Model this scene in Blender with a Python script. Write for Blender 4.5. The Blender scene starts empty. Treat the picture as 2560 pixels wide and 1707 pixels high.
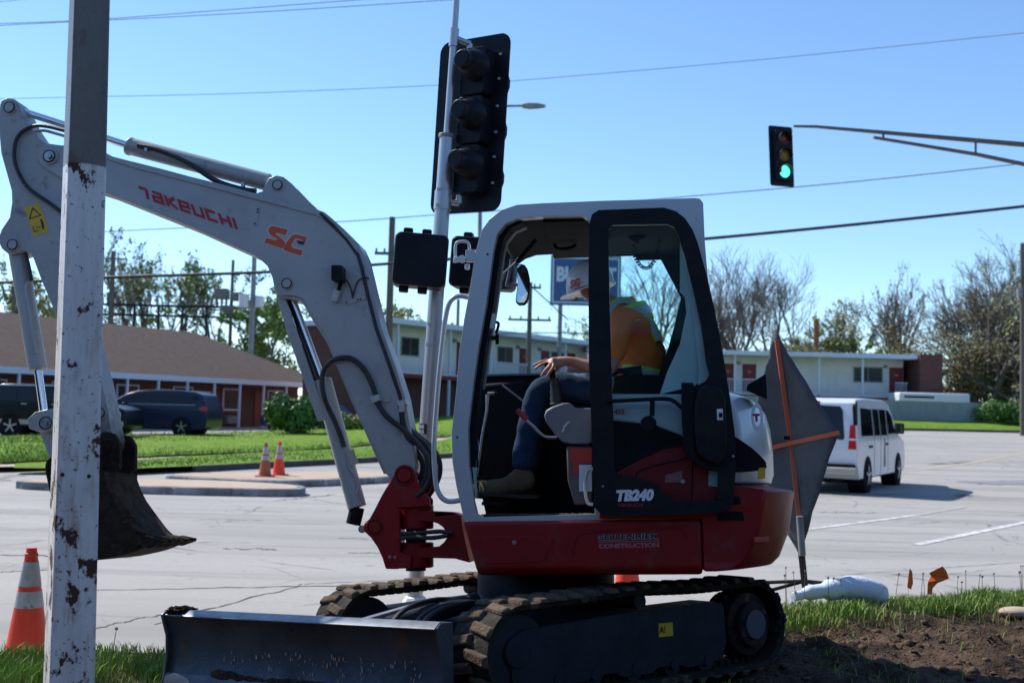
import bpy, bmesh, math, random
import numpy as np
from mathutils import Vector, Matrix, noise
from mathutils.geometry import tessellate_polygon
R = math.radians
sin, cos, pi = math.sin, math.cos, math.pi
V = Vector
S = bpy.context.scene
COL = S.collection

# ------------------------------------------------------------ camera, sky, sun
F = 2800.0
PITCH, ROLL = R(3.44), R(1.4)
CAM = V((0, 0, 1.42))
_r0 = V((1, 0, 0)); _f = V((0, cos(PITCH), sin(PITCH))); _u0 = V((0, -sin(PITCH), cos(PITCH)))
_r = cos(ROLL)*_r0 + sin(ROLL)*_u0
_u = cos(ROLL)*_u0 - sin(ROLL)*_r0
cam = bpy.data.cameras.new('camera'); camo = bpy.data.objects.new('camera', cam); COL.objects.link(camo)
camo.matrix_world = Matrix(((_r.x, _u.x, -_f.x, CAM.x), (_r.y, _u.y, -_f.y, CAM.y), (_r.z, _u.z, -_f.z, CAM.z), (0, 0, 0, 1)))
cam.sensor_width = 36; cam.lens = 36*F/2560; cam.clip_start = .1; cam.clip_end = 6000
cam.dof.use_dof = True; cam.dof.focus_distance = 6.1; cam.dof.aperture_fstop = 3.2
S.camera = camo
SUN_DIR = V((-.80, .60, 0)).normalized()
ELEV = 45
w = bpy.data.worlds.new('World'); S.world = w; w.use_nodes = True
nt = w.node_tree; bg = nt.nodes['Background']
sky = nt.nodes.new('ShaderNodeTexSky'); sky.sky_type = 'NISHITA'; sky.sun_disc = False
sky.sun_elevation = R(ELEV); sky.sun_rotation = math.atan2(SUN_DIR.x, SUN_DIR.y)
sky.altitude = 150; sky.air_density = .9; sky.dust_density = .05; sky.ozone_density = 1.8
wb = nt.nodes.new('ShaderNodeMix'); wb.data_type = 'RGBA'; wb.blend_type = 'MULTIPLY'; wb.inputs[0].default_value = 1; wb.inputs[7].default_value = (.84, .99, 1.12, 1)   # cool white balance
nt.links.new(sky.outputs[0], wb.inputs[6]); nt.links.new(wb.outputs[2], bg.inputs[0]); bg.inputs[1].default_value = .145
sl = bpy.data.lights.new('sun', 'SUN'); so = bpy.data.objects.new('sun', sl); COL.objects.link(so)
sl.energy = 5.0; sl.angle = R(.5); sl.color = (1, .95, .865)
sd = V((SUN_DIR.x*cos(R(ELEV)), SUN_DIR.y*cos(R(ELEV)), sin(R(ELEV))))
so.rotation_euler = sd.to_track_quat('Z', 'Y').to_euler()
S.view_settings.view_transform = 'Standard'; S.view_settings.look = 'None'; S.view_settings.exposure = 0.36; S.view_settings.gamma = 1

# ------------------------------------------------------------ helpers
def ray(px, py): return _f*F + (px-1280)*_r + (853.5-py)*_u
def P(px, py, Y):
    d = ray(px, py); return CAM + d*(Y/d.y)
def G(px, py, z):
    d = ray(px, py); return CAM + d*((z-CAM.z)/d.z)
def lerp(a, b, t): return a+(b-a)*t
def sstep(t): t = max(0, min(1, t)); return t*t*(3-2*t)

class MB:
    def __init__(s, M=None): s.v = []; s.f = []; s.mi = []; s.M = M; s.cur = 0
    def add(s, vs, fs):
        o = len(s.v)
        if s.M is not None: vs = [s.M @ V(p) for p in vs]
        s.v += [tuple(p) for p in vs]
        for f in fs: s.f.append(tuple(i+o for i in f)); s.mi.append(s.cur)
    def box(s, c, d, rot=None):
        hx, hy, hz = d[0]/2, d[1]/2, d[2]/2
        vs = [V((x, y, z)) for z in (-hz, hz) for x, y in ((-hx, -hy), (hx, -hy), (hx, hy), (-hx, hy))]
        if rot is not None: vs = [rot @ p for p in vs]
        c = V(c); vs = [p+c for p in vs]
        s.add(vs, [(3, 2, 1, 0), (4, 5, 6, 7), (0, 1, 5, 4), (1, 2, 6, 5), (2, 3, 7, 6), (3, 0, 4, 7)])
    def prism(s, pts, y0, y1, holes=(), mapf=None):
        """outline in (x,z), thick from y0 to y1"""
        loops = [list(pts)]+[list(h) for h in holes]
        m = mapf or (lambda a, y, b: (a, y, b))
        tri = tessellate_polygon([[V((p[0], p[1], 0)) for p in l] for l in loops])
        flat = [p for l in loops for p in l]; n = len(flat)
        vs = [m(p[0], y0, p[1]) for p in flat]+[m(p[0], y1, p[1]) for p in flat]
        fs = []
        for t in tri:
            a, b, c = [flat[i] for i in t]
            ar = (b[0]-a[0])*(c[1]-a[1])-(b[1]-a[1])*(c[0]-a[0])
            t = tuple(t) if ar > 0 else tuple(reversed(t))
            fs.append(t); fs.append(tuple(i+n for i in reversed(t)))
        o = 0
        for k, l in enumerate(loops):
            L = len(l); ar = sum(l[i][0]*l[(i+1) % L][1]-l[(i+1) % L][0]*l[i][1] for i in range(L))
            for i in range(L):
                a, b = o+i, o+(i+1) % L
                q = (a, a+n, b+n, b) if (ar > 0) == (k == 0) else (b, b+n, a+n, a)
                fs.append(q)
            o += L
        s.add(vs, fs)
    def tube(s, pts, r, n=10, caps=True, flat=1.0):
        pts = [V(p) for p in pts]; k = len(pts)
        rs = r if isinstance(r, (list, tuple)) else [r]*k
        t0 = (pts[1]-pts[0]).normalized()
        up = V((0, 0, 1)) if abs(t0.z) < .9 else V((1, 0, 0))
        nrm = (up-t0*up.dot(t0)).normalized(); vs = []; fs = []
        for i in range(k):
            t = (pts[min(i+1, k-1)]-pts[max(i-1, 0)]).normalized()
            nrm = (nrm-t*nrm.dot(t)).normalized(); b = t.cross(nrm)
            for j in range(n):
                a = 2*pi*j/n; vs.append(pts[i]+(nrm*cos(a)+b*sin(a)*flat)*rs[i])
        for i in range(k-1):
            for j in range(n):
                fs.append((i*n+j, i*n+(j+1) % n, (i+1)*n+(j+1) % n, (i+1)*n+j))
        if caps:
            fs.append(tuple(reversed(range(n)))); fs.append(tuple((k-1)*n+j for j in range(n)))
        s.add(vs, fs)
    def loft(s, secs, close=True, caps=True):
        n = len(secs[0]); vs = [p for q in secs for p in q]; fs = []
        for i in range(len(secs)-1):
            for j in range(n if close else n-1):
                fs.append((i*n+j, i*n+(j+1) % n, (i+1)*n+(j+1) % n, (i+1)*n+j))
        if caps and close:
            fs.append(tuple(reversed(range(n)))); fs.append(tuple((len(secs)-1)*n+j for j in range(n)))
        s.add(vs, fs)
    def build(s, name, mat, parent=None, bevel=0, smooth=True, angle=35, world=False, segs=2, sub=0, fix=False):
        me = bpy.data.meshes.new(name)
        vs = s.v
        if world and parent is not None:
            W = wmat(parent).inverted(); vs = [tuple(W @ V(p)) for p in vs]
        me.from_pydata(vs, [], s.f)
        mats = mat if isinstance(mat, (list, tuple)) else [mat]
        for m in mats: me.materials.append(m)
        if len(mats) > 1: me.polygons.foreach_set('material_index', s.mi)
        if fix:
            bm = bmesh.new(); bm.from_mesh(me); bmesh.ops.recalc_face_normals(bm, faces=bm.faces); bm.to_mesh(me); bm.free()
        if smooth:
            me.polygons.foreach_set('use_smooth', [True]*len(me.polygons)); me.set_sharp_from_angle(angle=R(angle))
        me.update()
        o = bpy.data.objects.new(name, me); COL.objects.link(o)
        if parent is not None: o.parent = parent
        if bevel:
            b = o.modifiers.new('b', 'BEVEL'); b.width = bevel; b.segments = segs; b.limit_method = 'ANGLE'; b.angle_limit = R(40)
            b.harden_normals = False
        if sub:
            b = o.modifiers.new('s', 'SUBSURF'); b.levels = sub; b.render_levels = sub
        return o

WM = {}
def wmat(o):
    if o.name in WM: return WM[o.name]
    m = o.matrix_basis.copy()
    return wmat(o.parent) @ m if o.parent else m
def tag(o, label=None, cat=None, group=None, kind=None):
    if label: o['label'] = label
    if cat: o['category'] = cat
    if group: o['group'] = group
    if kind: o['kind'] = kind
    return o
def thing(name, label, cat, loc=(0, 0, 0), rz=0, group=None):
    o = bpy.data.objects.new(name, None); COL.objects.link(o); o.empty_display_size = .2
    o.matrix_basis = Matrix.Translation(V(loc)) @ Matrix.Rotation(rz, 4, 'Z')
    return tag(o, label, cat, group)
def copy_tree(o, parent=None):
    c = o.copy(); COL.objects.link(c)
    if parent: c.parent = parent
    for ch in [x for x in KIDS(o)]: copy_tree(ch, c)
    return c
def KIDS(o): return [x for x in bpy.data.objects if x.parent == o]

def smooth_path(pts, n=6, closed=False):
    """Catmull-Rom through points of any dimension"""
    pts = [V(p) for p in pts]; out = []; k = len(pts)
    rng = range(k) if closed else range(k-1)
    for i in rng:
        if closed: a, b, c, d = pts[i-1], pts[i], pts[(i+1) % k], pts[(i+2) % k]
        else: a, b, c, d = pts[max(i-1, 0)], pts[i], pts[i+1], pts[min(i+2, k-1)]
        for j in range(n):
            t = j/n
            out.append(.5*((2*b)+(c-a)*t+(2*a-5*b+4*c-d)*t*t+(3*b-a-3*c+d)*t*t*t))
    if not closed: out.append(pts[-1])
    return out
def circ(cx, cz, r, n=24, rz=None):
    return [(cx+r*cos(2*pi*i/n), cz+(rz or r)*sin(2*pi*i/n)) for i in range(n)]
def rrect(x0, z0, x1, z1, r, n=5):
    out = []
    for cx, cz, a0 in ((x1-r, z1-r, 0), (x0+r, z1-r, 90), (x0+r, z0+r, 180), (x1-r, z0+r, 270)):
        for i in range(n+1):
            a = R(a0+90*i/n); out.append((cx+r*cos(a), cz+r*sin(a)))
    return out

# ------------------------------------------------------------ materials
def mat(name, c1, c2=None, scale=4, rough=.5, metal=0, bump=0, bscale=None, lo=.4, hi=.65, rough2=None, detail=6,
        coat=0, c3=None, s3=20, lo3=.6, hi3=.68, stretch=None, emit=None, spec=None, dist=.02, vec='Object', zmud=None):
    m = bpy.data.materials.new(name); m.use_nodes = True; n = m.node_tree; N = n.nodes; b = N['Principled BSDF']; L = n.links.new
    b.inputs['Base Color'].default_value = (*c1, 1); b.inputs['Roughness'].default_value = rough; b.inputs['Metallic'].default_value = metal
    if coat: b.inputs['Coat Weight'].default_value = coat; b.inputs['Coat Roughness'].default_value = .08
    if spec is None and rough >= .75 and not metal: spec = .12
    if spec is not None: b.inputs['Specular IOR Level'].default_value = spec
    if emit: b.inputs['Emission Color'].default_value = (*emit[0], 1); b.inputs['Emission Strength'].default_value = emit[1]
    tc = N.new('ShaderNodeTexCoord'); src = tc.outputs[vec]
    if stretch:
        mp = N.new('ShaderNodeMapping'); mp.inputs['Scale'].default_value = stretch; L(src, mp.inputs[0]); src = mp.outputs[0]
    def ns(sc, dt=detail):
        t = N.new('ShaderNodeTexNoise'); t.inputs['Scale'].default_value = sc; t.inputs['Detail'].default_value = dt; t.inputs['Roughness'].default_value = .62
        L(src, t.inputs['Vector']); return t.outputs[0]
    def rng(o, a, c):
        r = N.new('ShaderNodeMapRange'); r.inputs[1].default_value = a; r.inputs[2].default_value = c; L(o, r.inputs[0]); return r.outputs[0]
    last = None
    if c2:
        mx = N.new('ShaderNodeMix'); mx.data_type = 'RGBA'; mx.inputs[6].default_value = (*c1, 1); mx.inputs[7].default_value = (*c2, 1)
        f = rng(ns(scale), lo, hi); L(f, mx.inputs[0]); last = mx.outputs[2]
        if rough2 is not None:
            r = N.new('ShaderNodeMix'); r.inputs[2].default_value = rough; r.inputs[3].default_value = rough2; L(f, r.inputs[0]); L(r.outputs[0], b.inputs['Roughness'])
    if c3:
        mx = N.new('ShaderNodeMix'); mx.data_type = 'RGBA'; mx.inputs[7].default_value = (*c3, 1)
        if last is not None: L(last, mx.inputs[6])
        else: mx.inputs[6].default_value = (*c1, 1)
        L(rng(ns(s3), lo3, hi3), mx.inputs[0]); last = mx.outputs[2]
    if zmud:    # caked soil, thicker towards one end
        sp_ = N.new('ShaderNodeSeparateXYZ'); L(tc.outputs['Object'], sp_.inputs[0]); rr = rng(sp_.outputs[2], zmud[0], zmud[1]); ad = N.new('ShaderNodeMath'); ad.operation = 'ADD'; L(rr, ad.inputs[0]); L(ns(16, 8), ad.inputs[1])
        mx = N.new('ShaderNodeMix'); mx.data_type = 'RGBA'; mx.inputs[7].default_value = (*zmud[2], 1); L(last, mx.inputs[6]); L(rng(ad.outputs[0], .62, 1.15), mx.inputs[0]); last = mx.outputs[2]
    if last is not None: L(last, b.inputs['Base Color'])
    if bump:
        bp = N.new('ShaderNodeBump'); bp.inputs['Strength'].default_value = bump; bp.inputs['Distance'].default_value = dist
        L(ns(bscale or scale*4, 4), bp.inputs['Height']); L(bp.outputs[0], b.inputs['Normal'])
    return m
def glass(name, tint, refl=.06, rough=0.0, extra=None):
    m = bpy.data.materials.new(name); m.use_nodes = True; n = m.node_tree; N = n.nodes; L = n.links.new
    N.remove(N['Principled BSDF']); out = N['Material Output']
    t = N.new('ShaderNodeBsdfTransparent'); t.inputs[0].default_value = (*tint, 1)
    g = N.new('ShaderNodeBsdfGlossy'); g.inputs[1].default_value = rough; g.inputs[0].default_value = (.9, .95, 1, 1)
    lw = N.new('ShaderNodeFresnel'); lw.inputs[0].default_value = 1.12
    a = N.new('ShaderNodeMath'); a.operation = 'ADD'; a.inputs[1].default_value = refl; L(lw.outputs[0], a.inputs[0])
    mx = N.new('ShaderNodeMixShader'); L(a.outputs[0], mx.inputs[0]); L(t.outputs[0], mx.inputs[1]); L(g.outputs[0], mx.inputs[2]); last = mx.outputs[0]
    if extra:   # thin film of dust on the pane
        d = N.new('ShaderNodeBsdfDiffuse'); d.inputs[0].default_value = (*extra[0], 1)
        mx2 = N.new('ShaderNodeMixShader'); tc = N.new('ShaderNodeTexCoord'); nz = N.new('ShaderNodeTexNoise'); nz.inputs['Scale'].default_value = 5
        L(tc.outputs['Object'], nz.inputs['Vector']); r = N.new('ShaderNodeMapRange'); r.inputs[1].default_value = .35; r.inputs[2].default_value = .75
        r.inputs[3].default_value = extra[1]*.4; r.inputs[4].default_value = extra[1]*1.6; L(nz.outputs[0], r.inputs[0])
        L(r.outputs[0], mx2.inputs[0]); L(last, mx2.inputs[1]); L(d.outputs[0], mx2.inputs[2]); last = mx2.outputs[0]
    L(last, out.inputs[0]); return m

M = {}
M['silver'] = mat('silver_paint', (.39, .393, .395), (.34, .344, .346), 3, .36, .15, bump=.03, bscale=60, c3=(.20, .19, .17), s3=9, lo3=.58, hi3=.82, coat=.12, rough2=.5)
M['armsilver'] = mat('muddy_arm_paint', (.39, .393, .395), (.34, .344, .346), 3, .5, .1, bump=.25, bscale=40, c3=(.20, .19, .17), s3=10, lo3=.6, hi3=.72, zmud=(1.75, 1.05, (.085, .07, .055)))
M['cabsilver'] = mat('cab_silver_paint', (.52, .53, .54), (.48, .49, .50), 3, .30, .15, coat=.3, c3=(.3, .29, .27), s3=12, lo3=.68, hi3=.8)
M['red'] = mat('red_paint', (.27, .006, .008), (.22, .006, .007), 3, .42, 0, spec=.3, coat=.06, c3=(.13, .065, .045), s3=7, lo3=.55, hi3=.85, rough2=.5)
M['chrome'] = mat('chrome_rod', (.8, .8, .82), None, rough=.12, metal=1)
M['steel'] = mat('worn_steel', (.45, .45, .46), (.3, .3, .3), 30, .35, .9)
M['hose'] = mat('black_hose', (.015, .015, .017), (.03, .03, .03), 20, .45, bump=.2, bscale=200)
M['black'] = mat('black_plastic', (.012, .013, .015), (.02, .02, .022), 8, .42, bump=.04, bscale=150, spec=.12)
M['blackm'] = mat('matt_black_trim', (.010, .011, .013), None, rough=.7, spec=.12)
M['head'] = mat('dark_headliner', (.014, .014, .014), (.02, .019, .018), 6, .85, spec=.2)
M['rubber'] = mat('track_rubber', (.018, .017, .017), (.045, .036, .028), 6, .85, bump=.5, bscale=40, lo=.42, hi=.62, c3=(.12, .09, .065), s3=11, lo3=.56, hi3=.68)
M['lug'] = mat('muddy_lug', (.13, .096, .066), (.07, .052, .038), 14, .9, bump=.7, bscale=50, c3=(.04, .036, .032), s3=9, lo3=.55, hi3=.68)
M['ucgrey'] = mat('undercarriage_grey', (.022, .027, .038), (.015, .017, .022), 4, .55, spec=.2, c3=(.05, .04, .03), s3=6, lo3=.58, hi3=.75, bump=.15, bscale=40)
M['hub'] = mat('hub_cover', (.055, .066, .088), None, rough=.5)
M['blade'] = mat('dozer_blade_steel', (.075, .092, .125), (.040, .048, .062), 3, .36, .5, c3=(.11, .065, .045), s3=8, lo3=.6, hi3=.70, bump=.12, bscale=30, rough2=.6)
M['bladetop'] = mat('worn_blade_edge', (.22, .25, .30), (.15, .15, .16), 12, .38, .3, c3=(.34, .20, .12), s3=9, lo3=.60, hi3=.68)
M['straw'] = mat('dead_straw', (.32, .27, .13), (.22, .18, .09), 5, .8)
M['thicket'] = mat('brown_green_thicket', (.23, .21, .11), (.16, .14, .085), .8, .9)
M['mud'] = mat('stuck_mud', (.075, .055, .04), (.035, .026, .02), 14, .95, bump=1, bscale=40, dist=.04)
M['bucket'] = mat('muddy_bucket', (.038, .029, .021), (.02, .016, .012), 6, .85, .0, bump=1, bscale=22, c3=(.09, .075, .06), s3=9, lo3=.60, hi3=.75, dist=.05)
M['armlow'] = M['silver']
M['decred'] = mat('red_decal', (.42, .012, .02), None, rough=.4)
M['orange'] = mat('orange_decal', (.62, .085, .02), None, rough=.4)
M['white'] = mat('white_decal', (.75, .75, .75), None, rough=.45)
M['navy'] = mat('navy_decal', (.012, .016, .03), None, rough=.4)
M['dblack'] = mat('black_decal', (.01, .01, .01), None, rough=.5)
M['pink'] = mat('faded_red_decal', (.42, .12, .12), None, rough=.5)
M['yellow'] = mat('yellow_decal', (.72, .45, .015), (.6, .38, .02), 20, .45)
M['glass'] = glass('cab_glass', (.955, .985, .985), .0, extra=((.3, .33, .33), .003))
M['glassdoor'] = glass('door_glass', (.90, .975, .972), .0, extra=((.35, .38, .38), .004))
M['glassedge'] = mat('glass_edge', (.35, .48, .43), (.42, .52, .48), 5, .3)
M['mirror'] = mat('mirror_glass', (.9, .92, .95), None, rough=.02, metal=1)
M['grey'] = mat('grey_console', (.17, .18, .20), (.15, .16, .18), 10, .55, bump=.05, bscale=200)
M['seatbox'] = mat('red_seat_box', (.55, .035, .015), (.4, .03, .02), 6, .5)
M['boxgrey'] = mat('seat_base_grey', (.10, .085, .085), None, rough=.6)
M['alu'] = mat('brushed_aluminium', (.50, .50, .52), (.40, .41, .43), 3, .38, .75, stretch=(1, 1, .15), bump=.05, bscale=60)
M['polewhite'] = None
M['sigblack'] = mat('black_signal_housing', (.011, .013, .019), (.016, .018, .024), 5, .38, spec=.12)
M['cloth'] = mat('grey_sign_fabric', (.125, .135, .15), (.105, .113, .125), 5, .9, c3=(.085, .085, .085), s3=7, lo3=.55, hi3=.75, bump=.1, bscale=80, vec='Object')
M['orangerib'] = mat('orange_sign_rib', (.62, .14, .07), None, rough=.6)
M['cone'] = mat('orange_cone_plastic', (.83, .055, .015), (.78, .07, .02), 5, .45, c3=(.35, .08, .05), s3=9, lo3=.66, hi3=.8)
M['oldcone'] = mat('faded_cone_plastic', (.45, .10, .04), (.33, .08, .04), 6, .6)
M['reflect'] = mat('reflective_band', (.50, .47, .45), (.38, .36, .34), 12, .5, c3=(.2, .18, .17), s3=20, lo3=.6, hi3=.7)
M['pipe'] = mat('blue_white_pipe', (.66, .72, .80), (.58, .65, .74), 5, .5, c3=(.30, .28, .25), s3=9, lo3=.58, hi3=.75, bump=.5, bscale=14, dist=.02)
M['jeans'] = mat('blue_denim', (.026, .052, .105), (.015, .032, .07), 7, .85, bump=.4, bscale=120, c3=(.16, .25, .38), s3=5, lo3=.60, hi3=.72)
M['skin'] = mat('skin', (.50, .24, .17), (.42, .18, .12), 14, .5, bump=.15, bscale=90)
M['boot'] = mat('muddy_boot', (.15, .105, .06), (.09, .065, .04), 10, .85, bump=.6, bscale=50)
M['sole'] = mat('boot_sole', (.05, .04, .03), None, rough=.9)
M['vest'] = mat('orange_vest', (1.0, .22, .03), (1.0, .17, .02), 6, .7, bump=.6, bscale=14, dist=.03)
M['lime'] = mat('lime_band', (.45, .8, .05), None, rough=.6)
M['silverband'] = mat('silver_band', (.45, .48, .47), None, rough=.3)
M['helmet'] = mat('white_hard_hat', (.93, .94, .96), None, rough=.25, coat=.3)
M['tshirt'] = mat('dark_shirt', (.03, .035, .04), None, rough=.9)
M['wood'] = mat('weathered_pole_wood', (.16, .14, .125), (.11, .095, .085), 5, .9, stretch=(3, 3, .3))
M['wire'] = mat('black_wire', (.02, .022, .026), None, rough=.6)
M['wirethin'] = mat('grey_wire', (.06, .07, .10), None, rough=.5)
M['masttan'] = mat('mast_arm_metal', (.17, .14, .12), (.12, .11, .10), 3, .5, .4)
M['bark'] = mat('bark', (.14, .122, .108), (.10, .088, .078), 6, .95)
M['leaf'] = mat('spring_leaf', (.20, .25, .06), (.28, .30, .08), 1.5, .7)
M['leaf2'] = mat('green_leaf', (.12, .21, .04), (.17, .27, .05), 1.5, .7)
M['leafd'] = mat('bush_leaf', (.05, .13, .02), (.10, .21, .03), 2.5, .55)
M['seed'] = mat('brown_seed_pod', (.13, .075, .05), (.09, .06, .05), 3, .9)
M['wallwhite'] = mat('white_siding', (.74, .74, .74), (.66, .66, .66), 1.2, .8)
M['trimwhite'] = mat('white_trim', (.60, .66, .78), None, rough=.6)
M['doorred'] = mat('dark_red_door', (.16, .018, .02), None, rough=.6)
M['windark'] = mat('dark_window', (.03, .035, .038), (.05, .055, .06), 1, .12)
M['shingle'] = mat('brown_shingle', (.125, .094, .080), (.10, .076, .066), 3, .9, bump=.3, bscale=30)
M['fence'] = mat('weathered_fence', (.30, .34, .36), (.24, .28, .30), 3, .85, stretch=(4, 4, .3))
M['navycar'] = mat('navy_car_paint', (.008, .016, .055), None, rough=.3, spec=.3, coat=.12)
M['blackcar'] = mat('black_car_paint', (.005, .006, .010), None, rough=.3, spec=.3, coat=.1)
M['whitecar'] = mat('white_van_paint', (.66, .69, .74), None, rough=.28, coat=.5)
M['carglass'] = mat('car_glass', (.006, .009, .012), None, rough=.05, spec=.35)
M['tyre'] = mat('tyre', (.015, .015, .016), None, rough=.85)
M['rim'] = mat('alloy_rim', (.5, .5, .52), None, rough=.3, metal=.8)
M['tail'] = mat('red_tail_light', (.5, .01, .015), None, rough=.2)
M['beige'] = mat('beige_trim', (.45, .40, .33), None, rough=.5)
M['curbgrey'] = mat('worn_kerb', (.33, .33, .34), (.14, .14, .14), 2.5, .9, c3=(.5, .5, .5), s3=4, lo3=.55, hi3=.65)
M['curbdark'] = mat('dark_kerb', (.07, .07, .07), (.11, .105, .10), 2, .9)
M['tan'] = mat('tan_concrete', (.46, .36, .28), (.40, .32, .25), 1.5, .9)
M['lot'] = mat('pale_lot_paving', (.36, .345, .33), (.30, .29, .28), .7, .9)
M['dand'] = mat('dandelion_head', (.35, .33, .30), (.2, .18, .16), 30, .9)
M['dandy'] = mat('dandelion_yellow', (.75, .5, .02), None, rough=.8)
M['stalk'] = mat('grass_stalk', (.14, .13, .07), None, rough=.8)
M['flag'] = mat('orange_marker_flag', (.72, .12, .02), None, rough=.5)
M['rvwhite'] = mat('white_trailer', (.65, .67, .68), None, rough=.4)
M['amber'] = mat('amber_lens', (.22, .12, .01), None, rough=.3)
M['redlens'] = mat('dark_red_lens', (.10, .01, .01), None, rough=.3)
M['green'] = mat('green_lens_lit', (.1, .9, .6), None, rough=.4, emit=((.10, 1.0, .62), 1.3))
M['signblue'] = mat('blue_sign_face', (.035, .085, .24), None, rough=.4)
M['signwhite'] = mat('sign_lettering', (.55, .62, .70), None, rough=.5)
M['galv'] = mat('galvanised', (.20, .21, .22), (.28, .29, .30), 3, .6, .3)
M['brown'] = mat('brown_box', (.16, .15, .14), None, rough=.7)

def brick_mat():
    m = bpy.data.materials.new('brick'); m.use_nodes = True; n = m.node_tree; N = n.nodes; L = n.links.new; b = N['Principled BSDF']
    tc = N.new('ShaderNodeTexCoord'); mp = N.new('ShaderNodeMapping'); mp.inputs['Rotation'].default_value = (R(90), 0, 0)
    L(tc.outputs['Object'], mp.inputs[0])
    br = N.new('ShaderNodeTexBrick'); br.inputs['Color1'].default_value = (.135, .05, .038, 1); br.inputs['Color2'].default_value = (.10, .035, .028, 1)
    br.inputs['Mortar'].default_value = (.16, .12, .10, 1); br.inputs['Scale'].default_value = 3.5; br.inputs['Mortar Size'].default_value = .015
    L(mp.outputs[0], br.inputs[0]); L(br.outputs[0], b.inputs['Base Color']); b.inputs['Roughness'].default_value = .9
    return m
M['brick'] = brick_mat()

def rusty_white(name, ztop):
    m = bpy.data.materials.new(name); m.use_nodes = True; n = m.node_tree; N = n.nodes; L = n.links.new; b = N['Principled BSDF']
    tc = N.new('ShaderNodeTexCoord'); o = tc.outputs['Object']
    def ns(sc, st=None, dt=8, rg=.6):
        src = o
        if st: mp = N.new('ShaderNodeMapping'); mp.inputs['Scale'].default_value = st; L(o, mp.inputs[0]); src = mp.outputs[0]
        t = N.new('ShaderNodeTexNoise'); t.inputs['Scale'].default_value = sc; t.inputs['Detail'].default_value = dt; t.inputs['Roughness'].default_value = rg; L(src, t.inputs[0]); return t.outputs[0]
    def rng(x, a, c, d=0, e=1):
        r = N.new('ShaderNodeMapRange'); r.inputs[1].default_value = a; r.inputs[2].default_value = c; r.inputs[3].default_value = d; r.inputs[4].default_value = e; L(x, r.inputs[0]); return r.outputs[0]
    def mix(f, a, c):
        x = N.new('ShaderNodeMix'); x.data_type = 'RGBA'; L(f, x.inputs[0])
        for i, q in ((6, a), (7, c)):
            if isinstance(q, tuple): x.inputs[i].default_value = (*q, 1)
            else: L(q, x.inputs[i])
        return x.outputs[2]
    def math_(op, a, c):
        x = N.new('ShaderNodeMath'); x.operation = op
        for i, q in enumerate((a, c)):
            if isinstance(q, (int, float)): x.inputs[i].default_value = q
            else: L(q, x.inputs[i])
        return x.outputs[0]
    sep = N.new('ShaderNodeSeparateXYZ'); L(o, sep.inputs[0]); z = sep.outputs[2]
    base = mix(rng(ns(14, (1, 1, .12)), .38, .68), (.88, .86, .81), (.68, .665, .63))
    base = mix(rng(ns(6, (1, 1, .5)), .6, .75), base, (.28, .28, .29))
    patch = rng(math_('ADD', ns(8.5, (1, 1, .7), 10, .68), rng(z, .3, 2.6, .035, -.012)), .575, .598)
    streak = rng(math_('MULTIPLY', ns(34, (1, 1, .07), 3), ns(7.5, (1, 1, .6), 4)), .27, .38)
    dense = rng(z, .2, 2.0, 1.0, .35)
    base = mix(math_('MULTIPLY', math_('MULTIPLY', streak, dense), .85), base, (.33, .17, .08))
    speck = rng(ns(48, None, 4), .635, .66)
    pa = math_('MAXIMUM', patch, math_('MULTIPLY', speck, .8))
    base = mix(pa, base, (.085, .038, .024))
    up = rng(math_('ADD', z, math_('MULTIPLY', ns(20), .03)), ztop, ztop+.008)
    raw = mix(rng(ns(5, (1, 1, .6)), .4, .65), (.20, .172, .145), (.15, .132, .115))
    col = mix(up, base, raw); L(col, b.inputs['Base Color'])
    L(rng(pa, 0, 1, .42, .9), b.inputs['Roughness'])
    bp = N.new('ShaderNodeBump'); bp.inputs['Strength'].default_value = .4; bp.inputs['Distance'].default_value = .004; bp.invert = True
    L(pa, bp.inputs['Height']); L(bp.outputs[0], b.inputs['Normal'])
    return m

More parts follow.
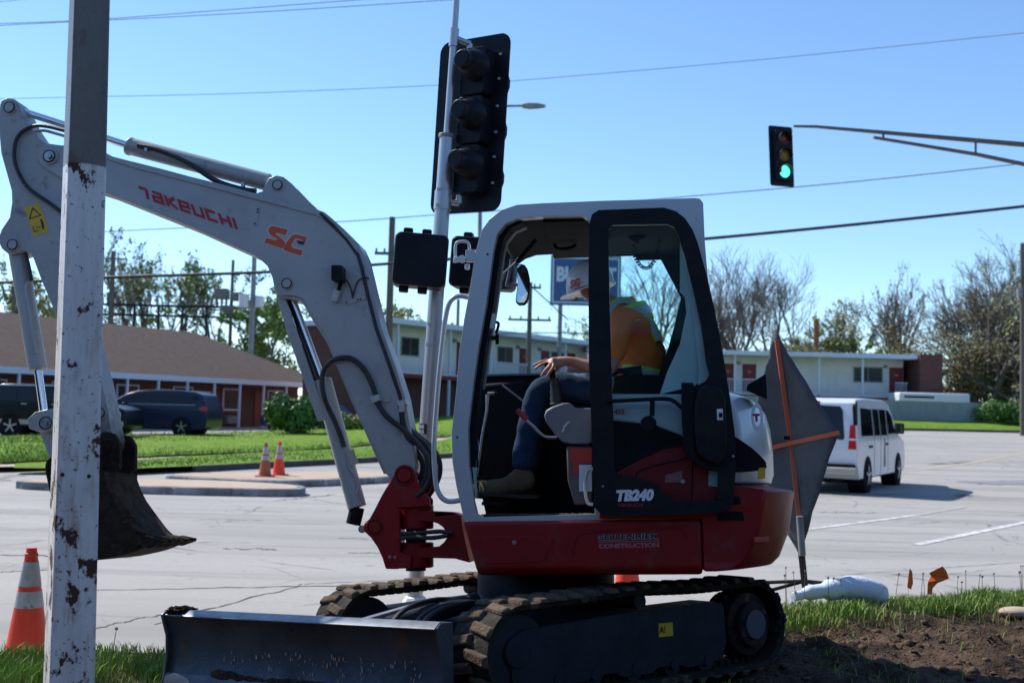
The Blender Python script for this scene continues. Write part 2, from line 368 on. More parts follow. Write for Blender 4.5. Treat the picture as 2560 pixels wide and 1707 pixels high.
def road_mat():
    m = bpy.data.materials.new('concrete_road'); m.use_nodes = True; n = m.node_tree; N = n.nodes; L = n.links.new; b = N['Principled BSDF']
    tc = N.new('ShaderNodeTexCoord'); o = tc.outputs['Object']; b.inputs['Roughness'].default_value = .85; b.inputs['Specular IOR Level'].default_value = .2
    def ns(sc, dt=6, st=None, rg=.6):
        src = o
        if st: mp = N.new('ShaderNodeMapping'); mp.inputs['Scale'].default_value = st; mp.inputs['Rotation'].default_value = (0, 0, R(20)); L(o, mp.inputs[0]); src = mp.outputs[0]
        t = N.new('ShaderNodeTexNoise'); t.inputs['Scale'].default_value = sc; t.inputs['Detail'].default_value = dt; t.inputs['Roughness'].default_value = rg; L(src, t.inputs[0]); return t
    def rng(x, a, c, d=0, e=1):
        r = N.new('ShaderNodeMapRange'); r.inputs[1].default_value = a; r.inputs[2].default_value = c; r.inputs[3].default_value = d; r.inputs[4].default_value = e; L(x, r.inputs[0]); return r.outputs[0]
    def mix(f, a, c):
        x = N.new('ShaderNodeMix'); x.data_type = 'RGBA'; L(f, x.inputs[0])
        for i, q in ((6, a), (7, c)):
            if isinstance(q, tuple): x.inputs[i].default_value = (*q, 1)
            else: L(q, x.inputs[i])
        return x.outputs[2]
    col = mix(rng(ns(.35, 4, (.4, 1.4, 1)).outputs[0], .35, .7), (.375, .362, .340), (.315, .302, .282))
    col = mix(rng(ns(22, 6).outputs[0], .42, .62, 0, .45), col, (.30, .29, .28))
    col = mix(rng(ns(160, 2).outputs[0], .62, .7, 0, .6), col, (.16, .155, .15))
    col = mix(rng(ns(1.1, 8, (.25, 2, 1)).outputs[0], .54, .70, 0, .6), col, (.21, .20, .19))
    col = mix(rng(ns(.22, 3, (.25, 2.2, 1)).outputs[0], .48, .66, 0, .45), col, (.19, .185, .18))
    col = mix(rng(ns(3.2, 4).outputs[0], .66, .72, 0, .5), col, (.12, .115, .11))
    # cracks
    nz = ns(1.6, 5); mv = N.new('ShaderNodeMix'); mv.data_type = 'VECTOR'; mv.inputs[0].default_value = .16
    L(o, mv.inputs[4]); L(nz.outputs['Color'], mv.inputs[5])
    for sc, wd, st in ((.34, .008, 1.0), (.9, .012, .6)):
        vo = N.new('ShaderNodeTexVoronoi'); vo.feature = 'DISTANCE_TO_EDGE'; vo.inputs['Scale'].default_value = sc; L(mv.outputs[1], vo.inputs[0])
        cr = rng(vo.outputs[0], 0, wd, 1, 0)
        ms = N.new('ShaderNodeMath'); ms.operation = 'MULTIPLY'; L(cr, ms.inputs[0]); L(rng(ns(.5, 3).outputs[0], .47, .56, 0, st), ms.inputs[1])
        col = mix(ms.outputs[0], col, (.13, .125, .115))
    L(col, b.inputs['Base Color'])
    bp = N.new('ShaderNodeBump'); bp.inputs['Strength'].default_value = .5; bp.inputs['Distance'].default_value = .008; L(ns(60, 6).outputs[0], bp.inputs['Height']); L(bp.outputs[0], b.inputs['Normal'])
    return m
M['road'] = road_mat()
M['reflgrey'] = mat('painted_reflection', (.75, .80, .79), (.66, .71, .70), 4, .6)  # pale colour standing in for bright reflections on the door glass
M['rustpole'] = mat('orange_brown_wood', (.30, .14, .05), (.20, .10, .05), 3, .9)
M['skyblock'] = mat('sky_blocking_foliage', (.02, .035, .012), (.05, .07, .035), .6, .9)  # for the added out-of-view leaf mass that blocks sky light
M['paint'] = mat('worn_road_paint', (.62, .62, .62), (.36, .35, .335), 7, .85, lo=.40, hi=.62)
M['paintworn'] = mat('faded_road_paint', (.43, .42, .41), (.34, .33, .315), 5, .85)
M['paintyel'] = mat('yellow_road_paint', (.40, .36, .27), (.33, .315, .28), 5, .85)
M['patch'] = mat('asphalt_patch', (.20, .20, .22), (.26, .26, .27), 3, .85)
M['tar'] = mat('tar_joint', (.10, .097, .09), (.20, .19, .18), 4, .9)
M['lawn'] = mat('lawn_ground', (.13, .235, .025), (.175, .28, .035), 1.4, .95, bump=1, bscale=9, dist=.08, c3=(.09, .165, .02), s3=5, lo3=.5, hi3=.7)
M['verge'] = mat('verge_soil', (.055, .06, .022), (.09, .075, .045), 5, .95, bump=.8, bscale=20, dist=.03)
M['blades'] = mat('grass_blades', (.13, .235, .02), (.20, .32, .04), 2.2, .6, c3=(.20, .20, .06), s3=4, lo3=.6, hi3=.75)
M['dirt'] = mat('turned_dirt', (.055, .036, .025), (.125, .083, .056), 5, .95, bump=1, bscale=22, dist=.06, c3=(.035, .024, .017), s3=2.6, lo3=.48, hi3=.64)
M['clod'] = mat('dirt_clod', (.12, .08, .054), (.065, .043, .03), 8, .95, bump=.6, bscale=50)
M['groundfar'] = mat('far_ground', (.10, .13, .04), (.14, .13, .07), .05, .95)

# ------------------------------------------------------------ text and stroke lettering
def text_mesh(txt, size, offset=0, shear=0, xs=1.0):
    c = bpy.data.curves.new('t', 'FONT'); c.body = txt; c.size = size; c.offset = offset; c.shear = shear; c.resolution_u = 3; c.extrude = 0.0012
    c.align_x = 'LEFT'
    o = bpy.data.objects.new('t', c); COL.objects.link(o)
    dg = bpy.context.evaluated_depsgraph_get(); me = bpy.data.meshes.new_from_object(o.evaluated_get(dg))
    bpy.data.objects.remove(o); 
    for v in me.vertices: v.co.x *= xs
    return me
def put_text(name, txt, size, Mx, material, parent, offset=0, shear=0, xs=1.0, width=None):
    me = text_mesh(txt, size, offset, shear, xs)
    if width:
        x0 = min(v.co.x for v in me.vertices); x1 = max(v.co.x for v in me.vertices)
        for v in me.vertices: v.co.x = (v.co.x-x0)*width/(x1-x0)
    me.transform(Mx); me.materials.clear(); me.materials.append(material); me.name = name
    o = bpy.data.objects.new(name, me); COL.objects.link(o); o.parent = parent
    return o
STROKES = {
 'T': ([[(0.02, .92), (.82, .92)], [(.74, .92), (.60, 0)]], .95),
 'a': ([[(.12, .92), (.86, .92), (.86, .08), (.08, .08), (.08, .50), (.86, .50)]], 1.0),
 'K': ([[(.08, 1), (.08, 0)], [(.92, 1), (.22, .52), (.92, 0)]], 1.0),
 'e': ([[(.9, .08), (.08, .08), (.08, .92), (.86, .92), (.86, .50), (.08, .50)]], 1.0),
 'U': ([[(.08, 1), (.08, .08), (.86, .08), (.86, 1)]], 1.0),
 'C': ([[(.9, .92), (.08, .92), (.08, .08), (.9, .08)]], 1.0),
 'H': ([[(.08, 1), (.08, 0)], [(.86, 1), (.86, 0)], [(.08, .5), (.86, .5)]], 1.0),
 'I': ([[(.10, 1), (.10, 0)]], .3)}
def strokes(mb, txt, h, wd, gap, th, mapf):
    """mapf(u, v, lift) -> point; letters drawn as mitred ribbons"""
    x = 0; k = 0
    for ch in txt:
        ls, adv = STROKES[ch]
        for l in ls:
            pts = [V((x+p[0]*wd, p[1]*h)) for p in l]; k += 1; lift = .0015+.0004*(k % 6); L_ = []; R_ = []
            for i, p in enumerate(pts):
                d0 = (pts[i]-pts[i-1]).normalized() if i > 0 else None
                d1 = (pts[i+1]-pts[i]).normalized() if i < len(pts)-1 else None
                if d0 is None: nn = V((-d1.y, d1.x)); sc = 1
                elif d1 is None: nn = V((-d0.y, d0.x)); sc = 1
                else:
                    nn = (V((-d0.y, d0.x))+V((-d1.y, d1.x))).normalized(); sc = 1/max(.35, nn.dot(V((-d0.y, d0.x))))
                L_.append(p+nn*th/2*sc); R_.append(p-nn*th/2*sc)
            for i in range(len(pts)-1):
                q = [R_[i], R_[i+1], L_[i+1], L_[i]]
                mb.add([mapf(a.x, a.y, lift) for a in q], [(0, 1, 2, 3)])
        x += adv*wd+gap
    return x
# ------------------------------------------------------------ the ground
def gz(X, Y):
    """street level: flat near, rising gently towards the back right"""
    return -.25 + 1.0*sstep((X+14)/14)*sstep((Y-36)/26)
def ye(X): return 6.72+.4386*(X+2.35)
def struct(o): o['kind'] = 'structure'; return o
def grid(name, xs, ys, zf, m, **k):
    b = MB(); nx, ny = len(xs), len(ys)
    vs = [(x, y, zf(x, y)) for y in ys for x in xs]
    fs = [(j*nx+i, j*nx+i+1, (j+1)*nx+i+1, (j+1)*nx+i) for j in range(ny-1) for i in range(nx-1)]
    b.add(vs, fs); return struct(b.build(name, m, angle=180, **k))
grid('ground', [-3000, -300, -100, 100, 300, 3000], [-400, -50, 140, 300, 3000], lambda x, y: -.6, M['groundfar'])
grid('road', [i*2.0 for i in range(-45, 50)], [3+i*1.5 for i in range(90)], gz, M['road'])

def strip_sheet(name, front, back, zf, m, n=60, mrow=8, wob=0, **k):
    """sheet between two polylines (world XY)"""
    def rs(pl):
        pl = [V(p) for p in pl]; L = [0]
        for a, b in zip(pl, pl[1:]): L.append(L[-1]+(b-a).length)
        out = []
        for i in range(n+1):
            t = L[-1]*i/n; j = 0
            while j < len(L)-2 and L[j+1] < t: j += 1
            out.append(pl[j].lerp(pl[j+1], (t-L[j])/max(1e-6, L[j+1]-L[j])))
        return out
    A, B = rs(front), rs(back); b = MB(); vs = []
    for j in range(mrow+1):
        for i in range(n+1):
            p = A[i].lerp(B[i], j/mrow)
            if wob and j == 0: p = p + V((0, 1))*wob*noise.noise(V((p.x*1.3, p.y*1.3, 3)))
            vs.append((p.x, p.y, zf(p.x, p.y, j/mrow)))
    fs = [(j*(n+1)+i, j*(n+1)+i+1, (j+1)*(n+1)+i+1, (j+1)*(n+1)+i) for j in range(mrow) for i in range(n)]
    b.add(vs, fs); return struct(b.build(name, m, angle=180, **k))
def skirt(b, line, wd, z0, z1, zoff):
    """kerb: a solid strip along a polyline, wd wide towards +normal"""
    line = [V(p) for p in line]; secs = []
    for i, p in enumerate(line):
        t = (line[min(i+1, len(line)-1)]-line[max(i-1, 0)]).normalized(); nn = V((-t.y, t.x)); q = p+nn*wd
        g = zoff(p.x, p.y)
        secs.append([(p.x, p.y, g+z0), (p.x+nn.x*.02, p.y+nn.y*.02, g+z1), (q.x, q.y, g+z1), (q.x, q.y, g+z0)])
    b.loft(secs)

CURB = [(-10.6, 24.1), (-8.5, 24.4), (-7.1, 27), (-4.4, 32.2), (-2.1, 36.8), (1.4, 42.8), (5, 48), (12, 54.5), (22, 62), (36, 67), (60, 72)]
b = MB(); skirt(b, [(-7.35, 26.5)]+CURB[2:], .16, -.05, .15, gz); struct(b.build('kerb', M['curbdark'], bevel=.02))
UP = [(-30, 19.5), (-11.6, 25.6), (-10.3, 28.9), (-6.6, 37.8), (-2.6, 46.5), (4.5, 52), (12, 56.6), (22, 64), (36, 69), (60, 74)]
LO_BACK = [(-10.9, 24.9), (-9.4, 27.6), (-7.6, 32.6), (-5.9, 37.2), (-2.3, 44.5), (4.0, 50.6), (12, 55.8), (22, 63.2), (36, 68.2), (60, 73.2)]
CURBI = [(x-.06, y+.14) for x, y in CURB]
lawn_z = lambda x, y, t: gz(x, y)+.15+.03*noise.noise(V((x*.7, y*.7, 0)))+.05*t
strip_sheet('lawn_verge', CURBI, LO_BACK, lawn_z, M['lawn'], n=120, mrow=4, wob=.2)
strip_sheet('far_path', [(-30, 18.5), (-11.4, 24.4)]+LO_BACK[1:], UP, lambda x, y, t: gz(x, y)+.125, M['tan'], n=100, mrow=3)
BACK = [(-60, 22), (-17.4, 38), (-10.7, 51.6), (-8, 57), (-2, 62), (6, 66), (14, 72), (26, 80), (44, 86), (90, 92)]
def up_z(x, y, t): return gz(x, y)+.17+.16*sstep(t*3)+.04*noise.noise(V((x*.5, y*.5, 0)))+.26*sstep((x-8)/8)*sstep(t*3.5)
strip_sheet('lawn', UP, BACK, up_z, M['lawn'], n=160, mrow=14, wob=.5)
strip_sheet('parking_lot', [(-70, 20), (-17.6, 37.8), (-10.9, 51.4), (-8, 57), (-2, 62)], [(-90, 60), (-40, 90), (-20, 100), (0, 100), (10, 100)], lambda x, y, t: .03+.0005*(y-40)*(y > 40), M['lot'], n=40, mrow=10)

# two kerbed islands of tan concrete
def island(poly, z):
    t = smooth_path([(p[0], p[1], 0) for p in poly], 4, closed=True)
    b = MB(); b.prism([(p.x, p.y) for p in t], 0, .135, mapf=lambda a, y, c: (a, c, z+y)); o = struct(b.build('traffic_island', [M['curbgrey']], bevel=.02, fix=True))
    cx = sum(p.x for p in t)/len(t); cy = sum(p.y for p in t)/len(t)
    b = MB(); ins = [(cx+(p.x-cx)*(1-.16/max(.5, (V((p.x, p.y))-V((cx, cy))).length)), cy+(p.y-cy)*(1-.16/max(.5, (V((p.x, p.y))-V((cx, cy))).length))) for p in t]
    b.prism(ins, .10, .140, mapf=lambda a, y, c: (a, c, z+y)); struct(b.build('island_paving', M['tan'], fix=True))
island([(-9.0, 20.6), (-7.4, 20.15), (-5.4, 20.05), (-4.0, 20.2), (-3.72, 20.7), (-4.2, 21.5), (-6.0, 22.1), (-8.2, 21.8)], -.25)
island([(-7.15, 23.4), (-6.4, 22.75), (-4.7, 22.35), (-3.6, 23.2), (-2.6, 24.6), (-2.3, 26.2), (-3.4, 26.4), (-5.2, 25.3), (-6.6, 24.3)], -.25)

# road paint, tar joints and patches laid as thin sheets
def road_line(name, a, b_, wd, m, lift=.006, n=14, jag=.0):
    a, b_ = V(a), V(b_); t = (b_-a).normalized(); nn = V((-t.y, t.x)); mb = MB(); vs = []
    for i in range(n+1):
        p = a.lerp(b_, i/n)
        for sgn in (-1, 1):
            q = p+nn*sgn*wd/2*(1+jag*noise.noise(V((i*.9, sgn*4.1, a.x))))+t*0
            q = q+nn*jag*wd*1.5*noise.noise(V((i*.6, 7.7, a.y)))
            vs.append((q.x, q.y, gz(q.x, q.y)+lift))
    mb.add(vs, [(2*i, 2*i+2, 2*i+3, 2*i+1) for i in range(n)])
    return struct(mb.build(name, m, angle=180))
def gp(px, py, z=-.25): p = G(px, py, z); return (p.x, p.y)
road_line('lane_line', gp(2290, 1362), gp(2640, 1290), .14, M['paint'])
road_line('lane_line', gp(2010, 1325), gp(2290, 1288), .12, M['paint'])
road_line('lane_line', gp(2290, 1288), gp(2410, 1268), .10, M['paintworn'])
road_line('lane_line', gp(2240, 1130), gp(2700, 1112), .35, M['paintworn'])
road_line('centre_line', gp(2250, 1178), gp(2700, 1143), .30, M['paintyel'])
for a, c, wd, jg in (((0, 1387), (330, 1394), .035, 1.5), ((0, 1430), (210, 1418), .03, 1.5), ((226, 1476), (940, 1462), .022, 1.6), ((380, 1560), (760, 1460), .02, 2),
                 ((760, 1460), (1180, 1442), .015, 2), ((230, 1570), (420, 1532), .02, 2), ((560, 1370), (690, 1374), .05, 2.5), ((845, 1345), (920, 1346), .03, 2),
                 ((870, 1381), (960, 1383), .03, 2), ((500, 1298), (660, 1301), .03, 2), ((2050, 1280), (2200, 1282), .06, 2), ((2330, 1165), (2420, 1162), .3, 2),
                 ((2390, 1240), (2440, 1238), .25, 2), ((700, 1250), (840, 1236), .05, 2), ((2060, 1440), (2560, 1405), .012, 2)):
    road_line('tar_joint', gp(*a), gp(*c), wd, M['tar'], lift=.004, n=24, jag=jg)
road_line('road_patch', gp(2440, 1208), gp(2700, 1204), 1.5, M['patch'], lift=.005, n=10, jag=.25)
road_line('road_patch', gp(720, 1210), gp(1000, 1200), .9, M['patch'], lift=.004, n=10, jag=.4)

# near verge: turned dirt with a fringe of grass along the kerb
def dirt_w(x, y):
    e = ye(x)-y + .28*noise.noise(V((x*1.4, y*1.4, 5)))+.10*noise.noise(V((x*5, y*5, 2)))
    return sstep((e-.72)/.30)
def vz(x, y):
    e = ye(x)-y; dw = dirt_w(x, y)
    tl = (.034*(x-.25)-.09*(y-6.59)-.105); far_ = sstep((x-.9)/.8) if x > 0 else sstep((-x-1.5)/1.0); flat = -.01 if x > 0 else -.05
    z = lerp(max(-.26, min(.12, tl)), flat, far_); z = min(z, lerp(lerp(-.20, -.06, far_), z, sstep(e/.6)))
    r = V((.915*x+.40*y, -.40*x+.915*y, 0))
    z += dw*(.030*noise.noise(V((r.x*1.1, r.y*4.5, 1)))+.062*noise.fractal(V((x*3.0, y*3.0, 0)), .9, 2.1, 5)+.034*abs(noise.noise(V((x*9, y*9, 0))))+.014*abs(noise.noise(V((x*21, y*21, 0))))-.03*dw)
    z += (1-dw)*.02*noise.noise(V((x*3, y*3, 9)))
    if abs((x-.25)*.8-(y-6.59)*-.6) < 1.5 and abs(.6*(x-.25)-.8*(y-6.59)) < 1.1: z -= .012
    return z
xs = [-6+i*.027 for i in range(int(12.5/.027))]
b = MB(); ny = 150; nx = len(xs); vs = []
for j in range(ny+1):
    for x in xs:
        y0 = 3.2; y1 = ye(x); t = j/ny; t = 1-(1-t)**1.25; y = lerp(y0, y1, t); vs.append((x, y, vz(x, y)))
b.v = vs
for j in range(ny):
    for i in range(nx-1):
        b.f.append((j*nx+i, j*nx+i+1, (j+1)*nx+i+1, (j+1)*nx+i)); p = vs[j*nx+i]; b.mi.append(0 if dirt_w(p[0], p[1]) > .5 else 1)
struct(b.build('verge', [M['dirt'], M['verge']], angle=180))
b = MB(); skirt(b, [(-12, ye(-12)+.02), (-3, ye(-3)+.02), (6.6, ye(6.6)+.02), (30, ye(30))], -.15, -.06, .12, lambda x, y: -.25); 
struct(b.build('near_kerb', M['curbgrey'], bevel=.015))
grid('near_ground', [-200, -6, 6.4, 200], [-60, 3.2], lambda x, y: -.02, M['dirt'])
for xx in ((-60, -6), (6.4, 60)):
    b = MB(); b.add([(xx[0], 3.2, -.03), (xx[1], 3.2, -.03), (xx[1], ye(xx[1]) if xx[1] > 0 else ye(-6), -.05), (xx[0], max(3.3, ye(xx[0])), -.05)], [(0, 1, 2, 3)]); struct(b.build('side_verge', M['verge']))

def blades(name, spots, label, hmin, hmax, wd, m, seed=1):
    rnd = np.random.RandomState(seed); n = len(spots); sp = np.array(spots, dtype=np.float32)
    h = rnd.uniform(hmin, hmax, n)*sp[:, 3]; a = rnd.uniform(0, 2*pi, n); ln = rnd.uniform(.15, .9, n)*h; w_ = wd*rnd.uniform(.6, 1.3, n)
    fa = rnd.uniform(0, 2*pi, n); dx, dy = np.cos(fa), np.sin(fa); wx, wy = -np.sin(a)*w_, np.cos(a)*w_
    vs = np.zeros((n, 5, 3), np.float32)
    vs[:, 0] = np.stack([sp[:, 0]-wx, sp[:, 1]-wy, sp[:, 2]-.01], 1); vs[:, 1] = np.stack([sp[:, 0]+wx, sp[:, 1]+wy, sp[:, 2]-.01], 1)
    mx, my = sp[:, 0]+dx*ln*.35, sp[:, 1]+dy*ln*.35
    vs[:, 2] = np.stack([mx+wx*.8, my+wy*.8, sp[:, 2]+h*.6], 1); vs[:, 3] = np.stack([mx-wx*.8, my-wy*.8, sp[:, 2]+h*.6], 1)
    vs[:, 4] = np.stack([sp[:, 0]+dx*ln, sp[:, 1]+dy*ln, sp[:, 2]+h], 1)
    base = (np.arange(n)*5)[:, None]
    q = (base+np.array([0, 1, 2, 3])).ravel(); t = (base+np.array([3, 2, 4])).ravel()
    me = bpy.data.meshes.new(name); me.vertices.add(n*5); me.vertices.foreach_set('co', vs.ravel())
    me.loops.add(n*7); me.loops.foreach_set('vertex_index', np.concatenate([q, t]).astype(np.int32)); me.polygons.add(n*2)
    me.polygons.foreach_set('loop_start', np.concatenate([np.arange(n)*4, n*4+np.arange(n)*3]).astype(np.int32))
    me.update(calc_edges=True); me.validate(); me.materials.append(m)
    o = bpy.data.objects.new(name, me); COL.objects.link(o); return tag(o, label, 'grass', kind='stuff')
rd = random.Random(4); sp = []
while len(sp) < 46000:
    x = rd.uniform(-4.2, 6.2); e = rd.uniform(-.03, 1.25); y = ye(x)-e
    d = dirt_w(x, y); cl = noise.noise(V((x*2.6, y*2.6, 11)))
    if rd.random() < (1-d)*(.62+.6*cl)+.02 : sp.append((x, y, vz(x, y), .75+.55*max(-.6, cl)))
blades('grass', sp, 'bright green grass fringe along the near edge of the road', .035, .115, .0035, M['blades'], 2)
sp = []
while len(sp) < 5000:
    x = rd.uniform(-4.2, 6.2); e = rd.uniform(-.02, 1.2); y = ye(x)-e
    if rd.random() < .25+.6*noise.noise(V((x*3.1, y*3.1, 31))): sp.append((x, y, vz(x, y), .8))
blades('dead_grass', sp, 'dry straw-coloured blades mixed into the grass fringe', .03, .12, .003, M['straw'], 8)
sp = []
while len(sp) < 2600:
    x = rd.uniform(-4.2, 6.0); y = rd.uniform(4.2, ye(x)-.8)
    if noise.noise(V((x*1.7, y*1.7, 21)))+rd.random()*.5 > .45: sp.append((x, y, vz(x, y), .6))
blades('dirt_grass', sp, 'sparse grass sprigs poking out of the turned dirt', .04, .12, .003, M['blades'], 3)
# far lawn blades, coarse
sp = []
while len(sp) < 26000:
    t = rd.random(); i = rd.randrange(1, 9); a = V(UP[i]).lerp(V(UP[i+1]), rd.random()) if i < 9 else V(UP[8]); f = rd.random()**2
    p = a+V((-.5, 1))*f*12; 
    sp.append((p.x, p.y, up_z(p.x, p.y, f*.6)-.02, 1.0))
for _ in range(9000):
    i = rd.randrange(1, 7); a = V(CURBI[min(i, len(CURBI)-2)]).lerp(V(CURBI[min(i+1, len(CURBI)-1)]), (f := rd.random())); c = V(LO_BACK[min(i, 8)]).lerp(V(LO_BACK[min(i+1, 9)]), f)
    p = a.lerp(c, rd.random()**.7); sp.append((p.x, p.y, lawn_z(p.x, p.y, .3)-.03, .9))
blades('lawn_grass', sp, 'mown green grass on the far lawn across the road', .06, .13, .012, M['blades'], 5)

# clods and pebbles in the dirt: one mass
b = MB(); 
ico = bmesh.new(); bmesh.ops.create_icosphere(ico, subdivisions=1, radius=1); iv = [v.co.copy() for v in ico.verts]; ifc = [tuple(v.index for v in f.verts) for f in ico.faces]; ico.free()
for k in range(9000):
    x = rd.uniform(-3.4, 5.8); y = rd.uniform(4.3, ye(x)-.7)
    if dirt_w(x, y) < .5: continue
    s_ = rd.uniform(.004, .012) if rd.random() < .82 else rd.uniform(.012, .032); z = vz(x, y)
    b.add([(x+v.x*s_*(1+.5*noise.noise(v*2+V((k, 0, 0)))), y+v.y*s_*(1+.5*noise.noise(v*2+V((0, k, 0)))), z+v.z*s_*.7*(1+.4*noise.noise(v*2+V((0, 0, k))))) for v in iv], ifc)
tag(b.build('dirt_clods', M['clod'], angle=60), 'loose brown clods scattered over the turned dirt', 'soil clods', kind='stuff')

# dandelions gone to seed
def dandelion(h, r, m):
    t = thing('dandelion', 'dandelion gone to seed standing above the grass fringe by the road', 'dandelion', group='seeding dandelions in the verge')
    b = MB(); b.tube([(0, 0, 0), (.004, .002, h*.5), (.012, -.004, h)], .0022, 5); b.build('stem', M['stalk'], t)
    b = MB(); b.v = [(.012+v.x*r, -.004+v.y*r, h+v.z*r) for v in iv]; b.f = ifc; b.mi = [0]*len(ifc); b.build('seed_head', m, t); return t
protos = [dandelion(.24, .011, M['dand']), dandelion(.19, .013, M['dand']), dandelion(.29, .008, M['dand'])]
for i in range(56):
    x = rd.uniform(1.9, 5.3) if i > 18 else rd.uniform(-3.4, 1.9); y = ye(x)-rd.uniform(.02, .42)
    src = protos[i % 3]; c = src if i < 3 else copy_tree(src)
    c.location = (x, y, vz(x, y)); c.rotation_euler = (rd.uniform(-.12, .12), rd.uniform(-.15, .15), rd.uniform(0, 6)); c.scale = (1, 1, rd.uniform(.75, 1.15))
for i, (px, py) in enumerate(((282, 1580), (234, 1594))):
    p = G(px, py, -.08); p.y = min(p.y, ye(p.x)-.08); t = thing('yellow_dandelion', ['yellow dandelion flower in the grass right of the rusty white post', 'yellow dandelion flower nearest the rusty white post'][i], 'flower', (p.x, p.y, vz(p.x, p.y)+.04))
    b = MB(); b.tube([(0, 0, -.05), (0, 0, .07)], .002, 5); b.build('stem', M['stalk'], t)
    b = MB(); b.add([(v.x*.019, v.y*.019, .075+v.z*.007) for v in iv], ifc); b.build('petals', M['dandy'], t)
# ------------------------------------------------------------ the excavator
EX = bpy.data.objects.new('mini_excavator', None); COL.objects.link(EX)
EXM = Matrix.Translation(V((.25, 6.59, -.105))) @ V((0, 0, 1)).rotation_difference(V((-.034, .09, 1))).to_matrix().to_4x4() @ Matrix.Rotation(R(174), 4, 'Z')   # stands on the slope towards the street
EX.matrix_basis = EXM; EXI = EXM.inverted()
tag(EX, 'red and silver mini excavator with an open cab, rubber tracks and a curled muddy bucket', 'excavator')
def U(px, py, y):
    o = EXI @ CAM; d = EXI.to_3x3() @ ray(px, py); t = (y-o.y)/d.y; p = o+d*t
    return (p.x, p.z)
def UL(pts, y): return [U(a, c, y) for a, c in pts]
def U3(px, py, y): a = U(px, py, y); return (a[0], y, a[1])
def crop(pts, ox, oy, k): return [(ox+a*k, oy+c*k) for a, c in pts]
TXT = Matrix(((-1, 0, 0, 0), (0, 0, 1, 0), (0, 1, 0, 0), (0, 0, 0, 1)))   # text faces the near side
def txm(px, py, y, ang=0):
    a = U(px, py, y); return Matrix.Translation((a[0], y, a[1])) @ TXT @ Matrix.Rotation(R(ang), 4, 'Z')
def part(name, m, par=EX, mb=None, **k): return mb.build(name, m, par, **k)
CH = Matrix.Rotation(R(43), 4, 'Z')

# --- undercarriage
SX, SZ, SR = -.83, .285, .215
IX, IZ, IR = .83, .262, .20
def track_path():
    pts = []
    for i in range(13): a = R(-90-180*i/12+0); pts.append((SX+SR*cos(a), SZ+SR*sin(a)))     # rear, bottom -> back -> top
    pts += [(-.45, .492), (0, .500), (.42, .478)]
    for i in range(13): a = R(90-180*i/12); pts.append((IX+IR*cos(a), IZ+IR*sin(a)))
    pts += [(.4, .058), (0, .055), (-.4, .062)]
    return [(p.x, p.y) for p in smooth_path([(x, z, 0) for x, z in pts], 4, closed=True)]
def resample(pts, n):
    P_ = pts+[pts[0]]; L = [0]
    for a, c in zip(P_, P_[1:]): L.append(L[-1]+math.hypot(c[0]-a[0], c[1]-a[1]))
    out = []; j = 0
    for i in range(n):
        t = L[-1]*i/n
        while L[j+1] < t: j += 1
        f = (t-L[j])/max(1e-9, L[j+1]-L[j]); out.append((lerp(P_[j][0], P_[j+1][0], f), lerp(P_[j][1], P_[j+1][1], f)))
    return out
loop = resample(track_path(), 160)
def track(y0, y1):
    """rubber belt with staggered block lugs"""
    t = MB(CH); n = len(loop); secs = []
    nrm = []
    for i in range(n):
        a, c = loop[i-1], loop[(i+1) % n]; d = V((c[0]-a[0], c[1]-a[1])).normalized(); nrm.append((d, V((-d.y, d.x))))
    th = .026
    ring = []
    for i in range(n):
        p = V(loop[i]); q = p+nrm[i][1]*th; ring.append([(p.x, y0+.01, p.y), (q.x, y0, q.y), (q.x, y1, q.y), (p.x, y1-.01, p.y)])
    vs = [p for r_ in ring for p in r_]; fs = []
    for i in range(n):
        k = (i+1) % n
        for j in range(4): fs.append((i*4+j, i*4+(j+1) % 4, k*4+(j+1) % 4, k*4+j))
    t.add(vs, fs); belt = t.build('track_belt', M['rubber'], EX, fix=True)
    lug = MB(CH); rnd = random.Random(int(y0*100)+50); w_ = y1-y0; nl = 40
    for i in range(nl*2):
        side = i % 2; f = i/(nl*2)*n; k = int(f) % n; p = V(loop[k])+nrm[k][1]*th; d, nn = nrm[k]
        ya, yb = (y0-.008, y0+w_*.56) if side else (y0+w_*.44, y1+.008)
        hl = .032; h = .024+rnd.uniform(-.004, .004); sl = .014*(1 if side else -1)
        cs = []
        for (lx, yy, hh) in ((-hl, ya, 0), (hl, ya, 0), (hl, yb, 0), (-hl, yb, 0), (-hl*.68, ya+.012, h), (hl*.68, ya+.012, h), (hl*.68, yb-.012, h), (-hl*.68, yb-.012, h)):
            lx += sl*(1 if yy < (ya+yb)/2 else -1); q = p+d*lx+nn*(hh-.002); cs.append((q.x, yy, q.y))
        lug.add(cs, [(3, 2, 1, 0), (4, 5, 6, 7), (0, 1, 5, 4), (1, 2, 6, 5), (2, 3, 7, 6), (3, 0, 4, 7)])
    lug.build('tread_lugs', M['lug'], belt, bevel=.006, fix=True)
    # drive links inside
    inn = MB(CH)
    for i in range(0, n, 2):
        p = V(loop[i])-nrm[i][1]*.012; c = (p.x, (y0+y1)/2, p.y); a = math.atan2(nrm[i][0].y, nrm[i][0].x)
        inn.box(c, (.035, .07, .024), Matrix.Rotation(-a, 3, 'Y'))
    inn.build('drive_links', M['rubber'], belt)
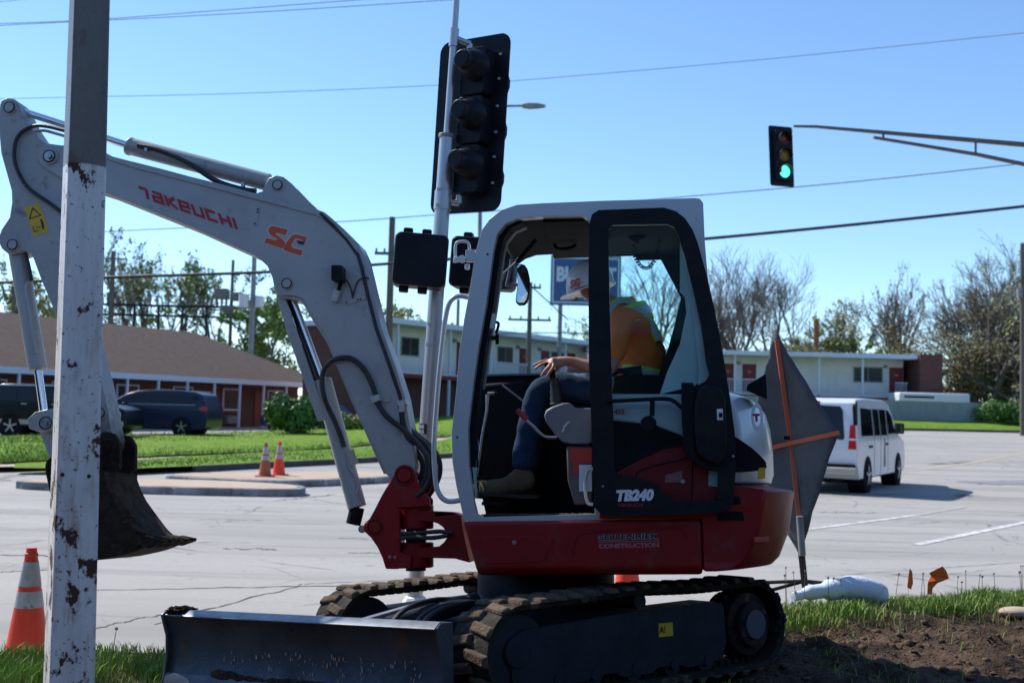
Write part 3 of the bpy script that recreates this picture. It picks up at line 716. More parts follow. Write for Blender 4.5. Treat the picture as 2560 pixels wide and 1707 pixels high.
def undercarriage(sgn):
    y0, y1 = (.57, .87) if sgn > 0 else (-.87, -.57); yo = y1 if sgn > 0 else y0
    track(y0, y1)
    o = -.035*sgn
    b = MB(CH); pl = [(-.60, .12), (-.63, .20), (-.62, .40), (-.55, .425), (-.2, .415), (.30, .395), (.80, .365), (.86, .33), (.87, .14), (.84, .10), (.40, .085), (.36, .11), (.20, .11), (.15, .085), (-.05, .085), (-.10, .11), (-.26, .11), (-.32, .09), (-.5, .10)]
    b.prism(pl, y0+.055, y1-.055); fr = b.build('track_frame', M['ucgrey'], EX, bevel=.012, fix=True)
    if sgn > 0:
        a = V((-.16, y1-.055+.003, .30)); b = MB(CH); b.box(a, (.105, .003, .07)); s = b.build('warning_sticker', M['yellow'], fr)
        mx = CH @ Matrix.Translation((-.11, y1-.048, .285)) @ TXT
        me = put_text('sticker_mark', 'A!', .05, mx, M['dblack'], fr); me.scale = (1, 1, 1)
    b = MB(CH); b.tube([(SX, y0+.05, SZ), (SX, y1-.06, SZ)], .175, 28); b.tube([(SX, y0+.02, SZ), (SX, y1-.02, SZ)], .125, 28); pass
    for i in range(20):
        a = 2*pi*i/20; b.box((SX+.19*cos(a), (y0+y1)/2, SZ+.19*sin(a)), (.03, .05, .03), Matrix.Rotation(-a, 3, 'Y'))
    spk = b.build('sprocket', M['rubber'], EX, bevel=.008)
    b = MB(CH); b.tube([(SX, y0+.01, SZ), (SX, y1-.004, SZ)], .082, 28); b.build('hub_cover', M['hub'], spk, bevel=.004)
    b = MB(CH); b.tube([(IX, y0+.07, IZ), (IX, y1-.07, IZ)], .185, 28); b.tube([(IX, y0+.05, IZ), (IX, y1-.05, IZ)], .08, 20); b.build('idler_wheel', M['ucgrey'], EX, bevel=.008)
    for x in (-.48, -.22, .06, .34, .58):
        b = MB(CH); b.tube([(x, y0+.07, .115), (x, y1-.07, .115)], .062, 20); b.tube([(x, y0+.05, .115), (x, y1-.05, .115)], .03, 12); b.build('track_roller', M['ucgrey'], EX)
    b = MB(CH); b.tube([(0, y0+.08, .455), (0, y1-.075, .455)], .042, 18); b.build('carrier_roller', M['ucgrey'], EX)
undercarriage(1); undercarriage(-1)
b = MB(CH); b.loft([[(x*k, y*k2, z) for x, y in ((-.42, -.60), (-.16, -.3), (-.2, .3), (-.42, .60), (.34, .60), (.62, .22), (.62, -.22), (.34, -.60))] for k, k2, z in ((1, 1, .20), (1, 1, .34), (.8, .55, .44), (.62, .5, .47))])
fr = b.build('carbody', M['ucgrey'], EX, bevel=.015, fix=True)
b = MB(); b.tube([(0, 0, .45), (0, 0, .60)], .40, 40); b.build('slew_ring', M['ucgrey'], EX, bevel=.01)

# --- angled dozer blade on its push frame
BL = CH @ Matrix.Translation((1.60, .03, 0)) @ Matrix.Rotation(R(23), 4, 'Z')
W2 = .87
prof = [(.062, .0), (.030, .09), (.008, .19), (.012, .29), (.045, .375), (.075, .408), (.045, .425), (-.03, .418), (-.035, .39), (-.03, .30), (-.045, .19), (-.03, .05), (.03, -.03), (.075, -.03)]
b = MB(BL); b.prism(prof, -W2, W2); bl = b.build('dozer_blade', M['blade'], EX, bevel=.006, fix=True)
b = MB(BL); b.prism([(-.034, .4215), (.040, .4285), (.088, .404), (.094, .410), (.046, .4375), (-.034, .4305)], -W2+.17, W2-.002); b.build('blade_top_edge', M['bladetop'], bl, fix=True)
b = MB(BL); b.prism([(.090, -.035), (.078, .02), (.055, .095), (.046, .112), (.030, .105), (.055, .0), (.07, -.035)], -W2+.01, W2-.01); b.build('cutting_edge', M['blade'], bl, fix=True)
for s_ in (-1, 1):
    b = MB(BL); b.prism([(.10, -.03), (.055, .10), (.04, .2), (.045, .3), (.085, .41), (.05, .432), (-.05, .43), (-.06, .05), (.03, -.035)], s_*W2-.008, s_*W2+.008); b.build('end_plate', M['blade'], bl, bevel=.004, fix=True)
b = MB(BL); 
for i in range(420):     # mud caked along the foot and on the top corner
    y = rd.uniform(-W2+.1, W2-.35); t = .5+.5*noise.noise(V((y*3, 0, 4))); z = .105+rd.random()*.045*t; r_ = rd.uniform(.004, .014)*(.5+t)
    b.add([(.054-.16*(z-.06)+v.x*r_*.8, -y+v.y*r_*1.6, z+v.z*r_*.8) for v in iv], ifc)
for i in range(36):
    r_ = rd.uniform(.006, .018); b.add([(.03+rd.uniform(-.05, .04)+v.x*r_, -W2+rd.uniform(.0, .15)+v.y*r_, .432+v.z*r_+rd.uniform(-.01, .008)) for v in iv], ifc)
tag(b.build('stuck_mud', M['mud'], bl), kind='stuff')
b = MB(BL)
for (y, z, s2) in [(rd.uniform(-.5, .75), rd.uniform(.06, .25), rd.uniform(.002, .005)) for _ in range(150)]:
    x = .016+.05*abs((z-.2)/.2)**2; b.add([(x+v.x*.001, y+v.y*s2*.8, z+v.z*s2*2.6) for v in iv], ifc)
tag(b.build('mud_spatter', M['tan'], bl), kind='stuff')
# push arms and lift ram
def bar(mb, a, c, wd, ht):
    a, c = V(a), V(c); d = (c-a).normalized(); sd_ = V((-d.y, d.x, 0)).normalized(); up = d.cross(sd_)*-1
    if up.z < 0: up = -up
    secs = [[p+sd_*wd/2+up*ht/2, p+sd_*wd/2-up*ht/2, p-sd_*wd/2-up*ht/2, p-sd_*wd/2+up*ht/2] for p in (a, c)]
    mb.loft(secs)
for s_ in (-1, 1):
    b = MB(CH); bar(b, (.45, s_*.36, .26), (1.40, s_*.16, .17), .10, .13); b.build('push_arm', M['ucgrey'], EX, bevel=.01, fix=True)
b = MB(CH); bar(b, (1.24, 0, .19), (1.46, .02, .17), .36, .14); b.tube([(1.45, .02, .10), (1.45, .02, .30)], .05, 16); b.build('angle_hinge', M['ucgrey'], EX, bevel=.01, fix=True)
b = MB(CH); b.tube([(.50, .0, .44), (1.08, 0, .34)], .05, 18); ly = b.build('lift_ram', M['ucgrey'], EX)
b = MB(CH); b.tube([(1.08, 0, .34), (1.46, .0, .27)], .026, 14); b.build('ram_rod', M['chrome'], ly)
b = MB(CH); b.loft([[(.52, -.40, .44), (.62, -.26, .44), (.62, -.26, .40), (.52, -.40, .40)], [(1.42, -.12, .335), (1.52, -.0, .33), (1.52, 0, .29), (1.42, -.12, .29)]]); b.build('ram_guard', M['bladetop'], EX, bevel=.006, fix=True)
b = MB(CH); b.tube([(.9, .30, .24), (1.36, .40, .24)], .042, 16); ar = b.build('angle_ram', M['ucgrey'], EX)
for k, yy in enumerate((.10, .16, -.12)):
    b = MB(CH); b.tube(smooth_path([(.45, yy, .42), (.75, yy+.1, .46), (1.0, yy+.16, .42), (1.15, yy+.2, .30)], 5), .014, 8); b.build('hydraulic_hose', M['hose'], EX)

# --- upper body: skirt, counterweight, hood
def plan(r, x0, x1, yw, n=16):
    """slice of a rectangle by the tail-swing circle, counter-clockwise from front near side"""
    pts = [(x1, yw)]
    if r is None or -math.sqrt(max(0, r*r-yw*yw)) < x0:
        xs_ = x0 if r is None else max(x0, -math.sqrt(max(0, r*r-yw*yw)))
    else: xs_ = -math.sqrt(r*r-yw*yw)
    a0 = math.atan2(yw, -math.sqrt(max(1e-6, r*r-yw*yw)))
    for i in range(n+1):
        a = a0+(2*pi-2*a0)*i/n; pts.append((r*cos(a), r*sin(a)))
    pts.append((x1, -yw)); return pts
sk = UL([(1155, 1303), (1190, 1437), (1758, 1431), (1762, 1300)], .80); zt, zb = sk[0][1], sk[1][1]
xf0, xf1, xr = sk[0][0], sk[1][0], sk[2][0]
b = MB(); b.loft([[(xf1-.01, .76, zb-.004), (xr, .76, zb-.004), (xr, -.76, zb-.004), (xf1-.01, -.76, zb-.004)], [(xf1, .80, zb+.03), (xr, .80, zb+.03), (xr, -.80, zb+.03), (xf1, -.80, zb+.03)], [(xf0, .80, zt), (xr, .80, zt), (xr, -.80, zt), (xf0, -.80, zt)]])
skirt_o = b.build('side_skirt', M['red'], EX, bevel=.018, segs=3, fix=True)
# access panel, embossed line and lock
b = MB(); pn = UL([(1205, 1342), (1212, 1338), (1378, 1340), (1384, 1346), (1362, 1398), (1352, 1405), (1222, 1408), (1214, 1402)], .80); b.prism(pn, .800, .805); pnl = b.build('access_panel', M['red'], skirt_o, bevel=.003, fix=True)
b = MB(); a = U3(1286, 1355, .806); b.tube([a, (a[0], a[1]+.008, a[2])], .012, 14); b.build('panel_lock', M['steel'], pnl)
b = MB(); q = smooth_path([U3(x, y, .801) for x, y in ((1430, 1392), (1440, 1345), (1470, 1330), (1600, 1322), (1690, 1320), (1712, 1332), (1716, 1350))], 5); b.tube(q, .005, 6); b.build('pressed_line', M['red'], skirt_o)
# counterweight
zc = [U(1900, y, .70)[1] for y in (1425, 1400, 1330, 1260, 1225, 1212)]
b = MB(); secs = []
for z, r_ in zip(zc, (1.22, 1.34, 1.40, 1.425, 1.44, 1.31)):
    secs.append([(p[0], p[1], z) for p in plan(r_, -2, xr-.004, .80)])
secs.insert(1, [(p[0], p[1], zc[0]+.012) for p in plan(1.30, -2, xr-.004, .80)])
b.loft(secs); cw = b.build('counterweight', M['red'], EX, bevel=.012, fix=True)
for k, (ya, yb, xa, xb) in enumerate(((1240, 1262, 1795, 1848), (1278, 1302, 1793, 1856))):
    b = MB(); b.prism(UL([(xa, ya), (xb, ya), (xb+5, yb-2), (xa, yb)], .80), .792, .8035); b.build('vent_slot', M['blackm'], cw, fix=True)
yy_ = .80
while math.hypot(*U3(1903, 1347, yy_)[:2]) > 1.405 and yy_ > .3: yy_ -= .005
c = U3(1903, 1347, yy_); b = MB(); b.box(c, (.15, .012, .026), Matrix.Rotation(math.atan2(c[1], c[0])-pi/2, 3, 'Z')); rf = b.build('red_reflector', M['decred'], cw, fix=True)
b = MB(); a = U3(1968, 1240, .35)
b = MB(); b.loft([[(p[0]*.99, p[1]*.93, zc[4]+.012) for p in plan(1.36, -2, -.9, .80)], [(p[0]*.97, p[1]*.93, zc[4]+.03) for p in plan(1.33, -2, -.9, .80)]]); b.build('counterweight_lip', M['red'], cw, fix=True)
# hood
hz_ = [(1208, 1.31, .755), (1180, 1.33, .765), (1120, 1.33, .765), (1060, 1.32, .76), (1020, 1.30, .75), (990, 1.26, .735), (975, 1.20, .70), (965, 1.12, .62)]
b = MB(); b.loft([[(p[0], p[1], U(1880, y, .70)[1]) for p in plan(r_, -2, xr+.02, yw)] for y, r_, yw in hz_])
hood = b.build('engine_hood', M['cabsilver'], EX, bevel=.01, fix=True, angle=50)
b = MB(); v_ = crop([(1110, 545), (1140, 548), (1190, 580), (1250, 622), (1310, 675), (1352, 722), (1360, 760), (1348, 782), (1250, 793), (1110, 800)], 1440, 900, .3507)
b.prism(UL(v_, .77), .745, .7685); b.build('hood_vent', M['blackm'], hood, fix=True)
b = MB(); a = U(1893, 1043, .768)
put_text('round_logo_mark', 'T', .05, txm(1884, 1052, .7705), M['decred'], hood, offset=.004)
b = MB(); b.prism(circ(a[0], a[1], .030, 24, .075), .762, .7695, holes=[circ(a[0], a[1], .017, 20, .05)]); b.build('round_logo', M['white'], hood, fix=True)
b = MB(); b.prism(UL([(1896, 1170), (1912, 1168), (1912, 1196), (1894, 1198)], .75), .745, .770); b.build('yellow_label', M['yellow'], hood, fix=True)
b = MB(); b.loft([[U3(1866, 976, .60), U3(1866, 976, .30), U3(1868, 962, .30), U3(1868, 962, .60)], [U3(1918, 998, .64), U3(1918, 998, .25), U3(1915, 934, .30), U3(1915, 934, .60)]]); b.build('exhaust_scoop', M['blackm'], EX, bevel=.006, fix=True)

# --- cab shell
OUT = [(1178, 1304), (1160, 1300), (1141, 1215), (1131, 1155), (1129, 1080), (1141, 974), (1148, 880), (1160, 800), (1174, 725), (1184, 659), (1193, 615), (1204, 576), (1224, 547), (1254, 525), (1292, 512), (1355, 508), (1500, 502), (1640, 498), (1738, 495), (1750, 497), (1758, 508), (1762, 600), (1769, 684), (1790, 860), (1800, 1000), (1800, 1296)]
INN = [(1205, 1292), (1192, 1284), (1184, 1250), (1172, 1165), (1170, 1070), (1183, 960), (1196, 868), (1215, 761), (1228, 668), (1234, 623), (1243, 585), (1264, 559), (1292, 546), (1355, 541), (1455, 539), (1468, 545), (1476, 560), (1478, 900), (1487, 1284)]
REAR = [(1530, 985), (1525, 760), (1520, 562), (1532, 545), (1690, 540), (1700, 548), (1716, 640), (1730, 760), (1748, 930), (1745, 985)]
outl = UL(OUT, .78); innl = UL(INN, .78); rearl = UL(REAR, .78)
b = MB(); b.prism(outl, .715, .78, holes=[innl, rearl]); cabn = b.build('cab_side_frame', M['cabsilver'], EX, bevel=.014, segs=3, fix=True)
fi = [(x+.0, z) for x, z in innl]
# far side: same silhouette, glass above the belt line, panel below
beltz = U(1300, 935, -.2)[1]
farwin = UL([(1205, 937), (1212, 850), (1224, 770), (1238, 700), (1250, 650), (1262, 620), (1275, 616), (1440, 608), (1480, 598), (1600, 588), (1686, 583), (1692, 590), (1702, 740), (1704, 880), (1700, 940)], -.19); top_in = []; bot_in = [p for p in innl if p[1] <= beltz+.02]
xa_ = farwin[-1][0]
b = MB(); b.prism(outl, -.235, -.19, holes=[farwin]); farp = b.build('far_side_frame', M['blackm'], EX, bevel=.008, fix=True)
b = MB(); b.prism([(farwin[0][0], beltz-.012), (farwin[0][0], beltz+.0), (xa_, beltz+.0), (xa_, beltz-.012)], -.19, -.165); b.build('belt_trim', M['grey'], farp, fix=True)
b = MB(); b.prism([(p[0]*.999, p[1]) for p in farwin], -.214, -.210); b.build('far_window', M['glass'], farp, fix=True, smooth=False)
b = MB(); c = U(1300, 911, -.2); b.box((c[0]+.0, -.205, c[1]), (.10, .003, .016)); b.build('window_label', M['white'], farp)
# roof and front/rear skins between the two sides
o_top = outl[9:20]
def skin(line, th, y0, y1, name, m, par, **k):
    b = MB(); ln = [V(p) for p in line]; inner = []
    for i, p in enumerate(ln):
        t = (ln[min(i+1, len(ln)-1)]-ln[max(i-1, 0)]).normalized(); inner.append(p+V((-t.y, t.x))*(-th))
    c = sum((p for p in ln), V((0, 0)))/len(ln)
    pts = [(p.x, p.y) for p in ln]+[(p.x, p.y) for p in reversed(inner)]
    b.prism(pts, y0, y1); return b.build(name, m, par, fix=True, **k)
cen = V((.1, 1.6))
def inward(line):   # make sure offset goes to the inside
    ln = [V(p) for p in line]; t = (ln[1]-ln[0]); nn = V((-t.y, t.x)); return 1 if nn.dot(cen-ln[0]) < 0 else -1
sgn_ = inward(outl[14:20])
roof = skin([(x, z-.012) for x, z in outl[14:20]], .035*sgn_, -.20, .72, 'roof', M['cabsilver'], EX, bevel=.01)
skin([(x, z-.06) for x, z in outl[15:19]], .03*sgn_, -.19, .71, 'headliner', M['head'], roof)
skin([(x-.02, z-.01) for x, z in outl[12:16]], .05*sgn_, -.20, .72, 'roof_front_header', M['head'], roof)
fx = min(p[0] for p in o_top)
# inner rail with recess, dark weather strip behind the near pillar
inl = [V(p) for p in innl]
strip_o = [(p.x-.0, p.y) for p in inl[3:13]]
b = MB(); a_ = [(x+.004, z) for x, z in strip_o]; c_ = [(x-.030, z-.004) for x, z in strip_o]; b.prism(a_+c_[::-1], .62, .714); b.build('door_seal', M['blackm'], cabn, fix=True)
b = MB(); a_ = [(x-.006, z) for x, z in strip_o[2:]]; c_ = [(x-.036, z-.004) for x, z in strip_o[2:]]; b.prism(a_+c_[::-1], .55, .61); b.build('window_rail', M['grey'], cabn, fix=True)
# far front pillar and rail
fp_ = farwin[:6]; b = MB(); a_ = [(x+.035, z) for x, z in fp_]; c_ = [(x-.004, z) for x, z in fp_]; b.prism(a_+c_[::-1], -.19, -.15); b.build('far_front_pillar', M['blackm'], farp, fix=True)
# windscreen, upper and lower
gl = outl[5:13]; 
b = MB(); vs = []
for x, z in gl: vs += [(x-.035, .71, z), (x-.035, -.19, z)]
b.add(vs, [(2*i, 2*i+1, 2*i+3, 2*i+2) for i in range(len(gl)-1)]); b.build('windscreen', M['glass'], EX)
b = MB(); g2 = UL([(1168, 1070), (1172, 1160), (1183, 1245), (1189, 1232), (1183, 1150), (1180, 1068)], .70); b.prism(g2, -.18, .70); b.build('lower_windscreen', M['glassdoor'], EX, fix=True, smooth=False)
b = MB(); g3 = UL([(1172, 1070), (1180, 1160), (1189, 1245), (1192, 1236), (1190, 1150), (1184, 1068)], .712); b.prism(g3, .700, .713); b.build('glass_edge', M['glassedge'], EX, fix=True)
# rear window glass panels
b = MB(); b.prism([(x, z) for x, z in rearl], .74, .744); b.build('quarter_window', M['glass'], cabn, fix=True, smooth=False)
b = MB(); b.prism(UL([(1700, 585), (1712, 640), (1728, 720), (1750, 830), (1758, 900), (1756, 950), (1735, 965), (1650, 985), (1668, 930), (1700, 860), (1716, 780), (1712, 740), (1700, 730)], .70), .690, .700); b.build('quarter_reflection', M['reflgrey'], cabn, fix=True)  # pale panel added behind the glass, its colour imitating reflections
bx = outl[-4][0]
b = MB(); b.box((min(p[0] for p in outl)+.03, .26, (beltz+zt)/2), (.04, .94, beltz-zt)); b.build('cab_rear_wall', M['blackm'], EX)
ca, cb = outl[20], outl[23]
b = MB(); 
for y in (.66, -.17): b.tube([(ca[0]+.05, y, ca[1]-.04), (cb[0]+.06, y, cb[1]-.05)], .035, 8)
b.build('rear_pillar', M['cabsilver'], EX)
b = MB(); b.box(((innl[0][0]+min(p[0] for p in outl))/2-.02, .27, zt+.012), (innl[0][0]-min(p[0] for p in outl)+.05, .94, .03)); flr = b.build('cab_floor', M['head'], EX)
b = MB()
for i in range(300):
    a = U(1480, 1290, .7)[0]; c2_ = U(1200, 1290, .7)[0]; x = rd.uniform(a, c2_); y = .70-abs(rd.gauss(0, .12)); r_ = rd.uniform(.003, .011)
    b.add([(x+v.x*r_*1.4, y+v.y*r_, zt+.032+v.z*r_*.6) for v in iv], ifc)
tag(b.build('floor_mud', M['lug'], flr), kind='stuff')
# side body seen through the open door: hood flank, grille and red cover
b = MB(); b.prism(UL([(1515, 1008), (1600, 1005), (1700, 1008), (1800, 1010), (1800, 1150), (1760, 1120), (1700, 1085), (1640, 1062), (1600, 1056), (1515, 1044)], .79), .782, .790); b.build('hood_flank', M['cabsilver'], hood, fix=True)
b = MB(); b.prism(UL([(1488, 1046), (1600, 1058), (1640, 1064), (1700, 1087), (1760, 1122), (1800, 1152), (1800, 1240), (1490, 1240)], .79), .781, .786); b.build('side_grille', M['blackm'], hood, fix=True)
b = MB(); b.prism(UL([(1545, 1180), (1600, 1150), (1660, 1122), (1720, 1115), (1760, 1130), (1800, 1150), (1800, 1296), (1498, 1296), (1500, 1260)], .79), .787, .798); rc = b.build('side_cover', M['red'], EX, bevel=.004, fix=True)
b = MB(); a = U3(1707, 1203, .799); b.tube([a, (a[0], a[1]+.008, a[2])], .012, 14); b.build('cover_lock', M['steel'], rc)
b = MB(); b.prism(UL([(1664, 1187), (1706, 1176), (1704, 1204), (1662, 1206)], .80), .7985, .8005); b.build('cover_sticker', M['pink'], rc, fix=True)
b = MB(); b.prism(UL([(1772, 1176), (1796, 1180), (1794, 1216), (1771, 1214)], .80), .7985, .8005); b.build('cover_plate', M['glassedge'], rc, fix=True)
b = MB(); b.tube(smooth_path([U3(x, y, .80) for x, y in ((1590, 1196), (1596, 1178), (1640, 1163), (1700, 1150), (1728, 1140))], 4), .0035, 6); b.tube([U3(1733, 1128, .80), U3(1729, 1250, .80)], .0035, 6); b.build('cover_seam', M['blackm'], rc)
b = MB(); b.prism(UL([(1533, 1020), (1574, 1018), (1575, 1036), (1534, 1037)], .792), .7905, .792); fl = b.build('number_sticker', M['silverband'], hood, fix=True)
put_text('number_text', '455', .036, txm(1536, 1035, .7935), M['decred'], fl, offset=.001)

# --- the opened door, latched back along the cab side
DO = [(1472, 900), (1471, 700), (1473, 560), (1480, 535), (1497, 525), (1660, 519), (1690, 528), (1712, 545), (1731, 573), (1744, 606), (1766, 684), (1785, 765), (1807, 880), (1826, 998), (1837, 1080), (1840, 1170), (1834, 1250), (1825, 1274), (1795, 1283), (1530, 1290), (1502, 1284), (1486, 1268), (1480, 1100)]
DG = [(1533, 1030), (1530, 985), (1524, 760), (1521, 575), (1530, 562), (1668, 560), (1686, 568), (1698, 592), (1714, 650), (1731, 715), (1753, 812), (1765, 900), (1774, 936), (1764, 952), (1738, 966), (1712, 985), (1704, 1010), (1708, 1060), (1712, 1112), (1724, 1140), (1760, 1162), (1795, 1180), (1794, 1240), (1784, 1250), (1690, 1251), (1664, 1238), (1645, 1212), (1615, 1200), (1548, 1186), (1536, 1172)]
DY = .88
b = MB(); b.prism(UL(DO, DY), DY-.03, DY, holes=[UL(DG, DY)]); door = b.build('cab_door', M['black'], EX, bevel=.010, segs=3, fix=True)
b = MB(); b.prism(UL(DG, DY), DY-.022, DY-.018); b.build('door_window', M['glassdoor'], door, fix=True, smooth=False)
b = MB(); b.tube(smooth_path([U3(x, y, DY+.012) for x, y in ((1518, 1003), (1560, 1001), (1620, 998), (1664, 997), (1685, 1003), (1712, 1026), (1735, 1042))], 5), .0105, 10)
b.tube([U3(1631, 1000, DY+.012), U3(1630, 1040, DY+.012)], .013, 10); b.build('inner_handle', M['blackm'], door)
b = MB(); c = U3(1621, 1060, DY); b.tube([(c[0], DY-.005, c[2]), (c[0], DY+.02, c[2])], .042, 24); b.build('latch_knob', M['blackm'], door, bevel=.006)
b = MB(); hs = crop([(880, 205), (930, 185), (990, 190), (1035, 215), (1060, 270), (1070, 400), (1072, 600), (1060, 700), (1030, 735), (990, 735), (900, 700), (862, 660), (850, 560), (842, 400), (850, 280)], 1440, 900, .3507)
b.prism(UL(hs, DY+.03), DY+.002, DY+.055); ms = b.build('folded_mirror', M['black'], EX, bevel=.016, segs=3, fix=True)
b = MB(); b.prism(UL(crop([(750, 160), (840, 160), (850, 300), (845, 420), (850, 640), (900, 720), (960, 760), (940, 790), (850, 740), (790, 690), (765, 600), (755, 440)], 1440, 900, .3507), DY+.02), DY+.001, DY+.025); b.build('mirror_bracket', M['blackm'], ms, bevel=.006, fix=True)
b = MB(); c = U3(1800, 1036, DY+.058); b.box((c[0], DY+.045, c[2]), (.030, .03, .058)); lt = b.build('latch_striker', M['white'], ms, bevel=.004)
b = MB(); c = U3(1802, 1037, DY+.07); b.box((c[0], DY+.062, c[2]), (.018, .006, .022)); b.build('striker_hole', M['blackm'], lt)
put_text('model_number', 'TB240', .072, txm(1541, 1251, DY+.002, 1), M['white'], door, offset=.0045, shear=.22, width=.192)
mb = MB(); a0 = U(1544, 1266, DY)
strokes(mb, 'TaKeUCHI', .015, .0145, .0035, .0036, lambda u, v, l: (a0[0]-u, DY+l, a0[1]+v)); mb.build('red_lettering', M['decred'], door, smooth=False)
for (x, y) in ((1507, 1215), (1833, 1140)):
    b = MB(); c = U3(x, y, DY+.001); b.tube([c, (c[0], c[1]+.005, c[2])], .006, 10); b.build('door_screw', M['steel'], door)
# fabricator decal on the skirt
wd_ = abs(U(1497, 1350, .80)[0]-U(1648, 1350, .80)[0])
put_text('company_decal_white', 'SELLENRIEK', .036, txm(1496, 1349, .8015, 1), M['silverband'], skirt_o, offset=.0026, shear=.05, width=wd_)
put_text('company_decal', 'SELLENRIEK', .036, txm(1497, 1348.5, .8030, 1), M['navy'], skirt_o, offset=.0012, shear=.05, width=wd_*.985)
put_text('construction_decal', 'CONSTRUCTION', .031, txm(1497, 1370, .8015, 1), M['pink'], skirt_o, offset=.0018, width=wd_)
b = MB(); b.prism(UL([(1496, 1353), (1648, 1350), (1648, 1352), (1496, 1355.5)], .80), .8005, .8018); b.build('decal_rule', M['pink'], skirt_o, fix=True)

# --- grab rail, lifting bracket, fittings
b = MB(); b.tube(smooth_path([U3(x, y, .75) for x, y in ((1176, 744), (1150, 740), (1133, 746), (1121, 764), (1113, 800), (1106, 855), (1098, 930), (1091, 1016), (1086, 1090), (1085, 1138), (1089, 1200), (1095, 1228), (1107, 1246), (1124, 1253), (1150, 1250))], 4), .014, 12); b.build('grab_rail', M['cabsilver'], EX)
b = MB(); b.tube(smooth_path([U3(x, y, .76) for x, y in ((1139, 648), (1138, 622), (1141, 608), (1150, 604), (1164, 604), (1172, 611), (1174, 628))], 4), .0085, 10); br_ = b.build('light_bracket', M['cabsilver'], EX)
b = MB(); c = U3(1177, 640, .76); b.box(c, (.055, .03, .066)); c = U3(1168, 660, .76); b.tube([c, (c[0], c[1], c[2]-.03)], .014, 10); b.build('bracket_clamp', M['cabsilver'], br_, bevel=.004)
b = MB(); c = U3(1146, 648, .765); b.prism([(c[0]-.024, c[2]-.012), (c[0]-.024, c[2]+.014), (c[0]+.024, c[2]+.012), (c[0]+.03, c[2]-.018)], .75, .775); b.tube([(c[0]-.02, .75, c[2]), (c[0]-.02, .78, c[2])], .02, 14); b.build('bracket_lug', M['white'], br_, bevel=.003)
b = MB(); c = U(1213, 797, .78); b.box((c[0]-.02, .70, c[1]), (.05, .02, .085)); b.build('hinge_plate', M['cabsilver'], cabn, bevel=.004)
for (x, y) in ((1219, 636), (1143, 1093), (1207, 851)):
    b = MB(); c = U3(x, y, .781); b.tube([c, (c[0], c[1]+.002, c[2])], .006, 10); b.build('frame_bolt', M['blackm'], cabn)
b = MB(); b.tube(smooth_path([U3(x, y, .60) for x, y in ((1228, 806), (1244, 806), (1246, 814), (1240, 834))], 3), .008, 8); b.box(U3(1243, 848, .6), (.018, .02, .055)); b.box(U3(1232, 845, .6), (.03, .02, .02)); b.build('window_latch', M['blackm'], EX)
# gas strut and pillar wiring inside
b = MB(); b.tube([U3(1340, 600, .5), U3(1290, 655, .5)], .012, 10); st = b.build('gas_strut', M['blackm'], EX)
b = MB(); b.tube([U3(1290, 655, .5), U3(1249, 692, .5)], .005, 8); b.build('strut_rod', M['steel'], st)
b = MB(); b.tube(smooth_path([U3(x, y, .2) for x, y in ((1386, 610), (1390, 619), (1402, 622), (1425, 620), (1440, 612))], 4), .010, 8); b.build('roof_handle', M['blackm'], EX)
b = MB(); b.prism(UL([(1258, 586), (1294, 582), (1296, 590), (1290, 597), (1270, 598)], .2), .19, .2); b.build('work_lamp_patch', M['glassedge'], EX, fix=True)
# right-hand mirror seen through the windscreen
mm = crop([(750, 715), (790, 703), (830, 712), (855, 750), (872, 820), (880, 900), (872, 1000), (850, 1070), (825, 1098), (770, 1100), (742, 1080), (740, 1050), (752, 950), (760, 880), (752, 790)], 1100, 480, .2551)
b = MB(); b.prism(UL(mm, -.34), -.40, -.34); mr = b.build('right_mirror', M['blackm'], EX, bevel=.01, fix=True)
c = UL(mm, -.34); cx_ = sum(p[0] for p in c)/len(c); cz_ = sum(p[1] for p in c)/len(c)
b = MB(); b.prism([(cx_+(x-cx_)*.86, cz_+(z-cz_)*.93) for x, z in c], -.345, -.336); b.build('mirror_glass', M['mirror'], mr, fix=True, smooth=False)
b = MB(); b.tube(smooth_path([U3(x, y, -.37) for x, y in ((1300, 712), (1275, 712), (1267, 713), (1272, 690), (1278, 650), (1270, 625))], 4), .011, 8); b.build('mirror_arm', M['grey'], mr)

# --- seat, consoles and levers
b = MB(); b.prism(UL([(1530, 990), (1535, 955), (1560, 948), (1700, 950), (1715, 975), (1700, 1030), (1540, 1030)], .3), .05, .55); seat = b.build('operator_seat', M['blackm'], EX, bevel=.03, segs=3, fix=True)
b = MB(); b.prism(UL([(1640, 960), (1668, 880), (1690, 800), (1698, 760), (1716, 752), (1740, 765), (1742, 820), (1738, 960), (1700, 990), (1650, 990)], .3), .08, .52); b.build('backrest', M['blackm'], seat, bevel=.03, segs=3, fix=True)
cs = UL(crop([(815, 590), (830, 550), (870, 525), (960, 492), (1020, 488), (1060, 530), (1190, 530), (1190, 790), (1180, 810), (1010, 808), (950, 790), (900, 740), (830, 640)], 1100, 850, .319), .62)
b = MB(); b.prism(cs, .46, .62); con = b.build('armrest_console', M['grey'], EX, bevel=.02, segs=3, fix=True)
b = MB(); ql = [U3(x, y, .623) for x, y in crop([(962, 722), (975, 680), (995, 655), (1015, 640)], 1100, 850, .319)]; b.tube(ql, .0075, 8); b.build('lever_slot', M['silverband'], con)
b = MB(); bs = [(a, y) for a, y in ((1381, 1008), (1379, 995), (1384, 988), (1379, 980), (1385, 972), (1381, 964), (1388, 956), (1386, 948))]
pts_ = [U3(1392-(i*.6), 1010-i*8, .54) for i in range(9)]; b.tube(pts_, [.040, .034, .037, .030, .034, .027, .030, .023, .024], 16); b.build('joystick_boot', M['hose'], con)
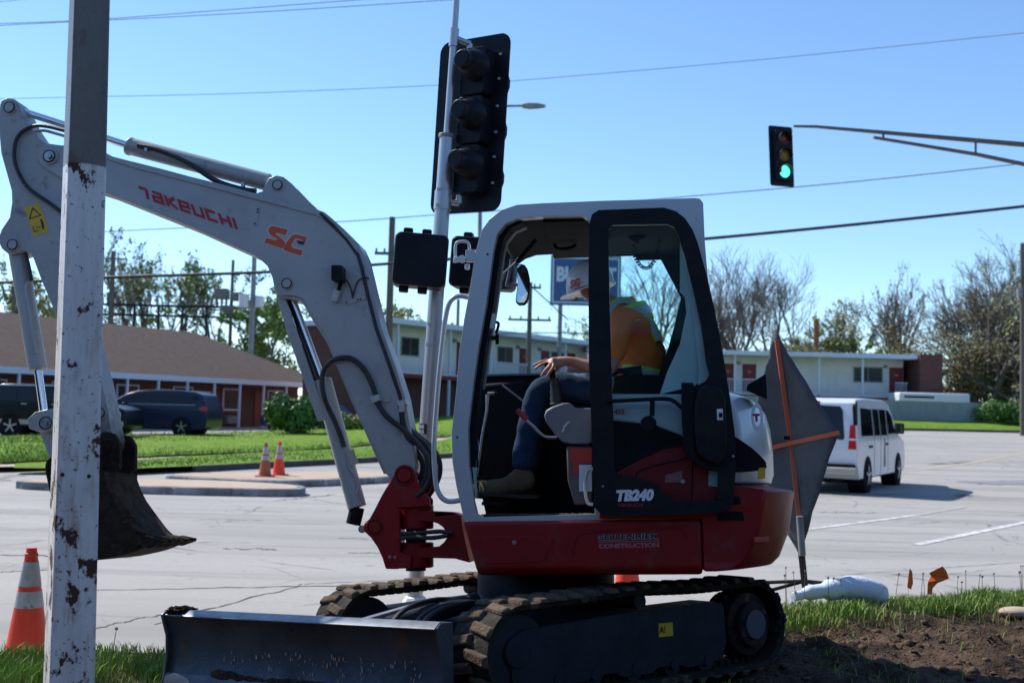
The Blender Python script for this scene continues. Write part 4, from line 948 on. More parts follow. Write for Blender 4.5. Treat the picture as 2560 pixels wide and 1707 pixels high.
b = MB(); b.tube([U3(1383, 950, .54), U3(1378, 925, .54), U3(1366, 908, .54)], [.016, .02, .018], 12); b.build('joystick', M['blackm'], con)
b = MB(); b.tube(smooth_path([U3(x, y, .66) for x, y in ((1310, 1045), (1330, 1062), (1350, 1082), (1365, 1092), (1392, 1093))], 4), .008, 8); lv = b.build('safety_lever', M['steel'], EX)
b = MB(); b.tube([U3(1293, 1024, .66), U3(1317, 1050, .66)], [.013, .015], 12); b.build('lever_grip', M['decred'], lv)
b = MB(); b.prism(UL(crop([(990, 830), (1190, 830), (1190, 1290), (1050, 1290), (1030, 1200), (1000, 1100)], 1100, 850, .319), .60), .15, .60); sb = b.build('seat_base', M['boxgrey'], EX, bevel=.01, fix=True)
b = MB(); b.prism(UL(crop([(1015, 860), (1030, 848), (1190, 846), (1190, 965), (1090, 970), (1082, 1045), (1042, 1045), (1040, 970), (1018, 965)], 1100, 850, .319), .605), .600, .607); b.build('red_warning_panel', M['seatbox'], sb, fix=True)
b = MB(); b.prism(UL(crop([(1090, 975), (1190, 975), (1190, 1185), (1090, 1185)], 1100, 850, .319), .605), .600, .608); b.build('paper_label', M['pipe'], sb, fix=True)
b = MB(); b.tube(smooth_path([U3(x, y, .64) for x, y in crop([(1200, 1010), (1165, 1015), (1145, 1050), (1138, 1120), (1145, 1230), (1165, 1280), (1200, 1285)], 1100, 850, .319)], 4), .010, 8); b.build('step_handle', M['cabsilver'], sb)
for k, (yy, dx) in enumerate(((.42, 0), (.30, 6))):
    b = MB(); b.tube([U3(1192+dx, 1190, yy), U3(1205+dx, 1090, yy), U3(1217+dx, 1025, yy), U3(1219+dx, 986, yy)], [.008, .008, .007, .013], 10); b.tube([U3(1219+dx, 984, yy), U3(1236+dx, 983, yy)], .010, 8)
    tl = b.build('travel_lever', M['steel'] if k == 0 else M['blackm'], EX)
b = MB(); b.box((U(1235, 1258, .4)[0], .36, U(1235, 1258, .4)[1]), (.12, .24, .02)); b.build('foot_pedal', M['blackm'], EX, bevel=.004)
b = MB(); b.prism([U(x, y, -.05) for x, y in ((1180, 1240), (1190, 960), (1310, 950), (1340, 1100), (1345, 1245))], -.17, -.05); b.build('right_console', M['blackm'], EX, bevel=.02, fix=True)
b = MB(); a = [U3(x, y, .0) for x, y in ((1222, 1062), (1250, 1075), (1292, 1062))]; b.tube([U3(1255, 962, .0), U3(1315, 1008, .0)], .006, 8); b.build('dash_lever', M['steel'], EX)
# radio with coiled cord under the roof
b = MB(); b.prism(UL([(1572, 578), (1610, 575), (1614, 598), (1598, 602), (1596, 612), (1572, 600)], .3), .25, .33); rdio = b.build('radio', M['blackm'], EX, bevel=.006, fix=True)
b = MB(); cp = smooth_path([U3(x, y, .3) for x, y in ((1586, 600), (1586, 636), (1594, 654), (1606, 668), (1620, 670), (1632, 658), (1642, 640), (1648, 615), (1652, 580))], 12)
co = []
for i, p in enumerate(cp):
    a = i*1.25; co.append((p.x+.011*cos(a), p.y+.011*sin(a), p.z+.006*sin(a)))
b.tube(co, .0035, 5); b.build('coiled_cord', M['blackm'], rdio)
b = MB(); b.prism(UL([(1540, 590), (1668, 586), (1670, 646), (1592, 648), (1588, 636), (1541, 638)], -.12), -.16, -.15); b.build('sun_blind', M['head'], EX, fix=True)

# --- boom
BY = .10
bt = [(92, 388), (98, 370), (112, 361), (128, 360), (150, 363), (200, 366), (258, 378), (281, 391), (332, 404), (400, 421), (478, 442), (560, 462), (648, 486), (720, 505), (794, 524), (810, 530), (823, 540), (860, 573), (897, 610), (910, 640), (919, 678), (935, 745), (954, 821), (985, 905), (1012, 991), (1024, 1060), (1036, 1130), (1040, 1165)]
bb = [(1032, 1205), (1010, 1222), (985, 1210), (966, 1184), (930, 1105), (880, 998), (833, 896), (820, 850), (791, 803), (766, 761), (753, 745), (734, 739), (708, 739), (692, 735), (685, 717), (680, 692), (668, 665), (650, 648), (635, 638), (560, 604), (478, 567), (351, 516), (258, 479), (190, 458), (155, 447), (112, 420), (97, 408)]
bo = UL(bt+bb, BY)
b = MB(); b.prism(bo, -BY, BY); boom = b.build('boom', M['silver'], EX, bevel=.006, fix=True)
# top flange lip and hose tray along the upper edge
lip = UL([(262, 392), (332, 415), (478, 453), (648, 497), (794, 535), (816, 545), (858, 583), (887, 615), (900, 645), (909, 682), (925, 748), (944, 823), (975, 908), (1003, 993)], BY)
b = MB(); p1 = lip; p2 = UL([(262, 396), (332, 419), (478, 457), (648, 501), (794, 539), (812, 548), (854, 587), (883, 618), (896, 646), (905, 683), (921, 749), (940, 824), (971, 909), (999, 994)], BY)
b.prism(p1+p2[::-1], BY, BY+.012); b.build('upper_lip', M['silver'], boom, fix=True)
b = MB(); b.prism(UL([(700, 735), (754, 742), (768, 757), (793, 800), (824, 850), (882, 992), (966, 1180), (958, 1184), (874, 996), (816, 856), (786, 810), (760, 765), (748, 750), (700, 742)], BY), -.085, .085); b.build('lower_web', M['silver'], boom, fix=True)
hose_lip = [U3(x, y, BY+.004) for x, y in ((800, 534), (835, 566), (868, 600), (895, 638), (905, 672), (922, 748), (941, 822), (972, 908), (1000, 990), (1008, 1030))]
b = MB(); b.tube(hose_lip, .011, 8); b.build('edge_hose', M['hose'], boom)
# arm cylinder bracket
br = UL([(636, 484), (655, 478), (664, 458), (672, 445), (690, 438), (708, 442), (728, 458), (762, 494), (797, 526), (780, 530), (700, 512), (640, 497)], .09)
for y in (-.085, .06):
    b = MB(); b.prism(br, y, y+.025); b.build('cylinder_bracket', M['silver'], boom, bevel=.003, fix=True)
def pin(px, py, y0, y1, r, name='pivot_pin', par=None, m='steel', ring=True):
    c = U(px, py, y1); b = MB(); b.tube([(c[0], y0, c[1]), (c[0], y1, c[1])], r, 24); o = b.build(name, M[m], par or boom, bevel=.003)
    if ring:
        b = MB(); b.tube([(c[0], y0, c[1]), (c[0], y1-.008, c[1])], r*1.45, 24); b.build('pin_boss', M['silver'] if m != 'red' else M['red'], o, bevel=.002)
    c = U(px, py, y1); b = MB(); b.prism(circ(c[0], c[1], r*1.13, 26), y1-.004, y1+.0006, holes=[circ(c[0], c[1], r*1.0, 26)]); b.build('pin_groove', M['blackm'], o, fix=True)
    return o
pin(693, 462, -.1, .097, .028, m='silver'); pin(716, 708, -.12, .113, .029, m='silver')
# decals
a0 = U(354, 493, BY); a1 = U(604, 577, BY); ln_ = math.hypot(a1[0]-a0[0], a1[1]-a0[1]); ca_ = (a0[0]-a1[0])/ln_; sa_ = (a1[1]-a0[1])/ln_
def mf(u, v, l): return (a0[0]-u*ca_-v*sa_*-1*-1, BY+.001+l, a0[1]+u*sa_+v*ca_)
mb = MB(); tot = strokes(MB(), 'TaKeUCHI', .08, .078, .018, .017, mf); k = (ln_+.0)/tot
strokes(mb, 'TaKeUCHI', .077, .078*k, .018*k, .0215, mf); mb.build('maker_lettering', M['decred'], boom, smooth=False)
def decal(name, pts, m, y0, y1, par=boom, holes=()):
    b = MB(); b.prism(UL(pts, BY), y0, y1, holes=[UL(h, BY) for h in holes]); return b.build(name, M[m], par, fix=True, smooth=False)
CB = lambda pts: crop(pts, 600, 350, .3189)
S_ = [(222, 715), (226, 690), (250, 672), (376, 703), (362, 748), (290, 730), (278, 738), (340, 782), (356, 806), (350, 828), (330, 853), (188, 806), (208, 765), (282, 787), (292, 776), (232, 742)]
C_ = [(440, 738), (528, 764), (508, 812), (484, 800), (492, 786), (438, 770), (402, 822), (412, 842), (492, 866), (480, 910), (345, 866), (338, 852), (366, 798), (408, 748)]
def grow(pts, g):
    cx = sum(p[0] for p in pts)/len(pts); cy = sum(p[1] for p in pts)/len(pts); n = len(pts); out = []
    ar = sum(pts[i][0]*pts[(i+1) % n][1]-pts[(i+1) % n][0]*pts[i][1] for i in range(n)); sg = 1 if ar > 0 else -1
    for i in range(n):
        p = V(pts[i]); d0 = (p-V(pts[i-1])).normalized(); d1 = (V(pts[(i+1) % n])-p).normalized(); nn = (V((d0.y, -d0.x))+V((d1.y, -d1.x)))*sg
        if nn.length < .1: nn = V((d0.y, -d0.x))*sg
        out.append(tuple(p+nn.normalized()*g))
    return out
decal('logo_outline', CB(grow(S_, 6)), 'white', BY, BY+.0012); decal('logo_outline', CB(grow(C_, 6)), 'white', BY, BY+.0015)
decal('logo_letter', CB(S_), 'orange', BY, BY+.0025); decal('logo_letter', CB(C_), 'orange', BY, BY+.0028)
decal('logo_bucket', CB([(446, 788), (512, 800), (490, 824), (456, 812)]), 'navy', BY+.0015, BY+.0040)
decal('cover_plate', CB([(112, 540), (160, 528), (132, 676), (92, 668)]), 'silver', BY, BY+.004)
for (x, y) in ((140, 543), (136, 566), (115, 654), (835, 1273), (922, 1252), (944, 1246)):
    px, py = CB([(x, y)])[0]; c = U3(px, py, BY+.008); b = MB(); b.tube([(c[0], BY, c[2]), c], .006, 10); b.build('bolt_head', M['dblack'], boom)
b = MB(); b.prism(UL(CB([(812, 1262), (968, 1218), (985, 1228), (990, 1250), (830, 1298), (814, 1290)]), BY), BY, BY+.006); b.build('hose_bracket', M['silver'], boom, bevel=.002, fix=True)
# work lamp on the boom
b = MB(); b.prism(UL(CB(rrect(728, 992, 815, 1112, 14)), BY+.06), BY+.02, BY+.10); wl = b.build('work_lamp', M['black'], boom, bevel=.008, fix=True)
b = MB(); c = [U3(*CB([(x, y)])[0], BY+.04) for x, y in ((795, 1100), (782, 1150), (770, 1180))]; b.tube(c, .013, 8); b.build('lamp_stem', M['blackm'], wl)
b = MB(); c = U3(*CB([(752, 1222)])[0], BY+.03); b.box(c, (.04, .04, .075), Matrix.Rotation(R(-15), 3, 'Y')); b.build('lamp_foot', M['silverband'], wl, bevel=.006)
for pts in (((815, 1085), (850, 1120), (875, 1190), (882, 1240)), ((882, 1240), (895, 1180), (925, 1105), (975, 1080), (1012, 1085))):
    b = MB(); b.tube(smooth_path([U3(*CB([q])[0], BY+.014) for q in pts], 5), .0045, 6); b.build('lamp_cable', M['hose'], wl)
# arm cylinder on top
def cyl_part(name, a, c, r, m, par=EX, n=22, bev=.004): 
    b = MB(); b.tube([a, c], r, n); return b.build(name, M[m], par, bevel=bev)
e0, e1 = U3(693, 462, 0), U3(22, 268, 0); m0 = U3(322, 365, 0)
ac = cyl_part('arm_cylinder', U3(672, 457, 0), m0, .056, 'silver')
cyl_part('cylinder_rod', m0, e1, .024, 'chrome', ac); cyl_part('gland_collar', m0, U3(330, 368, 0), .060, 'silver', ac)
b = MB(); b.tube(smooth_path([U3(x, y, .062) for x, y in ((345, 364), (386, 372), (430, 388), (480, 414), (540, 452), (600, 472), (640, 478))], 6), .017, 10); b.build('cylinder_hose', M['hose'], ac)
b = MB(); b.tube([U3(343, 362, .06), U3(384, 371, .06)], .009, 8); b.box(U3(366, 373, .065), (.02, .02, .03)); b.box(U3(608, 462, .065), (.022, .02, .03)); b.build('hose_fitting', M['steel'], ac)
# --- arm
AY = .085
ao = [(0, 262), (4, 252), (16, 246), (34, 247), (46, 258), (53, 276), (60, 292), (75, 316), (92, 338), (110, 355), (135, 372), (165, 395), (185, 430), (195, 480), (200, 560), (208, 640), (222, 740), (236, 830), (248, 880), (268, 952), (281, 1010), (290, 1067), (297, 1098), (292, 1118), (276, 1128), (256, 1122), (240, 1100), (215, 1040), (188, 950), (160, 840), (145, 798), (102, 697), (82, 642), (75, 629), (57, 626), (36, 633), (22, 636), (5, 622), (-6, 600), (4, 574), (24, 544), (30, 506), (29, 477), (16, 430), (3, 384), (-2, 330), (-2, 285)]
b = MB(); b.prism([U(x, y, AY-AY*max(0, min(1, (x-30-(y-260)*.27)/45))*sstep((y-300)/110)) for x, y in ao], -AY, AY); arm = b.build('arm', M['armsilver'], EX, bevel=.006, fix=True)
pin(22, 268, -.11, .10, .033, par=arm, m='silver'); pin(30, 611, -.11, .10, .031, par=arm, m='silver')
pin(122, 390, -.12, .125, .036, par=boom, m='steel'); c = U3(122, 390, .13); b = MB(); b.tube([c, (c[0], c[1]+.01, c[2])], .020, 6); b.build('pin_bolt', M['steel'], boom)
pin(247, 1032, -.11, .100, .032, par=arm, m='steel')
ws = U(93, 548, AY); 
def aw(pts): return crop(pts, 0, 200, .3189)
b = MB(); b.prism(UL(aw([(190, 998), (310, 966), (385, 1190), (265, 1226)]), AY), AY, AY+.002); wsn = b.build('warning_label', M['yellow'], arm, fix=True, smooth=False)
tri = aw([(255, 998), (330, 1062), (228, 1095)]); ti = aw([(258, 1016), (315, 1058), (240, 1083)])
b = MB(); b.prism(UL(tri, AY), AY+.002, AY+.003, holes=[UL(ti, AY)]); b.build('warning_triangle', M['dblack'], wsn, fix=True, smooth=False)
b = MB()
for r_ in (((320, 1110), (338, 1106), (350, 1165), (334, 1170)), ((285, 1158), (322, 1146), (324, 1152), (287, 1164)), ((256, 1150), (262, 1148), (274, 1192), (268, 1194)), ((268, 1188), (305, 1178), (306, 1183), (270, 1194))): b.prism(UL(aw(r_), AY), AY+.002, AY+.003)
b.prism(UL([aw([(325+10*cos(a*.7), 1100+9*sin(a*.7))])[0] for a in range(9)], AY), AY+.002, AY+.003)
b.build('label_figure', M['dblack'], wsn, fix=True, smooth=False)
b = MB(); b.tube(smooth_path([U3(x, y, AY+.02) for x, y in ((200, 560), (156, 532), (121, 506), (83, 481), (62, 460), (48, 436), (38, 410), (35, 385), (38, 359), (46, 340), (61, 326), (89, 315), (121, 317), (166, 328), (260, 350))], 5), .0125, 10); b.build('arm_hose', M['hose'], arm)
b = MB(); b.tube(smooth_path([U3(x, y, .05) for x, y in ((88, 330), (110, 327), (135, 333), (175, 345))], 5), .010, 8); b.build('arm_hose', M['silverband'], arm)
# bucket cylinder down the front of the arm
p0, p1_, p2_ = U3(40, 625, 0), U3(95, 925, 0), U3(113, 1057, 0)
b = MB(); b.tube([U3(45, 632, 0), p1_], .058, 20); bc = b.build('bucket_cylinder', M['silver'], EX, bevel=.004)
b = MB(); b.tube([p1_, p2_], .026, 16); b.build('cylinder_rod', M['chrome'], bc)
b = MB(); b.tube(smooth_path([U3(x, y, .07) for x, y in ((62, 632), (70, 660), (76, 690), (78, 702))], 4), .014, 8); b.build('cylinder_hose', M['hose'], bc)
b = MB(); b.tube(smooth_path([U3(x, y, .065) for x, y in ((78, 702), (68, 710), (66, 730), (76, 790), (88, 870), (92, 880))], 4), .0095, 8); b.build('steel_line', M['silver'], bc)
# bucket linkage
for y in (-.125, .10):
    b = MB(); b.prism(UL([(96, 1050), (113, 1034), (150, 1026), (200, 1020), (250, 1008), (270, 1020), (270, 1045), (250, 1056), (150, 1078), (120, 1082), (98, 1074)], 0), y, y+.025); b.build('idler_link', M['silver'], EX, bevel=.004, fix=True)
for y in (-.06, .04):
    b = MB(); b.prism(UL([(100, 1050), (126, 1046), (150, 1100), (172, 1160), (150, 1172), (128, 1120)], 0), y, y+.03); b.build('push_link', M['silver'], EX, bevel=.004, fix=True)
pin(113, 1057, -.13, .13, .036, par=arm, m='steel'); c = U3(113, 1057, .135); b = MB(); b.tube([c, (c[0], c[1]+.006, c[2])], .018, 6); b.build('pin_bolt', M['steel'], arm)
# bucket: two side plates and a curved shell, teeth to the right
bs_out = [(268, 1082), (292, 1096), (299, 1130), (299, 1196), (313, 1226), (331, 1252), (359, 1282), (398, 1322), (420, 1338), (440, 1350), (410, 1362), (391, 1374), (350, 1384), (313, 1389), (284, 1391), (238, 1379), (190, 1340), (155, 1280), (134, 1220), (120, 1172), (122, 1155), (140, 1146), (160, 1156), (200, 1140), (235, 1100)]
def UB(pts): return [U(a, c, .25-.5*max(0, min(1, (a-120)/367))) for a, c in pts]
for y in (-.25, .235):
    b = MB(); b.prism(UB(bs_out), y, y+.015); bk = b.build('bucket_side', M['bucket'], EX, bevel=.003, fix=True)
shell = [V(p) for p in UB([(140, 1146), (122, 1165), (136, 1220), (157, 1280), (192, 1338), (238, 1376), (284, 1388), (313, 1386), (391, 1371), (440, 1356), (486, 1347)])]
sh = smooth_path([(p.x, p.y, 0) for p in shell], 4); inn_ = []
for i, p in enumerate(sh):
    t = (sh[min(i+1, len(sh)-1)]-sh[max(i-1, 0)]).normalized(); inn_.append(p+V((-t.y, t.x, 0))*.014)
b = MB(); b.prism([(p.x, p.y) for p in sh]+[(p.x, p.y) for p in reversed(inn_)], -.265, .265); bk = b.build('bucket_shell', M['bucket'], EX, bevel=.003, fix=True)
for k in range(5):
    y = -.235+k*.1175; b = MB(); b.prism(UB([(425, 1343), (450, 1338), (492, 1345), (490, 1352), (450, 1364), (428, 1362)]), y-.022, y+.022); b.build('bucket_tooth', M['bucket'], bk, bevel=.004, fix=True)
b = MB(); fill = UB([(150, 1180), (298, 1180), (318, 1232), (360, 1285), (420, 1336), (470, 1342), (440, 1352), (391, 1366), (313, 1382), (238, 1370), (195, 1335), (160, 1275)]); b.prism(fill, -.225, .225); b.build('bucket_soil', M['mud'], bk, fix=True)
b = MB()
for i in range(420):
    t = rd.random(); k = min(len(sh)-2, int(t*(len(sh)-1))); p = sh[k].lerp(sh[k+1], rd.random()); r_ = rd.uniform(.004, .014); b.add([(p.x+v.x*r_*1.3, rd.uniform(-.26, .26)+v.y*r_*1.3 if 0 else (-.26+.52*((i*37) % 97)/97)+v.y*r_*1.3, p.y+v.z*r_*1.1) for v in iv], ifc)
for i in range(160):
    q = [(299, 1196), (331, 1252), (359, 1282), (398, 1322), (440, 1338), (487, 1346)]; k = rd.randrange(5); f = rd.random(); x, z = UB([(lerp(q[k][0], q[k+1][0], f), lerp(q[k][1], q[k+1][1], f))])[0]; r_ = rd.uniform(.005, .016)
    b.add([(x+v.x*r_, rd.uniform(.20, .26)+v.y*r_ if 0 else (.12+.14*((i*29) % 89)/89)+v.y*r_, z+v.z*r_*.8) for v in iv], ifc)
for i in range(14):
    x, z = U(rd.uniform(240, 485), rd.uniform(1360, 1390), .2); 
tag(b.build('bucket_mud', M['mud'], bk), kind='stuff')
for y in (-.13, .09):
    b = MB(); b.prism(UL([(232, 1110), (240, 1092), (262, 1078), (286, 1084), (300, 1108), (300, 1170), (285, 1180), (170, 1180), (130, 1170), (140, 1140), (165, 1150), (200, 1150)], .12), y, y+.04); b.build('bucket_ear', M['bucket'], bk, bevel=.004, fix=True)

# --- boom cylinder
q0, q1, q2 = U3(883, 1310, 0), U3(806, 950, 0), U3(716, 708, 0)
b0 = U3(893, 1268, 0)
b = MB(); b.tube([b0, q1], .057, 22); bcy = b.build('boom_cylinder', M['silver'], EX, bevel=.005)
b = MB(); b.tube([q1, q2], .024, 16); b.build('cylinder_rod', M['chrome'], bcy)
b = MB(); b.tube([b0, q0], .045, 16); b.build('cylinder_foot', M['blackm'], bcy)
b = MB(); g = UL([(690, 738), (714, 747), (742, 828), (775, 925), (818, 1046), (794, 1053), (752, 930), (720, 840)], .05); b.prism(g, .035, .050); gp_ = b.build('rod_guard', M['silver'], EX, bevel=.003, fix=True)
b = MB(); b.prism(UL([(714, 747), (722, 760), (748, 836), (782, 930), (822, 1040), (818, 1046), (775, 925), (742, 828)], .05), -.05, .035); b.build('guard_side', M['ucgrey'], gp_, fix=True)
b = MB(); b.tube(smooth_path([U3(x, y, .062) for x, y in ((869, 1140), (874, 1170), (890, 1190), (898, 1205), (896, 1222), (890, 1236))], 4), .007, 8); b.build('steel_line', M['silver'], bcy)
b = MB(); b.prism(UL([(864, 1128), (884, 1122), (896, 1158), (876, 1166)], .06), .055, .065); b.build('maker_label', M['beige'], bcy, fix=True)
# hoses
def hose(pts, y, r=.0165, name='hydraulic_hose'):
    b = MB(); ys = y if isinstance(y, (list, tuple)) else [y]*len(pts); b.tube(smooth_path([U3(p[0], p[1], yy) for p, yy in zip(pts, ys)], 6), r, 10); return b.build(name, M['hose'], EX)
hose([(860, 1117), (850, 1085), (836, 1051), (822, 1022), (812, 998), (806, 970), (806, 940), (815, 917), (836, 900), (861, 894), (885, 900), (910, 924), (928, 956), (938, 985), (945, 1009), (966, 1040), (1001, 1068), (1028, 1092), (1054, 1120), (1072, 1150), (1076, 1185), (1061, 1222), (1040, 1240)], [.08]*4+[.13]*19)
hose([(1004, 1030), (1008, 1060), (1022, 1096), (1046, 1112), (1066, 1140), (1068, 1178), (1052, 1215), (1030, 1235)], .10)
hose([(1012, 1030), (1020, 1064), (1040, 1090), (1064, 1112), (1082, 1150), (1082, 1190), (1068, 1226), (1048, 1248)], .04)
hose([(1000, 1030), (1006, 1070), (1030, 1110), (1054, 1150), (1056, 1180), (1044, 1205), (1028, 1228)], .0)
hose([(1020, 1040), (1036, 1080), (1070, 1110), (1094, 1140), (1100, 1175), (1092, 1205), (1070, 1240), (1052, 1256)], -.06)
b = MB(); b.prism(UL([(925, 992), (946, 985), (952, 1000), (930, 1008)], .15), .10, .155); b.build('hose_clamp', M['silverband'], boom, bevel=.003, fix=True)
b = MB(); b.prism(UL([(952, 993), (975, 988), (978, 1003), (955, 1008)], BY), BY, BY+.008); b.build('clamp_plate', M['silver'], boom, bevel=.002, fix=True)
b = MB(); b.prism(UL([(990, 1003), (1014, 998), (1017, 1010), (993, 1014)], .12), .02, .125); b.box(U3(1006, 1020, .11), (.03, .05, .05)); b.build('hose_clamp', M['silverband'], boom, bevel=.003, fix=True)

# --- swing post and house bracket
C3 = lambda pts: crop(pts, 760, 1100, .2550)
sp_o = C3([(880, 340), (760, 540), (690, 680), (640, 770), (590, 815), (575, 850), (590, 895), (650, 950), (720, 1050), (765, 1150), (800, 1262), (1050, 1255), (1060, 1140), (945, 1100), (940, 700), (1030, 665), (1230, 645), (1232, 580), (1150, 480), (1090, 335), (1060, 275), (985, 235), (915, 262)])
for y0, y1 in ((.105, .135), (-.135, -.105)):
    b = MB(); b.prism(UL(sp_o, y1 if y1 > 0 else 0), y0, y1); sw = b.build('swing_plate', M['red'], EX, bevel=.008, fix=True)
b = MB(); kp = [U(1010+4, y, 0) for y in (1265, 1425)]; kx = U(1040, 1350, 0)[0]
b.tube([(kx, 0, U(1040, 1262, 0)[1]), (kx, 0, U(1040, 1322, 0)[1])], .105, 26); b.tube([(kx, 0, U(1040, 1355, 0)[1]), (kx, 0, U(1040, 1418, 0)[1])], .105, 26); sc_ = b.build('swing_boss', M['red'], EX, bevel=.008)
b = MB(); b.tube([(kx, 0, U(1040, 1255, 0)[1]), (kx, 0, U(1040, 1426, 0)[1])], .06, 22); b.build('king_pin', M['ucgrey'], sc_)
b = MB(); b.box((U(985, 1350, 0)[0]-.02, 0, U(985, 1345, 0)[1]), (.05, .2, .35)); b.build('swing_web', M['red'], EX)
hb = C3([(1090, 700), (1200, 692), (1400, 700), (1470, 706), (1535, 735), (1560, 900), (1625, 1200), (1480, 1160), (1290, 1155), (960, 1150), (950, 1100), (975, 1060), (1250, 1050), (1320, 1042), (1370, 1000), (1402, 955), (1400, 905), (1360, 850), (1310, 815), (1262, 800), (1090, 790)])
b = MB(); b.prism(UL(hb, .10), -.12, .10); b.build('house_bracket', M['red'], EX, bevel=.010, fix=True)
hose([(1000, 1335), (1030, 1332), (1070, 1330), (1100, 1328), (1130, 1332)], .12, .013); hose([(1000, 1345), (1040, 1342), (1080, 1344), (1120, 1338)], .14, .013)
pin(1010, 1187, -.15, .150, .042, par=sw, m='red'); pin(936, 1317, -.15, .148, .036, par=sw, m='red'); pin(905, 1322, -.06, .06, .02, par=sw, m='steel', ring=False)
for x in (838, 892):
    px, py = C3([(x, 1143)])[0]; c = U3(px, py, .14); b = MB(); b.tube([(c[0], .13, c[2]), c], .010, 10); b.build('plate_bolt', M['steel'], sw)
# ------------------------------------------------------------ the operator
PE = bpy.data.objects.new('person', None); COL.objects.link(PE); PE.matrix_basis = EXM
tag(PE, 'person sitting in the excavator cab in a white hard hat, orange vest and jeans', 'person')
def skin(name, verts, edges, m, parent, sub=2, root=0, fold=0):
    """verts: (px, py, y, radius[, radius2])"""
    me = bpy.data.meshes.new(name); me.from_pydata([U3(v[0], v[1], v[2]) for v in verts], edges, []); me.materials.append(m)
    o = bpy.data.objects.new(name, me); COL.objects.link(o); o.parent = parent
    o.modifiers.new('skin', 'SKIN').use_smooth_shade = True
    if not me.skin_vertices: 
        bm = bmesh.new(); bm.from_mesh(me); bm.verts.layers.skin.verify(); bm.to_mesh(me); bm.free()
    for i, v in enumerate(verts):
        r2 = v[4] if len(v) > 4 else v[3]
        me.skin_vertices[0].data[i].radius = (v[3], r2); me.skin_vertices[0].data[i].use_root = (i == root)
    s_ = o.modifiers.new('sub', 'SUBSURF'); s_.levels = sub; s_.render_levels = sub
    if fold:
        tx = bpy.data.textures.new('folds', 'CLOUDS'); tx.noise_scale = .11; tx.noise_depth = 2
        d_ = o.modifiers.new('folds', 'DISPLACE'); d_.texture = tx; d_.strength = fold; d_.texture_coords = 'LOCAL'; d_.mid_level = .5
    return o
PX = .27
bv = [(1592, 985, PX, .09), (1600, 920, PX, .08), (1592, 850, PX, .085), (1562, 790, PX, .075), (1530, 760, PX, .055), (1500, 742, PX, .055), (1476, 724, PX, .088, .078), (1468, 698, PX, .085, .08),
      (1556, 800, .43, .045), (1545, 865, .52, .038), (1530, 925, .56, .038), (1480, 918, .55, .038), (1440, 906, .54, .030), (1420, 901, .54, .024, .032), (1400, 903, .54, .020, .036), (1384, 908, .54, .018, .036),
      (1556, 800, .09, .06), (1540, 880, .04, .045), (1500, 930, .02, .04), (1440, 925, .02, .03), (1415, 925, .02, .03),
      (1560, 985, .37, .05), (1362, 968, .38, .03), (1324, 1075, .37, .03), (1306, 1190, .37, .025), (1560, 985, .17, .05), (1380, 974, .15, .03), (1346, 1050, .15, .03), (1316, 1190, .15, .025)]
be = [(0, 1), (1, 2), (2, 3), (3, 4), (4, 5), (5, 6), (6, 7), (3, 8), (8, 9), (9, 10), (10, 11), (11, 12), (12, 13), (13, 14), (14, 15), (3, 16), (16, 17), (17, 18), (18, 19), (19, 20), (0, 21), (21, 22), (22, 23), (23, 24), (0, 25), (25, 26), (26, 27), (27, 28)]
# fingers: index and middle reach forward, ring and little curl round the joystick, thumb behind
fing = [[(1372, 901, .520, .0105), (1353, 904, .516, .0088), (1332, 914, .516, .007)], [(1371, 905, .545, .0105), (1352, 911, .545, .009), (1335, 924, .545, .007)],
        [(1374, 914, .565, .0105), (1362, 927, .568, .009), (1352, 941, .566, .007)], [(1384, 917, .585, .0095), (1374, 930, .588, .008), (1367, 942, .586, .0065)], [(1396, 916, .505, .012), (1384, 930, .500, .010), (1378, 941, .505, .008)]]
for fg in fing:
    p = 15 if fg is not fing[4] else 14
    for v in fg: bv.append(v); be.append((p, len(bv)-1)); p = len(bv)-1
body = skin('body', bv, be, M['skin'], PE)
# nose, ear and brow on the head
b = MB(); b.tube([U3(1445, 746, PX), U3(1434, 751, PX)], [.012, .007], 8); b.tube([U3(1484, 742, PX+.085), U3(1484, 756, PX+.083)], [.014, .010], 8); b.build('face_detail', M['skin'], body)
jv = [(1590, 985, PX, .15), (1560, 985, .37, .105), (1460, 968, .38, .092), (1385, 962, .38, .078), (1352, 966, .375, .074), (1336, 1010, .37, .072), (1322, 1080, .37, .076), (1310, 1140, .37, .074), (1300, 1178, .37, .066),
      (1560, 985, .17, .105), (1460, 975, .16, .092), (1375, 972, .15, .076), (1345, 1050, .15, .072), (1318, 1180, .15, .066)]
skin('jeans', jv, [(0, 1), (1, 2), (2, 3), (3, 4), (4, 5), (5, 6), (6, 7), (7, 8), (0, 9), (9, 10), (10, 11), (11, 12), (12, 13)], M['jeans'], PE, sub=3, fold=.026)
for yy in (.37, .15):
    bo_ = skin('boot', [(1312, 1165, yy, .056), (1312, 1200, yy, .058), (1325, 1226, yy, .048), (1270, 1216, yy, .050), (1230, 1218, yy, .045, .05), (1212, 1217, yy, .034, .042)], [(0, 1), (1, 2), (1, 3), (3, 4), (4, 5)], M['boot'], PE)
    b = MB(); so_ = [U(x, y, yy) for x, y in ((1206, 1230), (1212, 1240), (1262, 1243), (1300, 1246), (1344, 1247), (1347, 1238), (1300, 1236), (1262, 1233))]; b.prism(so_, yy-.05, yy+.05); b.build('sole', M['sole'], bo_, bevel=.01, fix=True)
tv = [(1590, 1000, PX, .150, .17), (1598, 930, PX, .130, .165), (1594, 862, PX, .130, .175), (1574, 802, PX, .118, .17), (1545, 764, PX, .075, .11), (1556, 800, .43, .085), (1550, 845, .50, .075), (1556, 800, .11, .085), (1550, 845, .04, .075)]
te = [(0, 1), (1, 2), (2, 3), (3, 4), (3, 5), (5, 6), (3, 7), (7, 8)]
